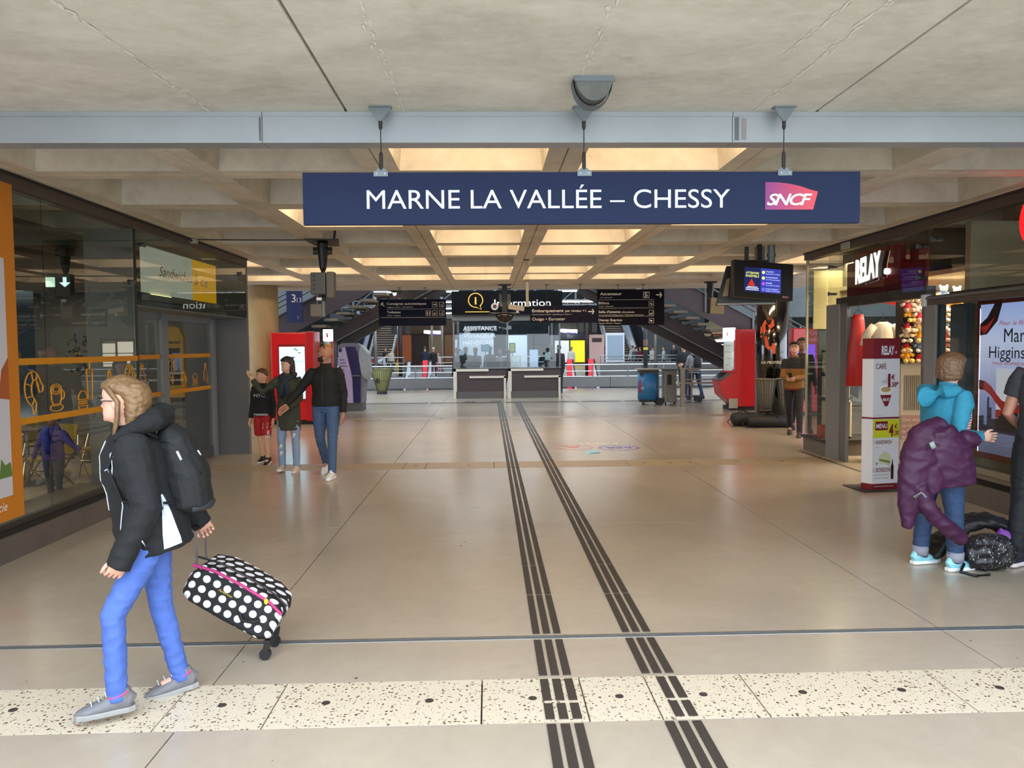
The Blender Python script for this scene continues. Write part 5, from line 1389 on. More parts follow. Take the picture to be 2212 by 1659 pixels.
pbox('light_gap', -0.009, -0.004, -0.05, -0.042, 0.07, 1.62, M('f2f5ff', 0.5, emit=1.5), t)
mi = M('1f2433', 0.5); mp_ = M('d0546a', 0.5, emit=0.2)
X_ = (0, -1, 0)
text('Pour la fête des mères,', mp_, t, (-0.009, -0.36, 1.43), X_, h=0.05, w=0.86, shear=0.3)
text('Mary', mi, t, (-0.009, -0.44, 1.255), X_, h=0.15, w=0.40)
text('Higgins Clark', mi, t, (-0.009, -0.21, 1.09), X_, h=0.13, w=1.05)
text('vous emmène à New York', mp_, t, (-0.009, -0.27, 1.02), X_, h=0.042, w=0.95, shear=0.3)
def strip_poly(pts, w, m, nm):
    mb = MB()
    for i in range(len(pts) - 1):
        a, b_ = Vector((-0.010, *pts[i])), Vector((-0.010, *pts[i + 1]))
        mb.add([a + Vector((0, 0, w / 2)), b_ + Vector((0, 0, w / 2)), b_ - Vector((0, 0, w / 2)), a - Vector((0, 0, w / 2))], [(0, 1, 2, 3)])
    mb.build(nm, m, t)
strip_poly([(-0.05, 0.80), (-0.15, 0.79), (-0.25, 0.74), (-0.34, 0.66), (-0.42, 0.60), (-0.5, 0.58)], 0.10, M('c03028', 0.5, emit=0.2), 'red_ribbon')
strip_poly([(-0.05, 0.80), (-0.13, 0.79)], 0.101, M('4a1a18', 0.5), 'ribbon_shade')
MB().poly([(-0.008, -0.05, 1.45), (-0.008, -0.17, 1.52), (-0.008, -0.28, 1.66), (-0.008, -0.40, 1.66), (-0.008, -0.33, 1.48), (-0.008, -0.16, 1.34), (-0.008, -0.05, 1.33)], (-1, 0, 0), 0.003).build('dark_ribbon', M('3a2020', 0.5), t)
MB().poly([(-0.011, -0.05, 1.42), (-0.011, -0.17, 1.44), (-0.011, -0.30, 1.53), (-0.011, -0.20, 1.40), (-0.011, -0.12, 1.34)], (-1, 0, 0), 0.002).build('red_ribbon', M('c03028', 0.5, emit=0.2), t)
sk = MB(); y = -0.05
random.seed(3)
while y > -1.2:
    w = random.uniform(0.03, 0.07); h = 0.36 + random.uniform(0, 0.18) + (0.16 if -0.24 < y < -0.18 else 0)
    sk.box(-0.0075, -0.006, y - w, y, 0.30, h); y -= w
sk.build('printed_skyline', M('3d4260', 0.5, emit=0.1), t)
pbox('book_picture', -0.0095, -0.007, -0.72, -0.33, 0.34, 0.98, M('dfe3f5', 0.5, emit=0.35), t)
sk = MB(); y = -0.33
while y > -0.72:
    w = random.uniform(0.03, 0.06); sk.box(-0.011, -0.0095, y - w, y, 0.34, 0.40 + random.uniform(0, 0.14)); y -= w
sk.build('printed_skyline', M('2b3038', 0.5), t)
strip_poly([(-0.33, 0.50), (-0.45, 0.51), (-0.6, 0.54), (-0.72, 0.60)], 0.09, M('c03028', 0.5, emit=0.2), 'red_ribbon')

# floor-standing price totem
t = thing('price_totem', 'tall white and dark red cardboard price stand for coffee and sandwiches', 'advertising stand', (4.60, 9.0, 0.012), R(4))
mw2 = M('d9dadf', 0.5); mrd = M('751622', 0.45)
MB().poly([(-0.13, 0.02, 0), (-0.065, -0.10, 0), (0.29, -0.06, 0), (0.29, 0.14, 0), (-0.05, 0.16, 0)], (0, 0, 1), 1.80).build('column', mw2, t)
def tot(z0, z1, m, nm, e=0.003):
    MB().poly([(-0.13 - e, 0.02, z0), (-0.065, -0.10 - e, z0), (0.29 + e, -0.06 - e, z0)], (0, 0, 1), 0.0) if False else None
    A = Vector((-0.133, 0.02, 0)); B = Vector((-0.065, -0.104, 0)); Cc = Vector((0.293, -0.064, 0))
    Z0, Z1 = Vector((0, 0, z0)), Vector((0, 0, z1))
    mb = MB().add([A + Z0, B + Z0, Cc + Z0, A + Z1, B + Z1, Cc + Z1], [(0, 1, 4, 3), (1, 2, 5, 4)])
    mb.build(nm, m, t)
tot(1.56, 1.802, mrd, 'red_header'); tot(0.0, 0.07, mrd, 'red_footer'); tot(0.845, 0.865, mrd, 'red_rule')
FX = Vector((0.358, 0.040, 0)).normalized(); FN = FX.cross(Vector((0, 0, 1)))
def fp(u, z, e=0.006): return Vector((-0.065, -0.104, z)) + FX * u + FN * e
def fbox(u0, u1, z0, z1, m, nm, e=0.004, sh=0.0):
    MB().add([fp(u0, z0, e), fp(u1, z0 + sh, e), fp(u1, z1 + sh, e), fp(u0, z1, e)], [(0, 1, 2, 3)]).build(nm, m, t)
def ft(s, u, z, h, w=None, m=mrd, b=0.0, **k): text(s, m, t, fp(u, z, 0.006), FX, h=h, w=w, bold=b, **k)
fbox(0.002, 0.355, 0.62, 0.84, M('c9cc2a', 0.5), 'yellow_field'); fbox(0.03, 0.20, 0.71, 0.815, mrd, 'red_tag', 0.005)
ft('RELAY', 0.10, 1.61, 0.105, 0.17, m_white, 0.03); ft('®', 0.28, 1.62, 0.03, None, m_white)
ft('CAFÉ', 0.025, 1.44, 0.065, 0.14); ft('1', 0.19, 1.23, 0.15, 0.035, b=0.05); ft('€', 0.235, 1.31, 0.06, b=0.01); ft(',50*', 0.235, 1.225, 0.06, 0.10, b=0.02)
ft('MENU', 0.042, 0.735, 0.055, 0.145, m_white, 0.01); ft('4', 0.215, 0.64, 0.14, 0.06, b=0.05); ft('€', 0.285, 0.725, 0.055, b=0.01); ft(',30', 0.28, 0.65, 0.055, 0.07, b=0.02)
ft('1 SANDWICH', 0.015, 0.545, 0.048, 0.24); ft('au choix*', 0.015, 0.50, 0.014, 0.07); ft('+', 0.04, 0.29, 0.05); ft('1 BOISSON', 0.015, 0.21, 0.055, 0.22)
ft('eau 50 cl ou Soda 33 cl', 0.015, 0.17, 0.018, 0.2, M('8a6a70', 0.5)); ft('ou Bière 33 cl** au choix', 0.015, 0.13, 0.018, 0.2, M('8a6a70', 0.5)); ft('*Voir conditions en magasin', 0.015, 0.885, 0.012, 0.12, M('8a8a8a', 0.5)); ft('Offre valable selon disponibilité en magasin', 0.02, 0.035, 0.012, 0.26, m_white)
# printed cup
MB().add([fp(0.085, 1.14, .005), fp(0.155, 0.995, .005), fp(0.195, 0.995, .005), fp(0.245, 1.14, .005)], [(0, 1, 2, 3)]).build('printed_cup', mrd, t)
MB().add([fp(0.078, 1.22, .0055), fp(0.092, 1.13, .0055), fp(0.24, 1.13, .0055), fp(0.255, 1.22, .0055)], [(0, 1, 2, 3)]).build('printed_cup_wall', M('e9e6e2', 0.5), t)
MB().add([fp(0.166 + 0.085 * math.cos(2 * PI * k / 18), 1.20 + 0.042 * math.sin(2 * PI * k / 18), .0062) for k in range(18)], [tuple(range(18))]).build('printed_cup_rim', M('f2f0ee', 0.5), t)
MB().add([fp(0.166 + 0.07 * math.cos(2 * PI * k / 18), 1.195 + 0.032 * math.sin(2 * PI * k / 18), .0068) for k in range(18)], [tuple(range(18))]).build('printed_coffee', M('b59a6a', 0.5), t)
text('RELAY', m_white, t, fp(0.125, 1.06, .0075), FX, h=0.035, w=0.09, bold=0.03)
MB().add([fp(0.10, 1.30, .005), fp(0.14, 1.26, .005), fp(0.19, 1.27, .005), fp(0.20, 1.36, .005), fp(0.15, 1.31, .005)], [(0, 1, 2, 3, 4)]).build('printed_steam', M('c2c3c8', 0.5), t)
MB().add([fp(0.09, 0.32, .005), fp(0.23, 0.28, .005), fp(0.24, 0.40, .005), fp(0.17, 0.46, .005), fp(0.09, 0.40, .005)], [(0, 1, 2, 3, 4)]).build('printed_sandwich', M('c9c9a2', 0.5), t)
MB().add([fp(0.09, 0.345, .006), fp(0.235, 0.31, .006), fp(0.235, 0.34, .006), fp(0.09, 0.37, .006)], [(0, 1, 2, 3)]).build('printed_salad', M('6f8a3a', 0.5), t)
MB().add([fp(u, z, .006) for u, z in ((0.25, 0.12), (0.285, 0.12), (0.287, 0.27), (0.275, 0.31), (0.275, 0.35), (0.262, 0.35), (0.262, 0.31), (0.248, 0.27))], [tuple(range(8))]).build('printed_bottle', M('3a1416', 0.4), t)
o = pbox('totem_foot', -0.22, 0.38, -0.2, 0.28, -0.012, 0.0, M('2b2725', 0.6), t)

# clothes rail, shelves, plush toys
t = thing('clothes_rail', 'red sloping display rails inside the shop doorway above the hanging clothes', 'clothes rail', (5.45, 11.2, 2.40))
for a, b_ in (((0.02, 0, 0.05), (0.75, -0.55, -0.15)), ((0.2, 0.15, 0.06), (0.9, -0.3, -0.12)), ((0.6, 0.1, 0.2), (0.75, -0.3, -0.05)), ((0.8, 0.1, 0.2), (0.85, -0.3, -0.05))):
    MB().bar(a, b_, 0.02, 0.07).build('rail', M('a01c10', 0.4), t)
MB().tube([(0.05, 0, 0.05), (0.05, 0, 0.22)], 0.01, 6).tube([(0.7, 0, 0.0), (0.7, 0, 0.22)], 0.01, 6).build('rod', m_black, t)
def garment(nm, lab, loc, m, pts, d, sl=None, wav=0.02):
    t = thing(nm, lab, 'clothing', loc)
    n = 24; rings = []
    for z, w, dd in pts:
        rings.append([Vector((w * math.cos(2 * PI * i / n), dd * math.sin(2 * PI * i / n) + wav * (pts[0][0] - z) * math.sin(i * 2.6), z)) for i in range(n)])
    MB().loft(rings).build('cloth', m, t, smooth=True)
    if sl:
        for s in (-1, 1):
            MB().tube([(s * sl[0], 0, sl[1]), (s * (sl[0] + 0.10), 0, sl[1] - 0.12), (s * (sl[0] + 0.13), 0, sl[1] - 0.28)], [(0.06, 0.05), (0.07, 0.05), (0.075, 0.05)], 10).build('sleeve', m, t, smooth=True)
    MB().tube([(-pts[0][1], 0, pts[0][0] + 0.01), (0, 0, pts[0][0] + 0.06), (pts[0][1], 0, pts[0][0] + 0.01)], 0.006, 5).tube([(0, 0, pts[0][0] + 0.06), (0, 0, pts[0][0] + 0.13)], 0.004, 5).build('hanger', m_black, t)
    return t
garment('red_dress', 'long red sleeveless dress hanging in the shop doorway', (5.38, 11.0, 0), M('a80f12', 0.5), [(2.18, 0.07, 0.03), (2.10, 0.09, 0.05), (1.95, 0.10, 0.06), (1.55, 0.14, 0.08), (1.14, 0.17, 0.10)], 0)
garment('white_shirt', 'sheer cream blouse on a hanger in the shop doorway beside the red dress', (5.62, 10.75, 0), M('cdbfa6', 0.6), [(2.06, 0.06, 0.03), (2.02, 0.14, 0.05), (1.92, 0.15, 0.06), (1.6, 0.15, 0.08), (1.36, 0.17, 0.09)], 0, (0.13, 2.0))
t = thing('shop_counter', 'cream counter unit on a dark base behind the price stand', 'counter', (5.62, 10.85, 0))
pbox('cabinet', 0, 0.45, 0, 0.5, 0.06, 0.78, M('a79e88', 0.5), t, 0.02); pbox('base', 0.03, 0.42, 0.03, 0.47, 0, 0.06, m_black, t); pbox('basket', 0.02, 0.3, 0.02, 0.4, 0.78, 1.0, M('6b4a30', 0.6), t)
t = thing('display_stand', 'white slatted stand with a pale pink text panel below the plush toys', 'display stand', (5.56, 10.15, 0))
pbox('panel', 0, 0.9, 0, 0.06, 0.12, 1.48, M('b5b2ac', 0.5), t, 0.004)
for k in range(14): pbox('slat', 0.05 + 0.028 * k, 0.064 + 0.028 * k, -0.012, 0, 0.85, 1.32, M('8b8880', 0.5), t)
pbox('pink_panel', 0.0, 0.7, -0.012, 0, 0.45, 0.78, M('9b8080', 0.5), t)
for i, s in enumerate(('Chez vous,', "on n'a pas", "de l'autre", 'de la gare')): text(s, M('d9cfcf', 0.5), t, (0.02, -0.014, 0.70 - 0.078 * i), h=0.042)
pbox('shelf', -0.02, 0.92, -0.12, 0.1, 1.48, 1.50, M('5b554b', 0.5), t); pbox('foot', 0, 0.9, -0.1, 0.2, 0.0, 0.12, m_steel_d, t)
pbox('back_board', -0.02, 0.92, 0.08, 0.12, 1.50, 2.45, M('3a332c', 0.6), t)
def plush(i, x, y, z, ca, cb, cc, s, lab):
    t = thing('plush_toy', lab, 'plush toy', (x, y, z), R(random.uniform(-25, 25)), 'plush toys on the shop display')
    a, b_, c_ = M(ca, 0.9), M(cb, 0.9), M(cc, 0.9)
    MB().ball((0, 0, 0.065 * s), (0.05 * s, 0.045 * s, 0.06 * s), 10).build('body', b_, t, smooth=True)
    MB().ball((0, -0.015 * s, 0.155 * s), (0.052 * s, 0.048 * s, 0.046 * s), 10).build('head', a, t, smooth=True)
    MB().ball((0, -0.06 * s, 0.145 * s), (0.024 * s, 0.022 * s, 0.018 * s), 8).build('muzzle', c_, t, smooth=True)
    MB().ball((0, -0.082 * s, 0.15 * s), 0.007 * s, 6).build('nose', m_black, t)
    for q in (-1, 1):
        MB().ball((q * 0.042 * s, -0.01 * s, 0.195 * s), (0.018 * s, 0.01 * s, 0.024 * s), 8).build('ear', a, t, smooth=True)
        MB().tube([(q * 0.04 * s, -0.01 * s, 0.10 * s), (q * 0.085 * s, -0.04 * s, 0.075 * s)], [0.02 * s, 0.022 * s], 8).build('arm', a, t, smooth=True)
        MB().tube([(q * 0.025 * s, -0.02 * s, 0.02 * s), (q * 0.045 * s, -0.09 * s, 0.012 * s)], [0.022 * s, 0.028 * s], 8).build('foot', c_, t, smooth=True)
        MB().ball((q * 0.018 * s, -0.057 * s, 0.168 * s), 0.006 * s, 6).build('eye', m_black, t)
pal = [('e8b63a', 'd9952a', 'f0d070', 'yellow'), ('1a1716', 'b01820', 'e8c9a8', 'black and red'), ('e5d3b8', 'c9a888', 'f0e6d8', 'cream'), ('c98a40', 'a86a2a', 'e8c9a0', 'tan'), ('e9e4dc', 'c23040', 'e0b0a0', 'white and red'), ('8a9ab5', '5a6f95', 'd9dde8', 'grey-blue'), ('e0a090', 'c97a6a', 'f0d0c8', 'pink')]
random.seed(11)
rows = 7; n = 0
pos = ['bottom row', 'second row up', 'third row up', 'middle row', 'third row from the top', 'second row from the top', 'top row']
cnm = ['at the doorway end', 'beside the doorway end', 'in the middle', 'beside the post', 'against the window post']
for r_ in range(rows):
    for c_ in range(5):
        p = pal[[0, 1, 2, 4, 3, 1, 5, 4, 6, 1, 2, 0, 1, 4, 3, 1, 2, 6, 5, 1, 0, 4, 1, 2, 3, 4, 2, 1, 6, 0, 3, 2, 0, 5, 4][n]]
        plush(n, 5.60 + 0.165 * c_ + random.uniform(-.012, .012), 10.10 + random.uniform(-.01, .01), 1.505 + 0.135 * r_, p[0], p[1], p[2], random.uniform(0.92, 1.05), '%s plush animal in the %s, %s' % (p[3], pos[r_], cnm[c_]))
        n += 1
# corner showcase
t = thing('white_shelf_cubes', 'stack of white open display cubes in the corner showcase', 'shelves', (5.42, 11.95, 0.25))
for z, w in ((0, 0.34), (0.62, 0.30), (1.02, 0.30)):
    h = 0.60 if z == 0 else 0.38
    mb = MB().box(0, w, 0, 0.02, z, z + 0.02).box(0, 0.02, 0, 0.35, z, z + h).box(w - 0.02, w, 0, 0.35, z, z + h).box(0, w, 0, 0.35, z + h - 0.02, z + h).box(0, w, 0, 0.35, z, z + 0.02).box(0, w, 0.33, 0.35, z, z + h)
    mb.build('cube', M('c9c2a8', 0.5), t)
t = thing('display_back_panel', 'cream back panel lit by a spotlight at the top of the corner showcase', 'panel', (5.32, 12.40, 2.0))
pbox('panel', 0, 0.55, 0, 0.03, 0, 0.95, M('b0a478', 0.6), t); pbox('dark_panel', 0.1, 0.55, 0.03, 0.05, -1.9, 0.0, M('2c3a40', 0.5), t)
t = thing('red_box', 'small red box at the bottom of the corner showcase', 'box', (5.32, 12.1, 0.25))
pbox('carton', 0, 0.09, 0, 0.1, 0, 0.2, m_red, t, 0.004)

# duffel bags on the floor by the black column
def duffel(lab, x, y, L, w, h, rz):
    t = thing('duffel_bag', lab, 'bag', (x, y, 0), R(rz))
    mb = MB().tube([(-L / 2, 0, h * .48), (-L / 2 + .03, 0, h * .5), (-L * .25, 0, h * .5), (L * .1, 0, h * .48), (L / 2 - .03, 0, h * .5), (L / 2, 0, h * .46)], [(w * .3, h * .3), (w * .48, h * .47), (w * .5, h * .5), (w * .5, h * .47), (w * .48, h * .48), (w * .3, h * .3)], 16, lat=(0, 1, 0))
    mb.build('bag_body', M('141416', 0.6, bump=0.5, bscale=10), t, smooth=True)
    for s in (-1, 1): MB().tube([(-L * .25, s * w * .3, h * .85), (-L * .12, s * w * .2, h * 1.12), (L * .05, s * w * .2, h * 1.1), (L * .18, s * w * .3, h * .85)], 0.012, 6).build('handle', m_black, t)
    MB().tube([(-L / 2, 0, h * .7), (-L / 2 - .12, -.05, h * .3), (-L / 2 - .05, -.12, 0.012), (-L * .3, -w * .55, 0.012)], 0.01, 6).build('strap', m_black, t)
duffel('black duffel bag with a trailing strap under the wire baskets', 5.50, 16.3, 0.55, 0.3, 0.30, 5)
duffel('longer black duffel bag lying at the foot of the black column by the man', 5.92, 15.95, 0.92, 0.30, 0.27, -4)

# projected light painted as flat coloured transit pictograms on the floor
t = thing('floor_projection', 'projected transit light painted in colour on the floor: ring shapes, arrow and the word Paris', 'painted floor light', (1.8, 13.1, 0.0004))
def ring(cx, cy, rx, ry, m, nm):
    mb = MB(); n = 28
    a = [Vector((cx + rx * math.cos(2 * PI * k / n), cy + ry * math.sin(2 * PI * k / n), 0)) for k in range(n)]
    b_ = [Vector((cx + rx * .9 * math.cos(2 * PI * k / n), cy + ry * .86 * math.sin(2 * PI * k / n), 0)) for k in range(n)]
    mb.add(a + b_, [(k, (k + 1) % n, n + (k + 1) % n, n + k) for k in range(n)]); mb.build(nm, m, t)
ma, mbp, mcy = M('cf5f4a', 0.35), M('5f3fc0', 0.35), M('8fd2f0', 0.35)
ring(-0.32, 0.05, 0.32, 0.33, ma, 'ring'); ring(0.42, -0.08, 0.35, 0.33, mbp, 'ring')
text('A', ma, t, (-0.32 + 0.12, 0.22, 0.0), (-1, 0, 0), (0, -1, 0), h=0.30, ext=0.0008, bold=0.03)
text('RER', mbp, t, (0.42 + 0.22, 0.05, 0.0), (-1, 0, 0), (0, -1, 0), h=0.22, w=0.46, ext=0.0008, bold=0.02)
text('PARIS', M('f0e8d8', 0.35), t, (0.50, 0.58, 0.0), (-1, 0, 0), (0, -1, 0), h=0.16, w=0.7, ext=0.0008, bold=0.03)
MB().add([(-0.02, -0.35, 0), (-0.24, -0.35, 0), (-0.14, -0.72, 0), (0.02, -0.72, 0)], [(0, 1, 2, 3)]).add([(-0.24, -0.66, 0), (0.06, -0.66, 0), (-0.20, -0.86, 0)], [(0, 1, 2)]).build('arrow', mcy, t)
# ------------------------------------------------------------------ people
def remesh(mb, voxel, smooth=2, noise_amp=0.0, nscale=9.0, cut=None):
    """turn overlapping lofts into one continuous skin"""
    me = bpy.data.meshes.new('r'); me.from_pydata(mb.v, [], mb.f); me.update()
    bm = bmesh.new(); bm.from_mesh(me); bmesh.ops.recalc_face_normals(bm, faces=bm.faces); bm.to_mesh(me); bm.free()
    o = bpy.data.objects.new('r', me); COL.objects.link(o)
    m = o.modifiers.new('r', 'REMESH'); m.mode = 'VOXEL'; m.voxel_size = voxel; m.use_smooth_shade = True
    if smooth:
        sm = o.modifiers.new('s', 'SMOOTH'); sm.iterations = smooth; sm.factor = 0.5
    dg = bpy.context.evaluated_depsgraph_get()
    out = bpy.data.meshes.new_from_object(o.evaluated_get(dg))
    bpy.data.objects.remove(o); bpy.data.meshes.remove(me)
    if noise_amp:
        vs = out.vertices
        ns = [v.normal.copy() for v in vs]
        for v, nn in zip(vs, ns):
            p = v.co
            w = noise.noise(Vector((p.x * nscale, p.y * nscale, p.z * nscale * 1.7)))
            w2 = noise.noise(Vector((p.x * nscale * 2.3 + 5, p.y * nscale * 2.3, p.z * nscale * 3.3)))
            v.co = p + nn * (noise_amp * (1 - 2.2 * abs(w)) + noise_amp * 0.4 * w2)
    return out
def rm_obj(nm, mb, mat, parent, voxel, **k):
    me = remesh(mb, voxel, **k)
    me.materials.clear(); me.materials.append(mat)
    me.polygons.foreach_set('use_smooth', [True] * len(me.polygons))
    o = bpy.data.objects.new(nm, me); COL.objects.link(o); o.parent = parent
    return o
HEADP = [(-0.02, .24, -.10, .14), (0.03, .34, -.14, .19), (0.10, .385, -.20, .25), (0.20, .385, -.28, .29), (0.32, .37, -.36, .315), (0.44, .355, -.42, .335), (0.52, .345, -.44, .34), (0.60, .365, -.455, .345), (0.72, .35, -.45, .34), (0.84, .27, -.40, .30), (0.93, .14, -.30, .22), (0.985, .0, -.16, .12)]
def head_mb(mb, T, hh, n=16):
    rings = []
    for z, f, b, w in HEADP:
        cy, ry = (f + b) / 2, (f - b) / 2
        rings.append([T @ Vector((w * hh * math.copysign(abs(math.cos(a)) ** 0.9, math.cos(a)), hh * (cy + ry * math.sin(a)), hh * z)) for a in [2 * PI * i / n for i in range(n)]])
    mb.loft(rings)
    mb.loft([[T @ Vector((hh * w * x, hh * (y), hh * z)) for x, y in ((-1, .33), (0, f), (1, .33), (0, .28))] for z, f, w in ((.53, .37, .035), (.46, .42, .045), (.37, .475, .07), (.33, .455, .08), (.30, .39, .06))])
    for s in (-1, 1):
        mb.ball(T @ Vector((s * .345 * hh, -.03 * hh, .43 * hh)), (.035 * hh, .075 * hh, .125 * hh), 10, T=T.to_3x3())
    mb.ball(T @ Vector((0, .36 * hh, .06 * hh)), (.08 * hh, .06 * hh, .06 * hh), 8, T=T.to_3x3())
def hand_mb(mb, W, D, P, s, curl=0.35, side=1, n=6):
    """W wrist, D pointing along the hand, P palm normal; five tapered bent fingers"""
    D = Vector(D).normalized(); P = Vector(P); P = (P - D * P.dot(D)).normalized(); S = D.cross(P) * side; W = Vector(W)
    mb.tube([W - D * .03 * s, W, W + D * .045 * s, W + D * .09 * s], [(.026 * s, .018 * s), (.028 * s, .019 * s), (.040 * s, .017 * s), (.040 * s, .013 * s)], 10, lat=S)
    for k, (o, L) in enumerate(((-.030, .070), (-.010, .079), (.010, .074), (.029, .058))):
        a = W + D * .088 * s + S * o * s; d = D + S * o * 2.0; d.normalize(); pts = [a - D * .02 * s, a]; c = 0
        for q in (.45, .3, .25):
            c += curl * .9; dd = d * math.cos(c) + P * math.sin(c); pts.append(pts[-1] + dd * L * q * s)
        mb.tube(pts, [.0088 * s, .0088 * s, .0080 * s, .0072 * s, .0052 * s], n, lat=S)
    a = W + D * .025 * s - S * .022 * s; d = (D * .75 - S * .65 + P * .25).normalized()
    mb.tube([a, a + d * .035 * s, a + (d + D * .4).normalized() * .062 * s, a + (d + D * .8).normalized() * .088 * s], [.013 * s, .011 * s, .0095 * s, .006 * s], n, lat=S)

def dirv(f, o, s):
    """unit vector hanging down, swung f deg forward (+y) and o deg outward (side s)"""
    f, o = R(f), R(o)
    return Vector((s * math.sin(o), math.sin(f) * math.cos(o), -math.cos(f) * math.cos(o)))
SKIN = 'c99a7f'
def person(label, loc, rz, H=1.7, voxel=0.02, skin=SKIN, hair='3a2a1e', hstyle='short', top='2a2a30', topk='jacket', pants='2a3550', pantk='long', shoe='202022', sole=None,
           legs=((12, 3, 8), (-10, 3, 20)), arms=((10, 8, 20, 5), (-8, 8, 10, 5)), lean=0, yaw=0, pitch=0, build=1.0, hem=None, hood=None, face=True, foot=(0, 0), group=None, loose=1.0, footz=None, wr=True, sit=False, cap=None, twist=0, curl=0.35, nofeet=False, bulk=1.0, sleeve=-0.012, top2=None):
    t = thing('person', label, 'person', loc, R(rz), group)
    s = H / 1.75; det = voxel < 0.013; n = 14 if det else 9
    # --- skeleton: side 0 = the figure's left (-x when facing +y), side 1 = right
    th, sh_, ft = 0.245 * H, 0.245 * H, 0.045 * H
    hipz0 = 0.0
    J = {}
    L = []
    for i, sd in enumerate((-1, 1)):
        a, o, k = legs[i]
        hip = Vector((sd * 0.088 * s * build, 0, 0)); knee = hip + dirv(a, o, sd) * th; ank = knee + dirv(a - k, o * .3, sd) * sh_
        L.append([hip, knee, ank])
    low = min(l[2].z for l in L)
    P0 = Vector((0, 0, ft * 1.0 - low))
    if footz: P0.z += footz
    for l in L:
        for j in range(3): l[j] = l[j] + P0
    lt = Matrix.Rotation(R(-lean), 4, 'X'); pel = P0 + Vector((0, 0, 0.02 * s))
    def up(x, y, z): return pel + lt @ Vector((x * s, y * s, z * s))
    shz = 0.465; SHW = 0.160 * build
    tw = Matrix.Rotation(R(twist), 4, 'Z')
    A = []
    for i, sd in enumerate((-1, 1)):
        f1, o1, f2, o2 = arms[i]
        S_ = up(sd * SHW, 0, shz); E_ = S_ + dirv(f1, o1, sd) * 0.172 * H; Wr = E_ + dirv(f2, o2, sd) * 0.15 * H
        A.append([S_, E_, Wr])
    neck0, neck1 = up(0, -0.01, 0.52), up(0, 0.005, 0.62)
    hh = 0.130 * H if H > 1.45 else 0.142 * H
    hb = neck1 + lt @ Vector((0, 0.01 * s, -0.015 * s))
    HT = Matrix.Translation(hb) @ Matrix.Rotation(R(-lean * 0.3), 4, 'X') @ Matrix.Rotation(R(yaw), 4, 'Z') @ Matrix.Rotation(R(-pitch), 4, 'X')
    skm = M(skin, 0.55)
    # --- body, one continuous skin
    b = MB()
    b.tube([up(0, 0, -0.06), up(0, 0, 0.05), up(0, 0, 0.2), up(0, 0, 0.38), up(0, 0, 0.48), up(0, 0, 0.53)], [(.12 * s, .085 * s), (.15 * s * build, .09 * s), (.12 * s, .08 * s), (.14 * s, .09 * s), (.13 * s, .07 * s), (.06 * s, .05 * s)], n)
    b.tube([neck0 - lt @ Vector((0, 0.01 * s, .04 * s)), neck0, neck1, neck1 + Vector((0, 0.01, .03 * s))], [.062 * s, .056 * s, .053 * s, .052 * s], n)
    for l in L: b.tube([l[0], (l[0] + l[1]) / 2, l[1], l[1] * .6 + l[2] * .4, l[2]], [.07 * s, .062 * s, .047 * s, .046 * s, .034 * s], n); b.tube([l[2], l[2] + Vector((0, 0.10 * s, -.03 * s))], [.034 * s, .026 * s], 8)
    for a in A: b.tube([a[0], (a[0] + a[1]) / 2, a[1], a[1] * .6 + a[2] * .4, a[2]], [.045 * s * build, .042 * s * build, .036 * s, .034 * s, .024 * s], n)
    if not det: head_mb(b, HT, hh, 12)
    else: head_mb(b, HT, hh, 18)
    me = remesh(b, voxel if det else 0.016, smooth=2 if det else 1)
    bm = bmesh.new(); bm.from_mesh(me); bpy.data.meshes.remove(me)
    hm = MB()
    for i, a in enumerate(A):
        fd = (a[2] - a[1]).normalized()
        P_ = Vector(((1 if i == 0 else -1), 0.15, 0.1))
        cu = curl[i] if isinstance(curl, (tuple, list)) else curl
        hand_mb(hm, a[2], fd, P_, 1.05 * s, cu, 1 if i == 0 else -1, 6 if det else 4)
    m2 = bpy.data.meshes.new('h'); m2.from_pydata(hm.v, [], hm.f); bm.from_mesh(m2); bpy.data.meshes.remove(m2)
    bmesh.ops.recalc_face_normals(bm, faces=bm.faces)
    bo = bpy.data.meshes.new('body'); bm.to_mesh(bo); bm.free()
    bo.materials.append(skm); bo.polygons.foreach_set('use_smooth', [True] * len(bo.polygons))
    o = bpy.data.objects.new('body', bo); COL.objects.link(o); o.parent = t
    # --- trousers
    pm = M(pants, 0.75, bump=0.25 if det else 0, bscale=220, var=0.10 if det else 0, vscale=9)
    vx = voxel if det else max(voxel, 0.018)
    c = MB(); q = loose
    c.tube([up(0, 0, -0.08), up(0, -0.005, -0.02), up(0, -0.008, 0.06), up(0, 0, 0.13)], [(.10 * s, .09 * s), (.155 * s * build, .115 * s * build), (.158 * s * build, .112 * s * build), (.135 * s * build, .095 * s * build)], n)
    for l in L:
        kk = l[1]; aa = l[2]
        if pantk == 'long':
            c.tube([l[0] + Vector((0, 0, .03)), l[0] * .6 + kk * .4, kk, kk * .55 + aa * .45, aa + (aa - kk).normalized() * .012 * s], [.088 * s * build, .083 * s * q * build, .062 * s * q, .058 * s * q, .050 * s * q], n)
        else:
            c.tube([l[0] + Vector((0, 0, .03)), l[0] * .6 + kk * .4, l[0] * .1 + kk * .9], [.092 * s, .095 * s, .092 * s], n)
    rm_obj('trousers' if pantk == 'long' else 'shorts', c, pm, t, vx, noise_amp=0.005 * s if (det and wr) else 0, nscale=12)
    # --- shoes
    sm = M(shoe, 0.55, bump=0.2 if det else 0, bscale=90)
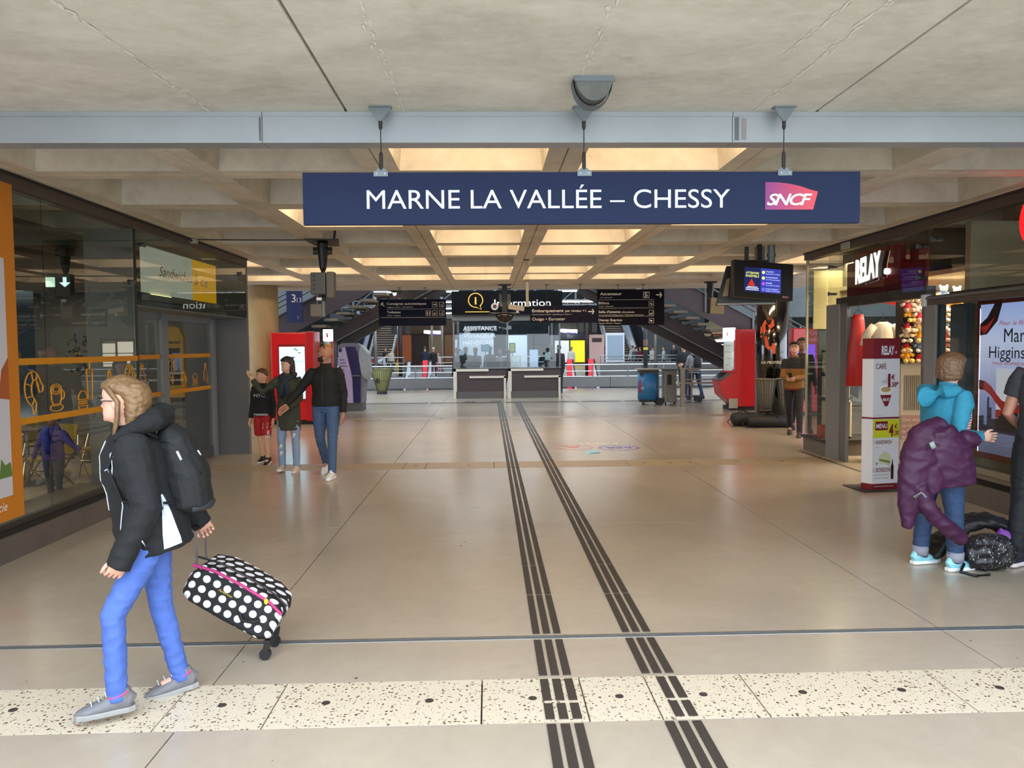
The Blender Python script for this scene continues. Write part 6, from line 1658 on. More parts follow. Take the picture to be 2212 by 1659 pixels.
    for i, l in enumerate(L):
        if nofeet: break
        k = l[2]; tip = R(-foot[i]); lift = k.z - ft
        F = Matrix.Translation(k) @ Matrix.Rotation(tip, 4, 'X')
        g0 = -ft + 0.004
        d = MB(); z = lambda y, zz: F @ Vector((0, y * s, 0)) + (F.to_3x3() @ Vector((0, 0, zz)))
        lat = (1, 0, 0)
        d.tube([z(-.075, g0 + .045 * s), z(-.06, g0 + .055 * s), z(.0, g0 + .055 * s), z(.08, g0 + .042 * s), z(.15, g0 + .03 * s), z(.19, g0 + .024 * s)], [(.022 * s, .034 * s), (.036 * s, .048 * s), (.040 * s, .05 * s), (.045 * s, .036 * s), (.042 * s, .026 * s), (.018 * s, .014 * s)], 12, lat=lat)
        d.tube([z(-.012, g0 + .05 * s), z(-.006, g0 + .09 * s), z(-.004, g0 + .125 * s)], [(.044 * s, .066 * s), (.045 * s, .064 * s), (.043 * s, .054 * s)], 12, lat=lat)
        so = rm_obj('shoe', d, sm, t, min(vx, .014), smooth=1) if det else d.build('shoe', sm, t, smooth=True)
        e = MB(); rg = []
        for zz, kx in ((0.0, .96), (.012, 1.0), (.022, 1.0), (.026, .94)):
            rg.append([F @ Vector((kx * x * s, y * s, g0 + zz * s)) for x, y in ((0, .198), (.028, .185), (.044, .14), (.046, .07), (.038, 0), (.038, -.05), (.022, -.082), (-.022, -.082), (-.038, -.05), (-.038, 0), (-.046, .07), (-.044, .14), (-.028, .185))])
        e.loft(rg).build('sole', M(sole or shoe, 0.6), so)
    # --- upper garment
    tm = M(top, 0.8, bump=0.3 if det else 0, bscale=160)
    c = MB(); hz = hem if hem is not None else {'jacket': -0.07, 'shirt': 0.0, 'coat': -0.26}[topk]; g_ = 1.0 if topk != 'shirt' else 0.93
    zs = [hz, hz + .05, 0.06, 0.2, 0.34, 0.45, 0.51, 0.545]
    zs = [z_ for k_, z_ in enumerate(zs) if k_ < 2 or z_ > hz + .08]
    wd = lambda z_: (.182 if z_ < .1 else .168 if z_ < .25 else .185 if z_ < .4 else .172 if z_ < .48 else .118 if z_ < .53 else .072)
    dp = lambda z_: (.135 if z_ < .1 else .122 if z_ < .25 else .130 if z_ < .4 else .112 if z_ < .48 else .085 if z_ < .53 else .068)
    c.tube([up(0, 0.0, z_) for z_ in zs], [(wd(z_) * s * build * g_, dp(z_) * s * g_ * (build ** .5) * bulk) for z_ in zs], n + 4)
    for i, a in enumerate(A):
        r0, r1, r2, r3 = (.068, .060, .054, .042) if g_ == 1.0 else (.06, .052, .048, .04)
        if topk == 'shirt' and wr != 'longsleeve':
            c.tube([up((-.07, .07)[i], 0, .475), a[0] + Vector(((-1, 1)[i] * .004, 0, .012 * s)), a[0] * .85 + a[1] * .15, a[0] * .45 + a[1] * .55], [.045 * s, .060 * s, .066 * s * build, .064 * s * build], n)
        else:
            c.tube([up((-.07, .07)[i], 0, .475), a[0] + Vector(((-1, 1)[i] * .004, 0, .012 * s)), a[0] * .85 + a[1] * .15, (a[0] + a[1]) / 2, a[1], (a[1] + a[2]) / 2, a[2] + (a[2] - a[1]).normalized() * sleeve], [.05 * s * bulk, .064 * s * bulk, r0 * s * build * bulk, r1 * s * build * bulk, r2 * s * bulk, (r2 + r3) / 2 * s * bulk, r3 * s * bulk], n)
    go = rm_obj({'jacket': 'jacket', 'shirt': 'shirt', 'coat': 'coat'}[topk], c, tm, t, vx, noise_amp=0.0055 * s if (det and wr) else 0, nscale=8)
    if top2:
        go.data.materials.append(M(top2[0], 0.8))
        for pl in go.data.polygons:
            if pl.center.z > up(0, 0, top2[1]).z: pl.material_index = 1
    if topk != 'shirt' and det:
        mb = MB(); mb.tube([up(0, -.012, .52), up(0, -.012, .585)], [(.078 * s, .075 * s), (.072 * s, .070 * s)], 18, cap=False); mb.tube([up(0, -.012, .585), up(0, -.012, .52)], [(.066 * s, .064 * s), (.068 * s, .066 * s)], 18, cap=False); mb.build('collar', tm, t, smooth=True)
    if hood:
        mb = MB(); mb.tube([up(-.10, .03, .56), up(-.12, -.05, .57), up(-.07, -.13, .56), up(.0, -.16, .555), up(.07, -.13, .56), up(.12, -.05, .57), up(.10, .03, .56)], [.03 * s, .045 * s, .06 * s, .068 * s, .06 * s, .045 * s, .03 * s], 10)
        rm_obj('hood', mb, M(hood, 0.85), t, max(vx, .01), smooth=3)
    # --- hair
    hm_ = M(hair, 0.5, bump=0.4 if det else 0, bscale=60, var=0.25 if det else 0, vscale=40)
    def hp(x, y, z): return HT @ Vector((x * hh, y * hh, z * hh))
    if hstyle not in ('bald',):
        mb = MB(); rg = []
        spec = [(.45, -.20, -.47, .30), (.58, -.02, -.50, .375), (.70, .22, -.51, .385), (.80, .37, -.49, .37), (.90, .33, -.42, .31), (.98, .18, -.30, .22), (1.04, .02, -.14, .10)]
        if hstyle == 'swept':
            spec = [(-.42, -.14, -.40, .20), (-.1, -.12, -.46, .30), (.20, -.12, -.62, .36), (.45, -.10, -.68, .37), (.60, -.02, -.68, .385), (.70, .22, -.65, .395), (.80, .38, -.60, .39), (.90, .33, -.42, .32), (.98, .18, -.30, .22), (1.04, .02, -.14, .10)]
        elif hstyle in ('long', 'bob', 'mid'):
            bot = {'long': -.75, 'bob': .05, 'mid': -.30}[hstyle]; kf = 1.12 if hstyle == 'bob' else 1.0
            spec = [(bot, -.12, -.46, .24), (bot * .5 + .1, -.05, -.50, .36), (.30, .0, -.53, .40), (.45, .02, -.54, .41), (.60, .10, -.54, .41), (.72, .30, -.53, .41), (.82, .40, -.50, .39), (.92, .33, -.42, .32), (1.0, .18, -.30, .22), (1.06, .02, -.14, .10)]
        for z_, f, b_, w in spec:
            if hstyle == 'bob': f, b_, w = f + .10, b_ * 1.12, w * 1.12
            cy, ry = (f + b_) / 2, (f - b_) / 2
            rg.append([hp(w * math.cos(a_), cy + ry * math.sin(a_), z_) for a_ in [2 * PI * i_ / 16 for i_ in range(16)]])
        mb.loft(rg)
        if det: rm_obj('hair', mb, hm_, t, .006, smooth=3, noise_amp=.004, nscale=30)
        else: mb.build('hair', hm_, t, smooth=True)
    if cap:
        co = MB().lathe([(0.0, .0), (.40 * hh, .0), (.41 * hh, .12 * hh), (.30 * hh, .28 * hh), (.05 * hh, .34 * hh), (0, .34 * hh)], n=16).build('cap', M(cap, 0.8), t, smooth=True)
        co.matrix_local = HT @ Matrix.Translation((0, -.05 * hh, .74 * hh))
        mb = MB().poly([hp(.28 * math.cos(R(a_)), .25 + .38 * math.sin(R(a_)), .76) for a_ in range(0, 181, 20)], HT.to_3x3() @ Vector((0, 0, 1)), .03 * hh); mb.build('peak', M(cap, 0.8), t)
    # --- face
    if face:
        mw_, mk_, ml_, mbw = M('e8e2dc', 0.3), M('2a2420', 0.3), M('a4564e', 0.5), M(hair if hstyle != 'bald' else '3a2a1e', 0.8)
        for sd in (-1, 1):
            MB().ball(hp(sd * .15, .322, .50), (.052 * hh, .04 * hh, .028 * hh), 10, T=HT.to_3x3()).build('eye', mw_, t, smooth=True)
            MB().ball(hp(sd * .15, .350, .50), (.022 * hh, .02 * hh, .024 * hh), 8, T=HT.to_3x3()).build('iris', mk_, t, smooth=True)
            MB().tube([hp(sd * .08, .365, .585), hp(sd * .16, .362, .605), hp(sd * .25, .30, .585)], [.010 * hh, .016 * hh, .008 * hh], 6).build('eyebrow', mbw, t, smooth=True)
        MB().tube([hp(-.10, .362, .205), hp(-.04, .395, .212), hp(.04, .395, .212), hp(.10, .362, .205)], [.006 * hh, .018 * hh, .018 * hh, .006 * hh], 8).tube([hp(-.09, .358, .18), hp(0, .39, .170), hp(.09, .358, .18)], [.006 * hh, .022 * hh, .006 * hh], 8).build('lips', ml_, t, smooth=True)
    return t, dict(up=up, A=A, L=L, HT=HT, hh=hh, s=s, hp=hp)

def backpack(root, lab_parts, up, s, col, w=.16, d=.12, z0=.10, z1=.50, yb=-.12, rnd=.05, voxel=.012, straps=True):
    m = M(col, 0.75, bump=0.3, bscale=80)
    mb = MB()
    mb.tube([up(0, yb - d * .5, z0), up(0, yb - d * .55, z0 + .03), up(0, yb - d * .62, (z0 + z1) / 2 - .04), up(0, yb - d * .5, z1 - .06), up(0, yb - d * .35, z1)], [(w * .75 * s, d * .5 * s), (w * s, d * .78 * s), (w * s, d * .85 * s), (w * .85 * s, d * .62 * s), (w * .5 * s, d * .3 * s)], 16)
    o = rm_obj('backpack', mb, m, root, voxel, smooth=2, noise_amp=.004, nscale=10)
    if straps:
        for sd in (-1, 1):
            MB().tube([up(sd * .09, yb, z1 - .03), up(sd * .115, -.03, .565), up(sd * .12, .07, .50), up(sd * .13, .125, .40), up(sd * .15, .10, .22), up(sd * .15, yb, .14)], [(.028 * s, .007 * s)] * 6, 8, lat=(1, 0, 0)).build('strap', m, root, smooth=True)
    return o

from mathutils.bvhtree import BVHTree
def bvh(o):
    me = o.data
    return BVHTree.FromPolygons([v.co.copy() for v in me.vertices], [tuple(p.vertices) for p in me.polygons])
def decal(tree, pts, d, w, mat, par, nm, lift=.002, lat=(1, 0, 0)):
    """ribbon laid on the cloth where rays in direction d meet it"""
    d = Vector(d).normalized(); out = []
    for p in pts:
        h = tree.ray_cast(Vector(p) - d * .6, d)
        if h[0] is not None: out.append(h[0] - d * lift)
    if len(out) > 1:
        return MB().tube(out, [(w, .003)] * len(out), 8, lat=lat).build(nm, mat, par, smooth=True)
def patch(tree, rows, d, mat, par, nm, lift=.004):
    d = Vector(d).normalized(); vs = []
    for r in rows:
        q = []
        for p in r:
            h = tree.ray_cast(Vector(p) - d * .6, d)
            q.append((h[0] - d * lift) if h[0] is not None else None)
        if all(x is not None for x in q): vs.append(q)
    if len(vs) > 1:
        return MB().loft(vs, cap=False, closed=False).build(nm, mat, par, smooth=True)
def child(t, nm): return next(c for c in t.children if c.name.split('.')[0] == nm)
def at(px, py, Y):
    r = cm.to_3x3() @ Vector(((px - 1106) / 1650.0, -(py - 829.5) / 1650.0, -1.0))
    return Vector((0, 0, EYE)) + r * (Y / r.y)

# ================================================================== the young woman with the polka-dot case
t, K = person('young woman in a black and white rain jacket and bright blue jeans, walking past', (-1.655, 3.76, 0), 115, H=1.61, voxel=.0065, skin='d9a58f', hair='75593a', hstyle='swept',
              top='0c0d10', pants='4865b0', shoe='6b6a6e', sole='8f8f8d', legs=((28, 2, 29), (-4, 2, 8)), arms=((-12, 14, 26, 0), (-36, 12, -34, 4)), lean=11, yaw=-24, hem=-.095, loose=.93, build=1.0, foot=(0, 7), curl=(.9, .9), bulk=1.36, sleeve=.055)
up, s, hp, hh = K['up'], K['s'], K['hp'], K['hh']
jk = child(t, 'jacket'); jt = bvh(jk); mwt = M('c9d4ea', 0.6)
mb = MB(); mb.tube([up(-.115, .07, .53), up(-.13, -.03, .56), up(-.08, -.13, .58), up(.0, -.17, .585), up(.08, -.13, .58), up(.13, -.03, .56), up(.115, .07, .53)], [.02 * s, .04 * s, .06 * s, .072 * s, .06 * s, .04 * s, .02 * s], 12)
rm_obj('hood', mb, M('0c0d10', 0.85, bump=0.3, bscale=60), t, .008, smooth=3, noise_amp=.006, nscale=14)
zz = [.50 - .57 * k / 14 for k in range(15)]
decal(jt, [up(-.125 - .02 * math.sin(k * .3), 0, z) for k, z in enumerate(zz)], (0, -1, 0), .008, mwt, t, 'white_zip')
decal(jt, [up(-.02 + .012 * math.sin(k * .4), 0, z) for k, z in enumerate(zz[:10])], (0, -1, 0), .008, mwt, t, 'white_zip')
patch(jt, [[up(0, y0 + (y1 - y0) * k / 6, z) for k in range(7)] for z, y0, y1 in [(.20, -.075, -.085), (.16, -.07, -.095), (.10, -.06, -.105), (.05, -.05, -.11), (0, -.04, -.115), (-.04, -.035, -.12), (-.075, -.03, -.12)]], (1, 0, 0), mwt, t, 'white_side_panel', .006)
decal(jt, [up(-.135, 0, .42), up(-.135, 0, .445), up(-.125, 0, .47), up(-.12, 0, .44), up(-.13, 0, .42)], (0, -1, 0), .005, mwt, t, 'cord_loop')
decal(jt, [up(-.10, 0, .355), up(-.115, 0, .365), up(-.125, 0, .35), up(-.14, 0, .36)], (0, -1, 0), .003, mwt, t, 'chest_logo')
decal(jt, [up(0, .055, .02), up(0, .05, -.03)], (1, 0, 0), .005, mwt, t, 'pocket_zip')
hr_ = M('75593a', 0.5, bump=0.4, bscale=60, var=0.25, vscale=40)
for q in (-1, 1):
    mb = MB(); mb.tube([hp(q * .30, .12, .78), hp(q * .345, -.10, .45), hp(q * .33, -.05, .1), hp(q * .27, .06, -.22), hp(q * .24, .13, -.52)], [(.07 * hh, .16 * hh), (.06 * hh, .15 * hh), (.06 * hh, .15 * hh), (.05 * hh, .12 * hh), (.02 * hh, .05 * hh)], 10, lat=(0, 1, 0)); mb.build('hair_lock', hr_, t, smooth=True)
mb = MB(); mg_ = M('15161a', 0.3)
for q in (-1, 1):
    mb.tube([hp(q * .27, .36, .50), hp(q * .355, .2, .50), hp(q * .36, -.05, .48)], .0028, 6)
    mb.tube([hp(q * .15 + .115 * math.cos(R(a)), .40, .49 + .075 * math.sin(R(a))) for a in range(0, 361, 30)], .0026, 6, cap=False)
mb.tube([hp(-.04, .41, .51), hp(.04, .41, .51)], .0026, 6); mb.build('glasses', mg_, t)
bp = backpack(t, None, up, s, '101114', w=.16, d=.15, z0=.06, z1=.52, yb=-.125, voxel=.008)
btr = bvh(bp)
MB().tube([up(-.13, -.20, .085), up(-.10, -.29, .075), up(0, -.31, .07), up(.10, -.29, .075), up(.13, -.20, .085)], .024, 8).build('reinforced_base', M('25272c', 0.6), bp, smooth=True)
decal(btr, [up(0, -.20, .40), up(0, -.21, .35)], (1, 0, 0), .006, M('b9bcc0', 0.4), bp, 'zip_pull', .003, (0, 1, 0)); decal(btr, [up(0, -.30, .37), up(0, -.31, .34)], (1, 0, 0), .005, M('b9bcc0', 0.4), bp, 'zip_pull', .003, (0, 1, 0))
decal(btr, [up(0, -.14 - .025 * k, .46 - .006 * k * k) for k in range(7)], (1, 0, 0), .003, m_black, bp, 'zip', .003, (0, 1, 0))
# pink shoe collars and laces
for i, sh in enumerate([c for c in t.children if c.name.startswith('shoe')]):
    a = K['L'][i][2]
    MB().tube([a + Vector((.040 * math.cos(R(q)), -.004 + .048 * math.sin(R(q)), .020 - .012 * math.sin(R(q)))) * 1.0 for q in range(0, 361, 30)], .006, 6, cap=False).build('pink_lining', M('c2407e', 0.6), sh)
    for k in range(3):
        c0 = a + Vector((0, .045 + .03 * k, .028 - .016 * k)); MB().tube([c0 + Vector((-.03, 0, -.004)), c0 + Vector((0, .006, .008)), c0 + Vector((.03, 0, -.004))], .003, 5).build('lace', M('b9babd', 0.6), sh)

# her trolley case
mdot = bpy.data.materials.new('polka_dots'); mdot.use_nodes = True
nt = mdot.node_tree; b = nt.nodes['Principled BSDF']; b.inputs['Roughness'].default_value = .65
tc = nt.nodes.new('ShaderNodeTexCoord'); mp = nt.nodes.new('ShaderNodeMapping'); sx = nt.nodes.new('ShaderNodeSeparateXYZ'); cx_ = nt.nodes.new('ShaderNodeCombineXYZ'); ay = nt.nodes.new('ShaderNodeMath'); v = nt.nodes.new('ShaderNodeTexVoronoi'); v.voronoi_dimensions = '2D'
v.inputs['Scale'].default_value = 16.0; v.inputs['Randomness'].default_value = 0.0; mp.inputs['Rotation'].default_value = (0, 0, R(28))
nt.links.new(tc.outputs['Object'], sx.inputs[0]); nt.links.new(sx.outputs[0], cx_.inputs[0]); nt.links.new(sx.outputs[2], ay.inputs[0]); nt.links.new(sx.outputs[1], ay.inputs[1]); nt.links.new(ay.outputs[0], cx_.inputs[1]); nt.links.new(cx_.outputs[0], mp.inputs[0]); nt.links.new(mp.outputs[0], v.inputs['Vector'])
ls_ = nt.nodes.new('ShaderNodeMath'); ls_.operation = 'LESS_THAN'; ls_.inputs[1].default_value = .34; nt.links.new(v.outputs['Distance'], ls_.inputs[0])
mx = nt.nodes.new('ShaderNodeMix'); mx.data_type = 'RGBA'; mx.inputs[6].default_value = (*lin('121215'), 1); mx.inputs[7].default_value = (*lin('dfe0ea'), 1); nt.links.new(ls_.outputs[0], mx.inputs[0]); nt.links.new(mx.outputs[2], b.inputs['Base Color'])
cs = thing('suitcase', 'black trolley case with white polka dots and a pink zip, pulled by the young woman', 'suitcase', (-1.33, 4.36, 0))
c0 = at(500, 1304, 4.22); base = Vector((-1.33, 4.36, 0)); a_ = R(31); U = Vector((-math.cos(a_), 0, math.sin(a_))); V = Vector((math.sin(a_), 0, math.cos(a_)))
cc = c0 - base + Vector((0, .17, 0))
rings = []
for y, k in ((-.17, .80), (-.155, .88), (-.13, .92), (.08, .92), (.105, .88), (.12, .80)):
    r_ = []
    for u, w in [(.30, -.10), (.31, .02), (.27, .11), (.16, .15), (0, .155), (-.18, .15), (-.27, .12), (-.30, .05), (-.30, -.09), (-.26, -.125), (0, -.13), (.25, -.125)]:
        r_.append(cc + U * (u * k) + V * (w * k) + Vector((0, y, 0)))
    rings.append(r_)
MB().loft(rings).build('case_body', mdot, cs, bevel=.012)
pz = [(.29, .085), (.17, .115), (0, .12), (-.18, .112), (-.27, .085)]
MB().tube([cc + U * u + V * w + Vector((0, -.174, 0)) for u, w in pz], .009, 8).build('pink_zip', M('b0286e', 0.5), cs)
MB().tube([cc + U * u + V * (w + .045) + Vector((0, -.15, 0)) for u, w in pz], .006, 8).build('edge_piping', m_black, cs)
for u in (-.05, .02): pass
MB().tube([cc + U * -.06 + V * -.02 + Vector((0, -.175, 0)), cc + U * -.10 + V * -.04 + Vector((0, -.20, 0)), cc + U * -.16 + V * -.02 + Vector((0, -.20, 0)), cc + U * -.18 + V * .0 + Vector((0, -.175, 0))], .010, 8).build('side_handle', m_black, cs)
text('American', M('c9b34a', 0.5), cs, cc + U * .10 + V * .03 + Vector((0, -.1735, 0)), -U, V, h=.016, shear=.3)
MB().ball(cc + U * -.16 + V * .112 + Vector((0, -.185, 0)), (.012, .006, .018), 8).build('yellow_tag', M('c9c02a', 0.5), cs)
for y in (-.12, .07):
    w_ = cc + U * -.27 + V * -.13 + Vector((0, y, 0)); w_.z = .034
    MB().tube([w_ + Vector((0, -.014, 0)), w_ + Vector((0, .014, 0))], .032, 16).build('wheel', m_black, cs)
    MB().bar(w_ + Vector((0, 0, 0)), cc + U * -.27 + V * -.10 + Vector((0, y, 0)), .03, .035).build('wheel_bracket', m_black, cs)
hd = K['A'][1][2]; RM = Matrix.Rotation(R(115), 4, 'Z'); hw = Vector((-1.655, 3.76, 0)) + RM @ hd - base
for y in (-.07, .07):
    MB().tube([cc + U * .29 + V * .05 + Vector((0, y, 0)), hw + Vector((0.02, y * .8, -.05))], .008, 8).build('telescopic_rod', m_steel, cs)
MB().tube([hw + Vector((0.02, -.07, -.05)), hw + Vector((0.02, .07, -.05))], .014, 8).build('grip', m_black, cs)

# ================================================================== the woman in the teal hoodie
t, K = person('woman with short brown hair in a teal hoodie and striped top, seen from behind', (3.49, 5.80, 0), -78, H=1.645, voxel=.0075, skin='dcae98', hair='6b4f38', hstyle='bob', top='2a84a2', pants='2c4468', shoe='8fd0dc', sole='e9eef0',
              legs=((-3, 3, 2), (6, 3, 4)), arms=((-4, 5, 8, 2), (-20, 8, 84, -4)), lean=9, yaw=26, pitch=-4, hem=-.10, loose=1.12, build=1.08, curl=.12)
up, s, hp = K['up'], K['s'], K['hp']
mst = bpy.data.materials.new('stripes'); mst.use_nodes = True; nt = mst.node_tree; b = nt.nodes['Principled BSDF']; b.inputs['Roughness'].default_value = .8
tc = nt.nodes.new('ShaderNodeTexCoord'); sp = nt.nodes.new('ShaderNodeSeparateXYZ'); ml = nt.nodes.new('ShaderNodeMath'); ml.operation = 'MULTIPLY'; ml.inputs[1].default_value = 52; fr = nt.nodes.new('ShaderNodeMath'); fr.operation = 'FRACT'; lt_ = nt.nodes.new('ShaderNodeMath'); lt_.operation = 'LESS_THAN'; lt_.inputs[1].default_value = .5
mx = nt.nodes.new('ShaderNodeMix'); mx.data_type = 'RGBA'; mx.inputs[6].default_value = (*lin('c2404a'), 1); mx.inputs[7].default_value = (*lin('e6dcdc'), 1)
nt.links.new(tc.outputs['Object'], sp.inputs[0]); nt.links.new(sp.outputs[2], ml.inputs[0]); nt.links.new(ml.outputs[0], fr.inputs[0]); nt.links.new(fr.outputs[0], lt_.inputs[0]); nt.links.new(lt_.outputs[0], mx.inputs[0]); nt.links.new(mx.outputs[2], b.inputs['Base Color'])
mb = MB(); mb.tube([up(0, .085, z) for z in (-.02, .08, .2, .32, .40, .46, .52)], [(.135 * s, .125 * s), (.135 * s, .13 * s), (.14 * s, .125 * s), (.14 * s, .13 * s), (.13 * s, .115 * s), (.10 * s, .085 * s), (.07 * s, .05 * s)], 24)
mb.build('striped_top', mst, t, smooth=True)
jo = child(t, 'jacket'); jo.data.materials.append(mst)
for pl in jo.data.polygons:
    c_ = pl.center
    if c_.y > .085 + .03 * abs(c_.x) and c_.z > up(0, 0, 0).z and abs(c_.x) < .10: pl.material_index = 1
mb = MB(); mb.tube([up(-.11, .07, .50), up(-.13, -.04, .52), up(-.10, -.14, .50), up(.0, -.21, .44), up(.10, -.14, .50), up(.13, -.04, .52), up(.11, .07, .50)], [.03 * s, .045 * s, .06 * s, .085 * s, .06 * s, .045 * s, .03 * s], 12)
rm_obj('hood', mb, M('2a84a2', 0.85, bump=.3, bscale=60), t, .008, smooth=3, noise_amp=.004, nscale=12)
for i, l in enumerate(K['L']):
    a = l[2]; MB().tube([a + Vector((0, 0, .0)), a + Vector((0, 0, .075))], [.063 * s, .066 * s], 18).build('rolled_cuff', M('8a8e9c', 0.8), child(t, 'trousers'), smooth=True)
tw_base = Vector((3.40, 5.55, 0)); pj = M('3c1037', 0.6, bump=.3, bscale=30)
jk = thing('rain_jacket', 'plum purple rain jacket draped over the forearm of the woman in teal', 'jacket', tuple(tw_base))
q = lambda x, y, Y: at(x, y, Y) - tw_base
mb = MB()
mb.tube([q(2035, 912, 5.55), q(2000, 940, 5.55), q(1985, 990, 5.5), q(1975, 1040, 5.5), q(1965, 1090, 5.52), q(1958, 1140, 5.52)], [(.05, .06), (.12, .09), (.13, .09), (.12, .08), (.085, .06), (.03, .03)], 14)
mb.tube([q(2030, 930, 5.5), q(2052, 975, 5.48), q(2058, 1020, 5.48), q(2062, 1052, 5.48)], [(.10, .08), (.16, .07), (.17, .05), (.17, .03)], 14)
mb.tube([q(2010, 945, 5.5), q(2050, 945, 5.5), q(2080, 948, 5.52), q(2106, 948, 5.54)], [.075, .075, .062, .058], 12)
mb.tube([q(1985, 1050, 5.45), q(2005, 1100, 5.45), q(2040, 1135, 5.45), q(2078, 1165, 5.5)], [.05, .06, .055, .05], 12)
mb.tube([q(2000, 1010, 5.48), q(2020, 1060, 5.48)], [(.12, .06), (.10, .05)], 12)
rm_obj('cloth', mb, pj, jk, .010, smooth=4, noise_amp=.010, nscale=7)
MB().tube([q(1975, 1075, 5.42), q(1990, 1065, 5.40), q(2002, 1072, 5.40)], [(.02, .006)] * 3, 8).build('grey_lining', M('8f9a98', 0.6), jk, smooth=True)
MB().tube([q(2012, 955, 5.38), q(2018, 968, 5.38)], [(.02, .006)] * 2, 8).build('grey_lining', M('8f9a98', 0.6), jk, smooth=True)
# ================================================================== the man at the right edge
t, K = person('man in a dark grey T-shirt and black jeans cut off by the right picture edge', (4.26, 5.70, 0), -60, H=1.84, voxel=.009, skin='b5806a', hair='2a2422', hstyle='short', top='2f3036', topk='shirt', pants='14171d', shoe='1d2238', sole='e0d5d8',
              legs=((-4, 5, 4), (4, 5, 4)), arms=((-10, 14, 60, 0), (-34, 24, 52, -14)), lean=3, hem=-.04, loose=1.15, build=1.12)
MB().tube([K['A'][1][2] + Vector((0.04, 0, 0)), K['A'][1][2] + Vector((0.04, 0.012, 0))], .033, 12).build('bracelet', m_black, t)
# bag and coat on the floor
bg = thing('patterned_backpack', 'black backpack printed with white brush strokes lying on the floor between the two adults', 'bag', (3.82, 5.72, 0))
mpt = bpy.data.materials.new('brush_strokes'); mpt.use_nodes = True; nt = mpt.node_tree; b = nt.nodes['Principled BSDF']; b.inputs['Roughness'].default_value = .45
tc = nt.nodes.new('ShaderNodeTexCoord'); mp = nt.nodes.new('ShaderNodeMapping'); mp.inputs['Scale'].default_value = (16, 12, 5); mp.inputs['Rotation'].default_value = (0, .7, .4); n_ = nt.nodes.new('ShaderNodeTexVoronoi'); rp = nt.nodes.new('ShaderNodeValToRGB')
e = rp.color_ramp.elements; e[0].position = .16; e[0].color = (.55, .56, .6, 1); e[1].position = .22; e[1].color = (.012, .012, .015, 1)
nt.links.new(tc.outputs['Object'], mp.inputs[0]); nt.links.new(mp.outputs[0], n_.inputs['Vector']); nt.links.new(n_.outputs['Distance'], rp.inputs[0]); nt.links.new(rp.outputs[0], b.inputs['Base Color'])
mb = MB(); mb.tube([(-.16, 0, .11), (-.05, -.02, .14), (.1, -.01, .14), (.18, 0, .11)], [(.09, .09), (.13, .135), (.13, .135), (.08, .09)], 14, lat=(0, 1, 0))
rm_obj('bag_body', mb, mpt, bg, .012, smooth=2, noise_amp=.014, nscale=12)
MB().tube([(-.2, -.05, .06), (-.27, -.12, .02), (-.2, -.2, .012), (-.08, -.17, .012)], .012, 6).build('strap', m_black, bg)
ct = thing('black_coat', 'black coat with a violet lining thrown over the patterned backpack', 'coat', (3.90, 5.98, 0))
mb = MB(); mb.tube([(-.38, -.02, .03), (-.28, 0, .16), (-.12, 0, .29), (.08, 0, .33), (.25, -.02, .26), (.34, -.05, .12), (.36, -.1, .03)], [(.10, .03), (.12, .05), (.13, .05), (.14, .05), (.14, .06), (.13, .06), (.10, .04)], 12, lat=(0, 1, 0))
rm_obj('cloth', mb, M('0e0e11', .6, bump=.3, bscale=30), ct, .012, smooth=2, noise_amp=.014, nscale=9)
mb = MB(); mb.tube([(.10, -.14, .27), (.18, -.17, .22), (.23, -.18, .12), (.2, -.18, .09)], [(.02, .03), (.04, .05), (.04, .05), (.02, .02)], 10, lat=(0, 1, 0)); rm_obj('violet_lining', mb, M('6a2f8a', .5), ct, .01, noise_amp=.006, nscale=25)

# ================================================================== the family walking in on the left
t, K = person('bald bearded man in a black leather jacket and blue jeans, walking', (-2.22, 10.45, 0), 172, H=1.78, voxel=.011, skin='b07a62', hair='2c2019', hstyle='bald', top='0f0f10', pants='41597c', shoe='d9dadd', sole='e8e8ea',
              legs=((14, 2, 8), (-8, 3, 26)), arms=((-4, 12, 18, 4), (14, 34, 30, 34)), lean=1, yaw=-72, pitch=-2, hem=.02, build=1.08, foot=(0, 22))
hp, hh, up, s = K['hp'], K['hh'], K['up'], K['s']
mb = MB(); mb.loft([[hp(w * math.cos(a), y0 + (y1 - y0) * (.5 + .5 * math.sin(a)), z) for a in [2 * PI * i / 16 for i in range(16)]] for z, y0, y1, w in ((-.03, .0, .33, .17), (.05, -.08, .40, .235), (.14, -.05, .405, .28), (.24, .02, .395, .31), (.36, .02, .20, .335))])
mb.build('beard', M('241a15', .8, bump=.5, bscale=120), t, smooth=True)
MB().tube([hp(-.36, .0, .78), hp(-.2, .12, 1.0), hp(.2, .12, 1.0), hp(.36, .0, .78)], .006, 6).build('sunglasses', m_black, t)
jt = bvh(child(t, 'jacket')); decal(jt, [up(0.0, 0, .46 - .05 * k) for k in range(9)], (0, -1, 0), .005, M('2d2d30', .3, .5), t, 'zip')
for q_ in (-1, 1): decal(jt, [up(q_ * .07, 0, .38), up(q_ * .12, 0, .36)], (0, -1, 0), .004, M('3d3d40', .3, .5), t, 'pocket_zip')
t, K = person('long-haired woman in an olive parka raising her arm', (-2.86, 10.95, 0), 176, H=1.60, voxel=.011, skin='d3a488', hair='2b1c16', hstyle='long', top='3a3a2c', topk='coat', pants='8094ae', shoe='c9b0a6', sole='d9d3d0',
              legs=((4, 3, 4), (6, 3, 10)), arms=((16, 8, 60, -28), (14, 52, 10, 142)), yaw=-52, pitch=6, hem=-.30, foot=(0, -8), curl=.2)
hp, hh, up, s = K['hp'], K['hh'], K['up'], K['s']
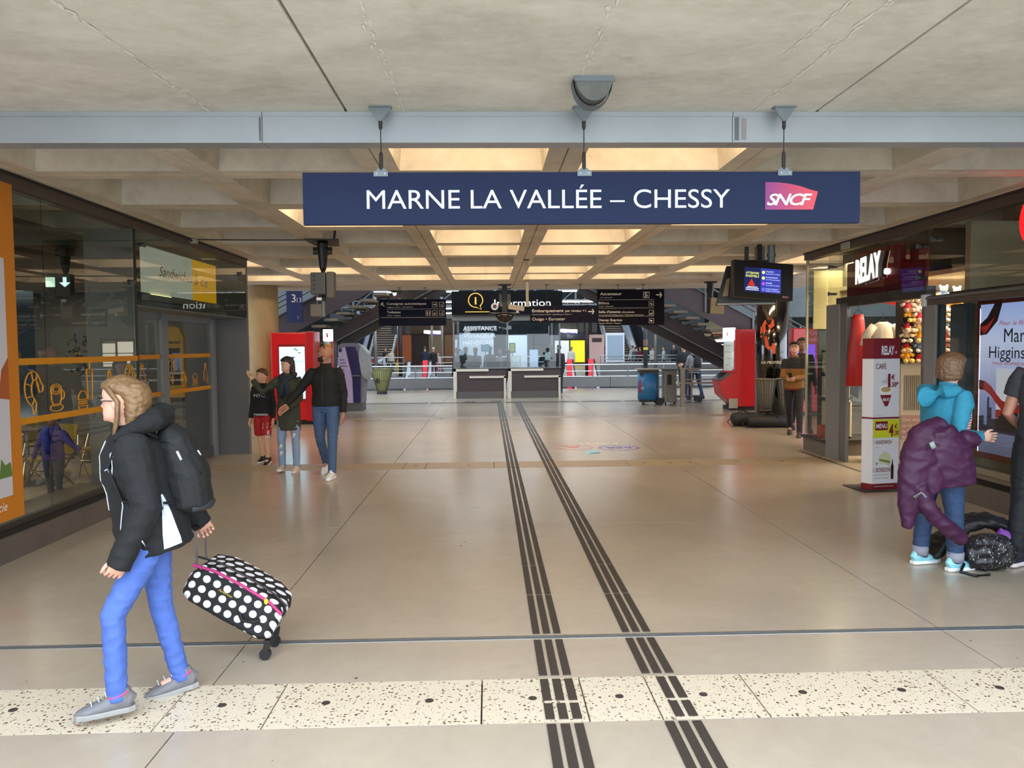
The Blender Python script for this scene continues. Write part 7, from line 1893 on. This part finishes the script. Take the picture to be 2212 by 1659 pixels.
MB().tube([up(-.10, .03, .53), up(-.08, -.08, .56), up(0, -.11, .57), up(.08, -.08, .56), up(.10, .03, .53), up(.04, .12, .48), up(-.03, .145, .40), up(-.05, .155, .22)], [.035, .04, .04, .04, .04, .04, .04, .03], 10).tube([up(-.10, .03, .53), up(0, .12, .48), up(.05, .15, .38), up(.06, .15, .2)], [.035, .04, .04, .03], 10).build('scarf', M('25303c', .9, bump=.4, bscale=70), t, smooth=True)
jt = bvh(child(t, 'coat')); decal(jt, [up(0.02, 0, .30 - .06 * k) for k in range(10)], (0, -1, 0), .004, M('22221a', .6), t, 'zip'); decal(jt, [up(.0, 0, .36), up(.0, 0, .46)], (0, -1, 0), .02, M('c2b9ad', .8), t, 'pale_top', .006)
MB().ball(hp(.36, 0, .22), .012, 8).build('earring', M('d9d5c9', .3), t)
pt_ = bvh(child(t, 'trousers'))
for i, (dz) in enumerate((0.30, 0.62, .42, .75)):
    l = K['L'][i % 2]; p = l[0] * (1 - dz) + l[2] * dz; decal(pt_, [p + Vector((-.015, 0, .03)), p, p + Vector((.01, 0, -.035))], (0, -1, 0), .022, M('c9c6c4', .8), t, 'ripped_patch', .002)
t, K = person('boy in a black varsity jacket and long red shorts', (-3.46, 11.75, 0), 170, H=1.42, voxel=.011, skin='d9a98c', hair='5a3a24', hstyle='short', top='0e0e12', pants='b31a22', pantk='short', shoe='0d0d0f', sole='d9d9d9',
              legs=((16, 2, 26), (-6, 2, 10)), arms=((0, 10, 14, 4), (-4, 10, 10, 6)), yaw=-50, pitch=2, hem=-.03, foot=(14, 0))
up, s = K['up'], K['s']; jt = bvh(child(t, 'jacket'))
text('NYC', M('a9a9ad', .6), t, up(.10, .150, .33), (-1, 0, 0), h=.05, w=.18, bold=.02)
for z in (-.01, .01): decal(jt, [up(x, 0, z) for x in (-.14, -.07, 0, .07, .14)], (0, -1, 0), .004, m_white, t, 'white_band', .003, (0, 0, 1))
st_ = bvh(child(t, 'shorts')); l = K['L'][0]
for k in range(5): p = l[0] * (.66 - .055 * k) + l[1] * (.34 + .055 * k); decal(st_, [p + Vector((-.05, 0, 0)), p + Vector((.03, 0, 0))], (0, -1, 0), .006, m_white, t, 'white_bar', .003, (0, 0, 1))
text('NCF', m_white, t, l[0] * .35 + l[1] * .65 + Vector((-.065, .12, 0)), (0, 0, -1), (-1, 0, 0), h=.045, w=.11, bold=.03)

# ================================================================== the man with the phone and the one behind him
t, K = person('man in a black and ochre jacket looking down at his phone beside the shop corner', (5.80, 14.35, 0), 150, H=1.77, voxel=.011, skin='c2907a', hair='241c18', hstyle='short', top='7a5220', pants='15151a', shoe='3a2f28',
              legs=((10, 3, 4), (-14, 2, 14)), arms=((16, 6, 84, -38), (18, 6, 84, -34)), yaw=8, pitch=-22, hem=-.04, foot=(0, 16), cap='121214', curl=.8, top2=('141318', .33))
up, s, hp = K['up'], K['s'], K['hp']
MB().tube([up(0, .0, -.045), up(0, .0, -.065)], [(.165 * s, .12 * s)] * 2, 20).build('red_hem', M('8a1a1e', .8), t)
pw = (K['A'][0][2] + K['A'][1][2]) / 2 + Vector((0, .10, .03))
mb = MB()
for q_ in (-1, 1): mb.tube([hp(q_ * .15 + .115 * math.cos(R(a)), .39, .49 + .075 * math.sin(R(a))) for a in range(0, 361, 40)], .003, 5, cap=False)
mb.build('glasses', m_black, t)
ph = thing('phone', 'dark phone held in both hands by the man at the shop corner', 'phone', tuple(Vector((5.80, 14.35, 0)) + Matrix.Rotation(R(150), 3, 'Z') @ pw), R(150))
MB().box(-.037, .037, -.005, .005, -.01, .13, T=Matrix.Rotation(R(-50), 4, 'X')).build('casing', m_black, ph, bevel=.004)
person('person in dark clothes walking half hidden behind the man with the phone', (6.25, 15.1, 0), 168, H=1.86, voxel=.013, skin='7a5546', hair='16110e', top='17171b', pants='131318', shoe='101012', legs=((14, 3, 6), (-16, 2, 12)), foot=(0, 14))
# child behind the left glass
t, K = person('small child in a purple puffer jacket and blue scarf behind the left glass', (-4.92, 8.72, 0), 172, H=1.02, voxel=.012, skin='a9775f', hair='191312', hstyle='short', top='4a3a8a', pants='4a5466', shoe='22242a',
              legs=((6, 3, 4), (-4, 3, 4)), arms=((14, 46, 10, 60), (4, 26, 10, 14)), yaw=0, pitch=-20, hem=-.06, build=1.2)
up, s = K['up'], K['s']
MB().tube([up(-.1, .03, .53), up(0, -.1, .56), up(.1, .03, .53), up(.06, .13, .44), up(-.02, .155, .30), up(-.05, .155, .1)], [.05] * 6, 10).build('scarf', M('1a2a9a', .8), t, smooth=True)

# ================================================================== people further off
def far(label, px, py, Y, rz, H=1.7, head=True, **k):
    """px,py: pixel of the top of the head, used once to find where the person stands at depth Y"""
    p = at(px, py, Y)
    return person(label, (round(p.x, 2), round(p.y, 2), 0), rz, H=H, voxel=k.pop('voxel', .024), face=k.pop('face', False), wr=False, **k)
far('uniformed officer in a dark jacket and cap beyond the steel barrier', 1477, 742, 25.3, 150, 1.80, top='0e1016', pants='11131a', cap='0c0d12', face=True, voxel=.016, arms=((20, 6, 80, -30), (10, 6, 70, -30)), shoe='6a5ab0')
t, K = far('person in a pale grey hoodie with a black backpack beyond the barrier', 1501, 748, 24.2, 12, 1.72, top='8b8a8c', pants='1a2440', hair='7a6248', hood='b9c2cc', voxel=.016, arms=((20, 10, 60, -10), (20, 10, 50, -10)), build=1.15)
backpack(t, None, K['up'], K['s'], '14121a', w=.13, d=.10, z0=.10, z1=.48, voxel=.016)
lst = [
 ('person in a cream jacket and yellow hat at the foot of the far left stairs', 844, 754, 52, 20, 1.66, dict(top='b9b8a4', cap='c9c24a', pants='2a2c38')),
 ('person in dark clothes standing behind the cream jacket at the far left stairs', 833, 750, 55, 160, 1.75, dict(top='2c2624', pants='1c1c22')),
 ('person in a white top bending forward at the railing by the far left stairs', 818, 766, 49, -80, 1.6, dict(top='c2cad2', pants='2b2f3a', lean=55)),
 ('person in a red top leaning on the railing left of the bending person', 806, 768, 50, -60, 1.5, dict(top='b03a40', pants='2b2f3a', lean=20)),
 ('person in a blue-grey top at the very left of the far stairs', 789, 758, 53, 120, 1.6, dict(top='4a5668', pants='22252e')),
 ('small child in yellow beside the left far railing', 858, 776, 47.5, 180, 1.0, dict(top='d0b020', pants='c2a820')),
 ('man in a navy coat seen from behind near the left escalator', 918, 751, 46.6, 10, 1.80, dict(top='141c2e', pants='141822', build=1.1)),
 ('woman in a white cap and black T-shirt near the left escalator', 936, 752, 47.5, 200, 1.72, dict(top='1a1618', pants='2a2228', cap='d9d5d0')),
 ('girl in pale pink with a red skirt beside the woman in the white cap', 947, 764, 48.5, 170, 1.4, dict(top='d0a0a0', pants='b03a44')),
 ('person in a white shirt with a grey backpack arriving at the right escalator', 1234, 750, 47.3, -10, 1.72, dict(top='c9c6c2', pants='3a3a44', hair='9a7a5a')),
 ('woman in a pink jacket and red top by the right escalator', 1273, 748, 47.4, 170, 1.68, dict(top='cf8a86', pants='3a4254', hair='5a3020', hstyle='long')),
 ('man in a brown-black coat standing right of the white display case', 1341, 752, 49, 15, 1.78, dict(top='1d1618', pants='1b1820', build=1.15)),
 ('person in a white shirt at the foot of the far right stairs', 1366, 745, 54, 30, 1.75, dict(top='b9bcc4', pants='2a2c38')),
 ('person in a grey-green top in front of the white shirt, far right stairs', 1372, 754, 50, 20, 1.66, dict(top='4b5552', pants='2a2c38')),
 ('person in a red jacket right of the far right stairs', 1383, 752, 51, 40, 1.66, dict(top='96202e', pants='2a2c38')),
 ('person in a black waistcoat behind the dark pole', 1394, 747, 48.6, 200, 1.78, dict(top='15161a', pants='15161a')),
 ('person in a white sleeve just right of the dark pole', 1410, 748, 47.4, -40, 1.72, dict(top='a9a9a4', pants='1c1d22')),
 ('person in a white top against the grey concrete pier', 1434, 748, 48.4, 90, 1.68, dict(top='b5b8ba', pants='3a3c44')),
 ('person in a dark coat left of the uniformed officer, further away', 1456, 744, 46.5, 170, 1.80, dict(top='1d1c28', pants='15151c')),
 ('person in navy seated-height silhouette right of the grey hoodie', 1523, 752, 47.5, 200, 1.66, dict(top='181c3c', pants='181c2c')),
 ('person in a pale grey shirt at the far right under the staircase', 1533, 758, 48.5, 160, 1.6, dict(top='8a8a90', pants='24242c')),
]
for lab, px, py, Y, rz, H_, kw in lst:
    far(lab, px, py, Y, rz, H_, **kw)
# dark figures placed behind the desk glass in place of its reflections
for lab, px, py, Y, rz, H_, kw in [
 ('dark figure with a trolley case, leftmost stand-in for reflections in the desk glass', 988, 742, 27.9, 150, 1.72, dict(top='171514', pants='141212', skin='3a2e28')),
 ('dark broad figure standing in for a reflection, second from the left in the desk glass', 1006, 741, 29.1, 200, 1.74, dict(top='1a1817', pants='161414', skin='3a2e28', build=1.15)),
 ('dark slim figure with folded arms standing in for a reflection in the left desk glass', 1027, 742, 28.5, 180, 1.72, dict(top='191716', pants='241a18', skin='3a2e28', arms=((20, 5, 80, -60), (20, 5, 80, -60)))),
 ('tall dark figure standing in for a reflection in the middle desk glass', 1058, 740, 28.3, 170, 1.76, dict(top='1c1a1a', pants='1a1818', skin='4a3a32')),
 ('long-haired reflection stand-in in a grey top, right of the tall dark figure', 1079, 745, 29.1, 190, 1.64, dict(top='3a3a3e', pants='2a2c34', hstyle='long', skin='5a463c')),
 ('dark figure with a green bag standing in for a reflection at the middle post of the desk', 1099, 748, 28.2, 200, 1.62, dict(top='23242a', pants='1c1e26', skin='5a463c')),
 ('dark figure standing in for a reflection at the right end of the desk glass', 1190, 738, 28.6, 190, 1.80, dict(top='171514', pants='141212', skin='3a2e28')),
 ('second dark figure standing in for a reflection at the right end of the desk glass', 1207, 740, 29.0, 160, 1.78, dict(top='1b1918', pants='161414', skin='3a2e28'))]:
    far(lab, px, py, Y, rz, H_, **kw)
t = thing('suitcase', 'plain black suitcase standing in for a reflection in the middle desk glass', 'suitcase', (0.22, 28.2, 0))  # added in place of a case reflected in the desk glass
pbox('case_body', -.2, .2, -.13, .13, .06, 1.25, M('121214', .5), t, .03); MB().tube([(-.12, 0, 1.2), (-.12, 0, 1.32), (.12, 0, 1.32), (.12, 0, 1.2)], .012, 6).build('handle', m_black, t)
for x in (-.15, .15): MB().tube([(x - .02, -.1, .03), (x + .02, -.1, .03)], .03, 8).tube([(x - .02, .1, .03), (x + .02, .1, .03)], .03, 8).build('wheel', m_black, t)
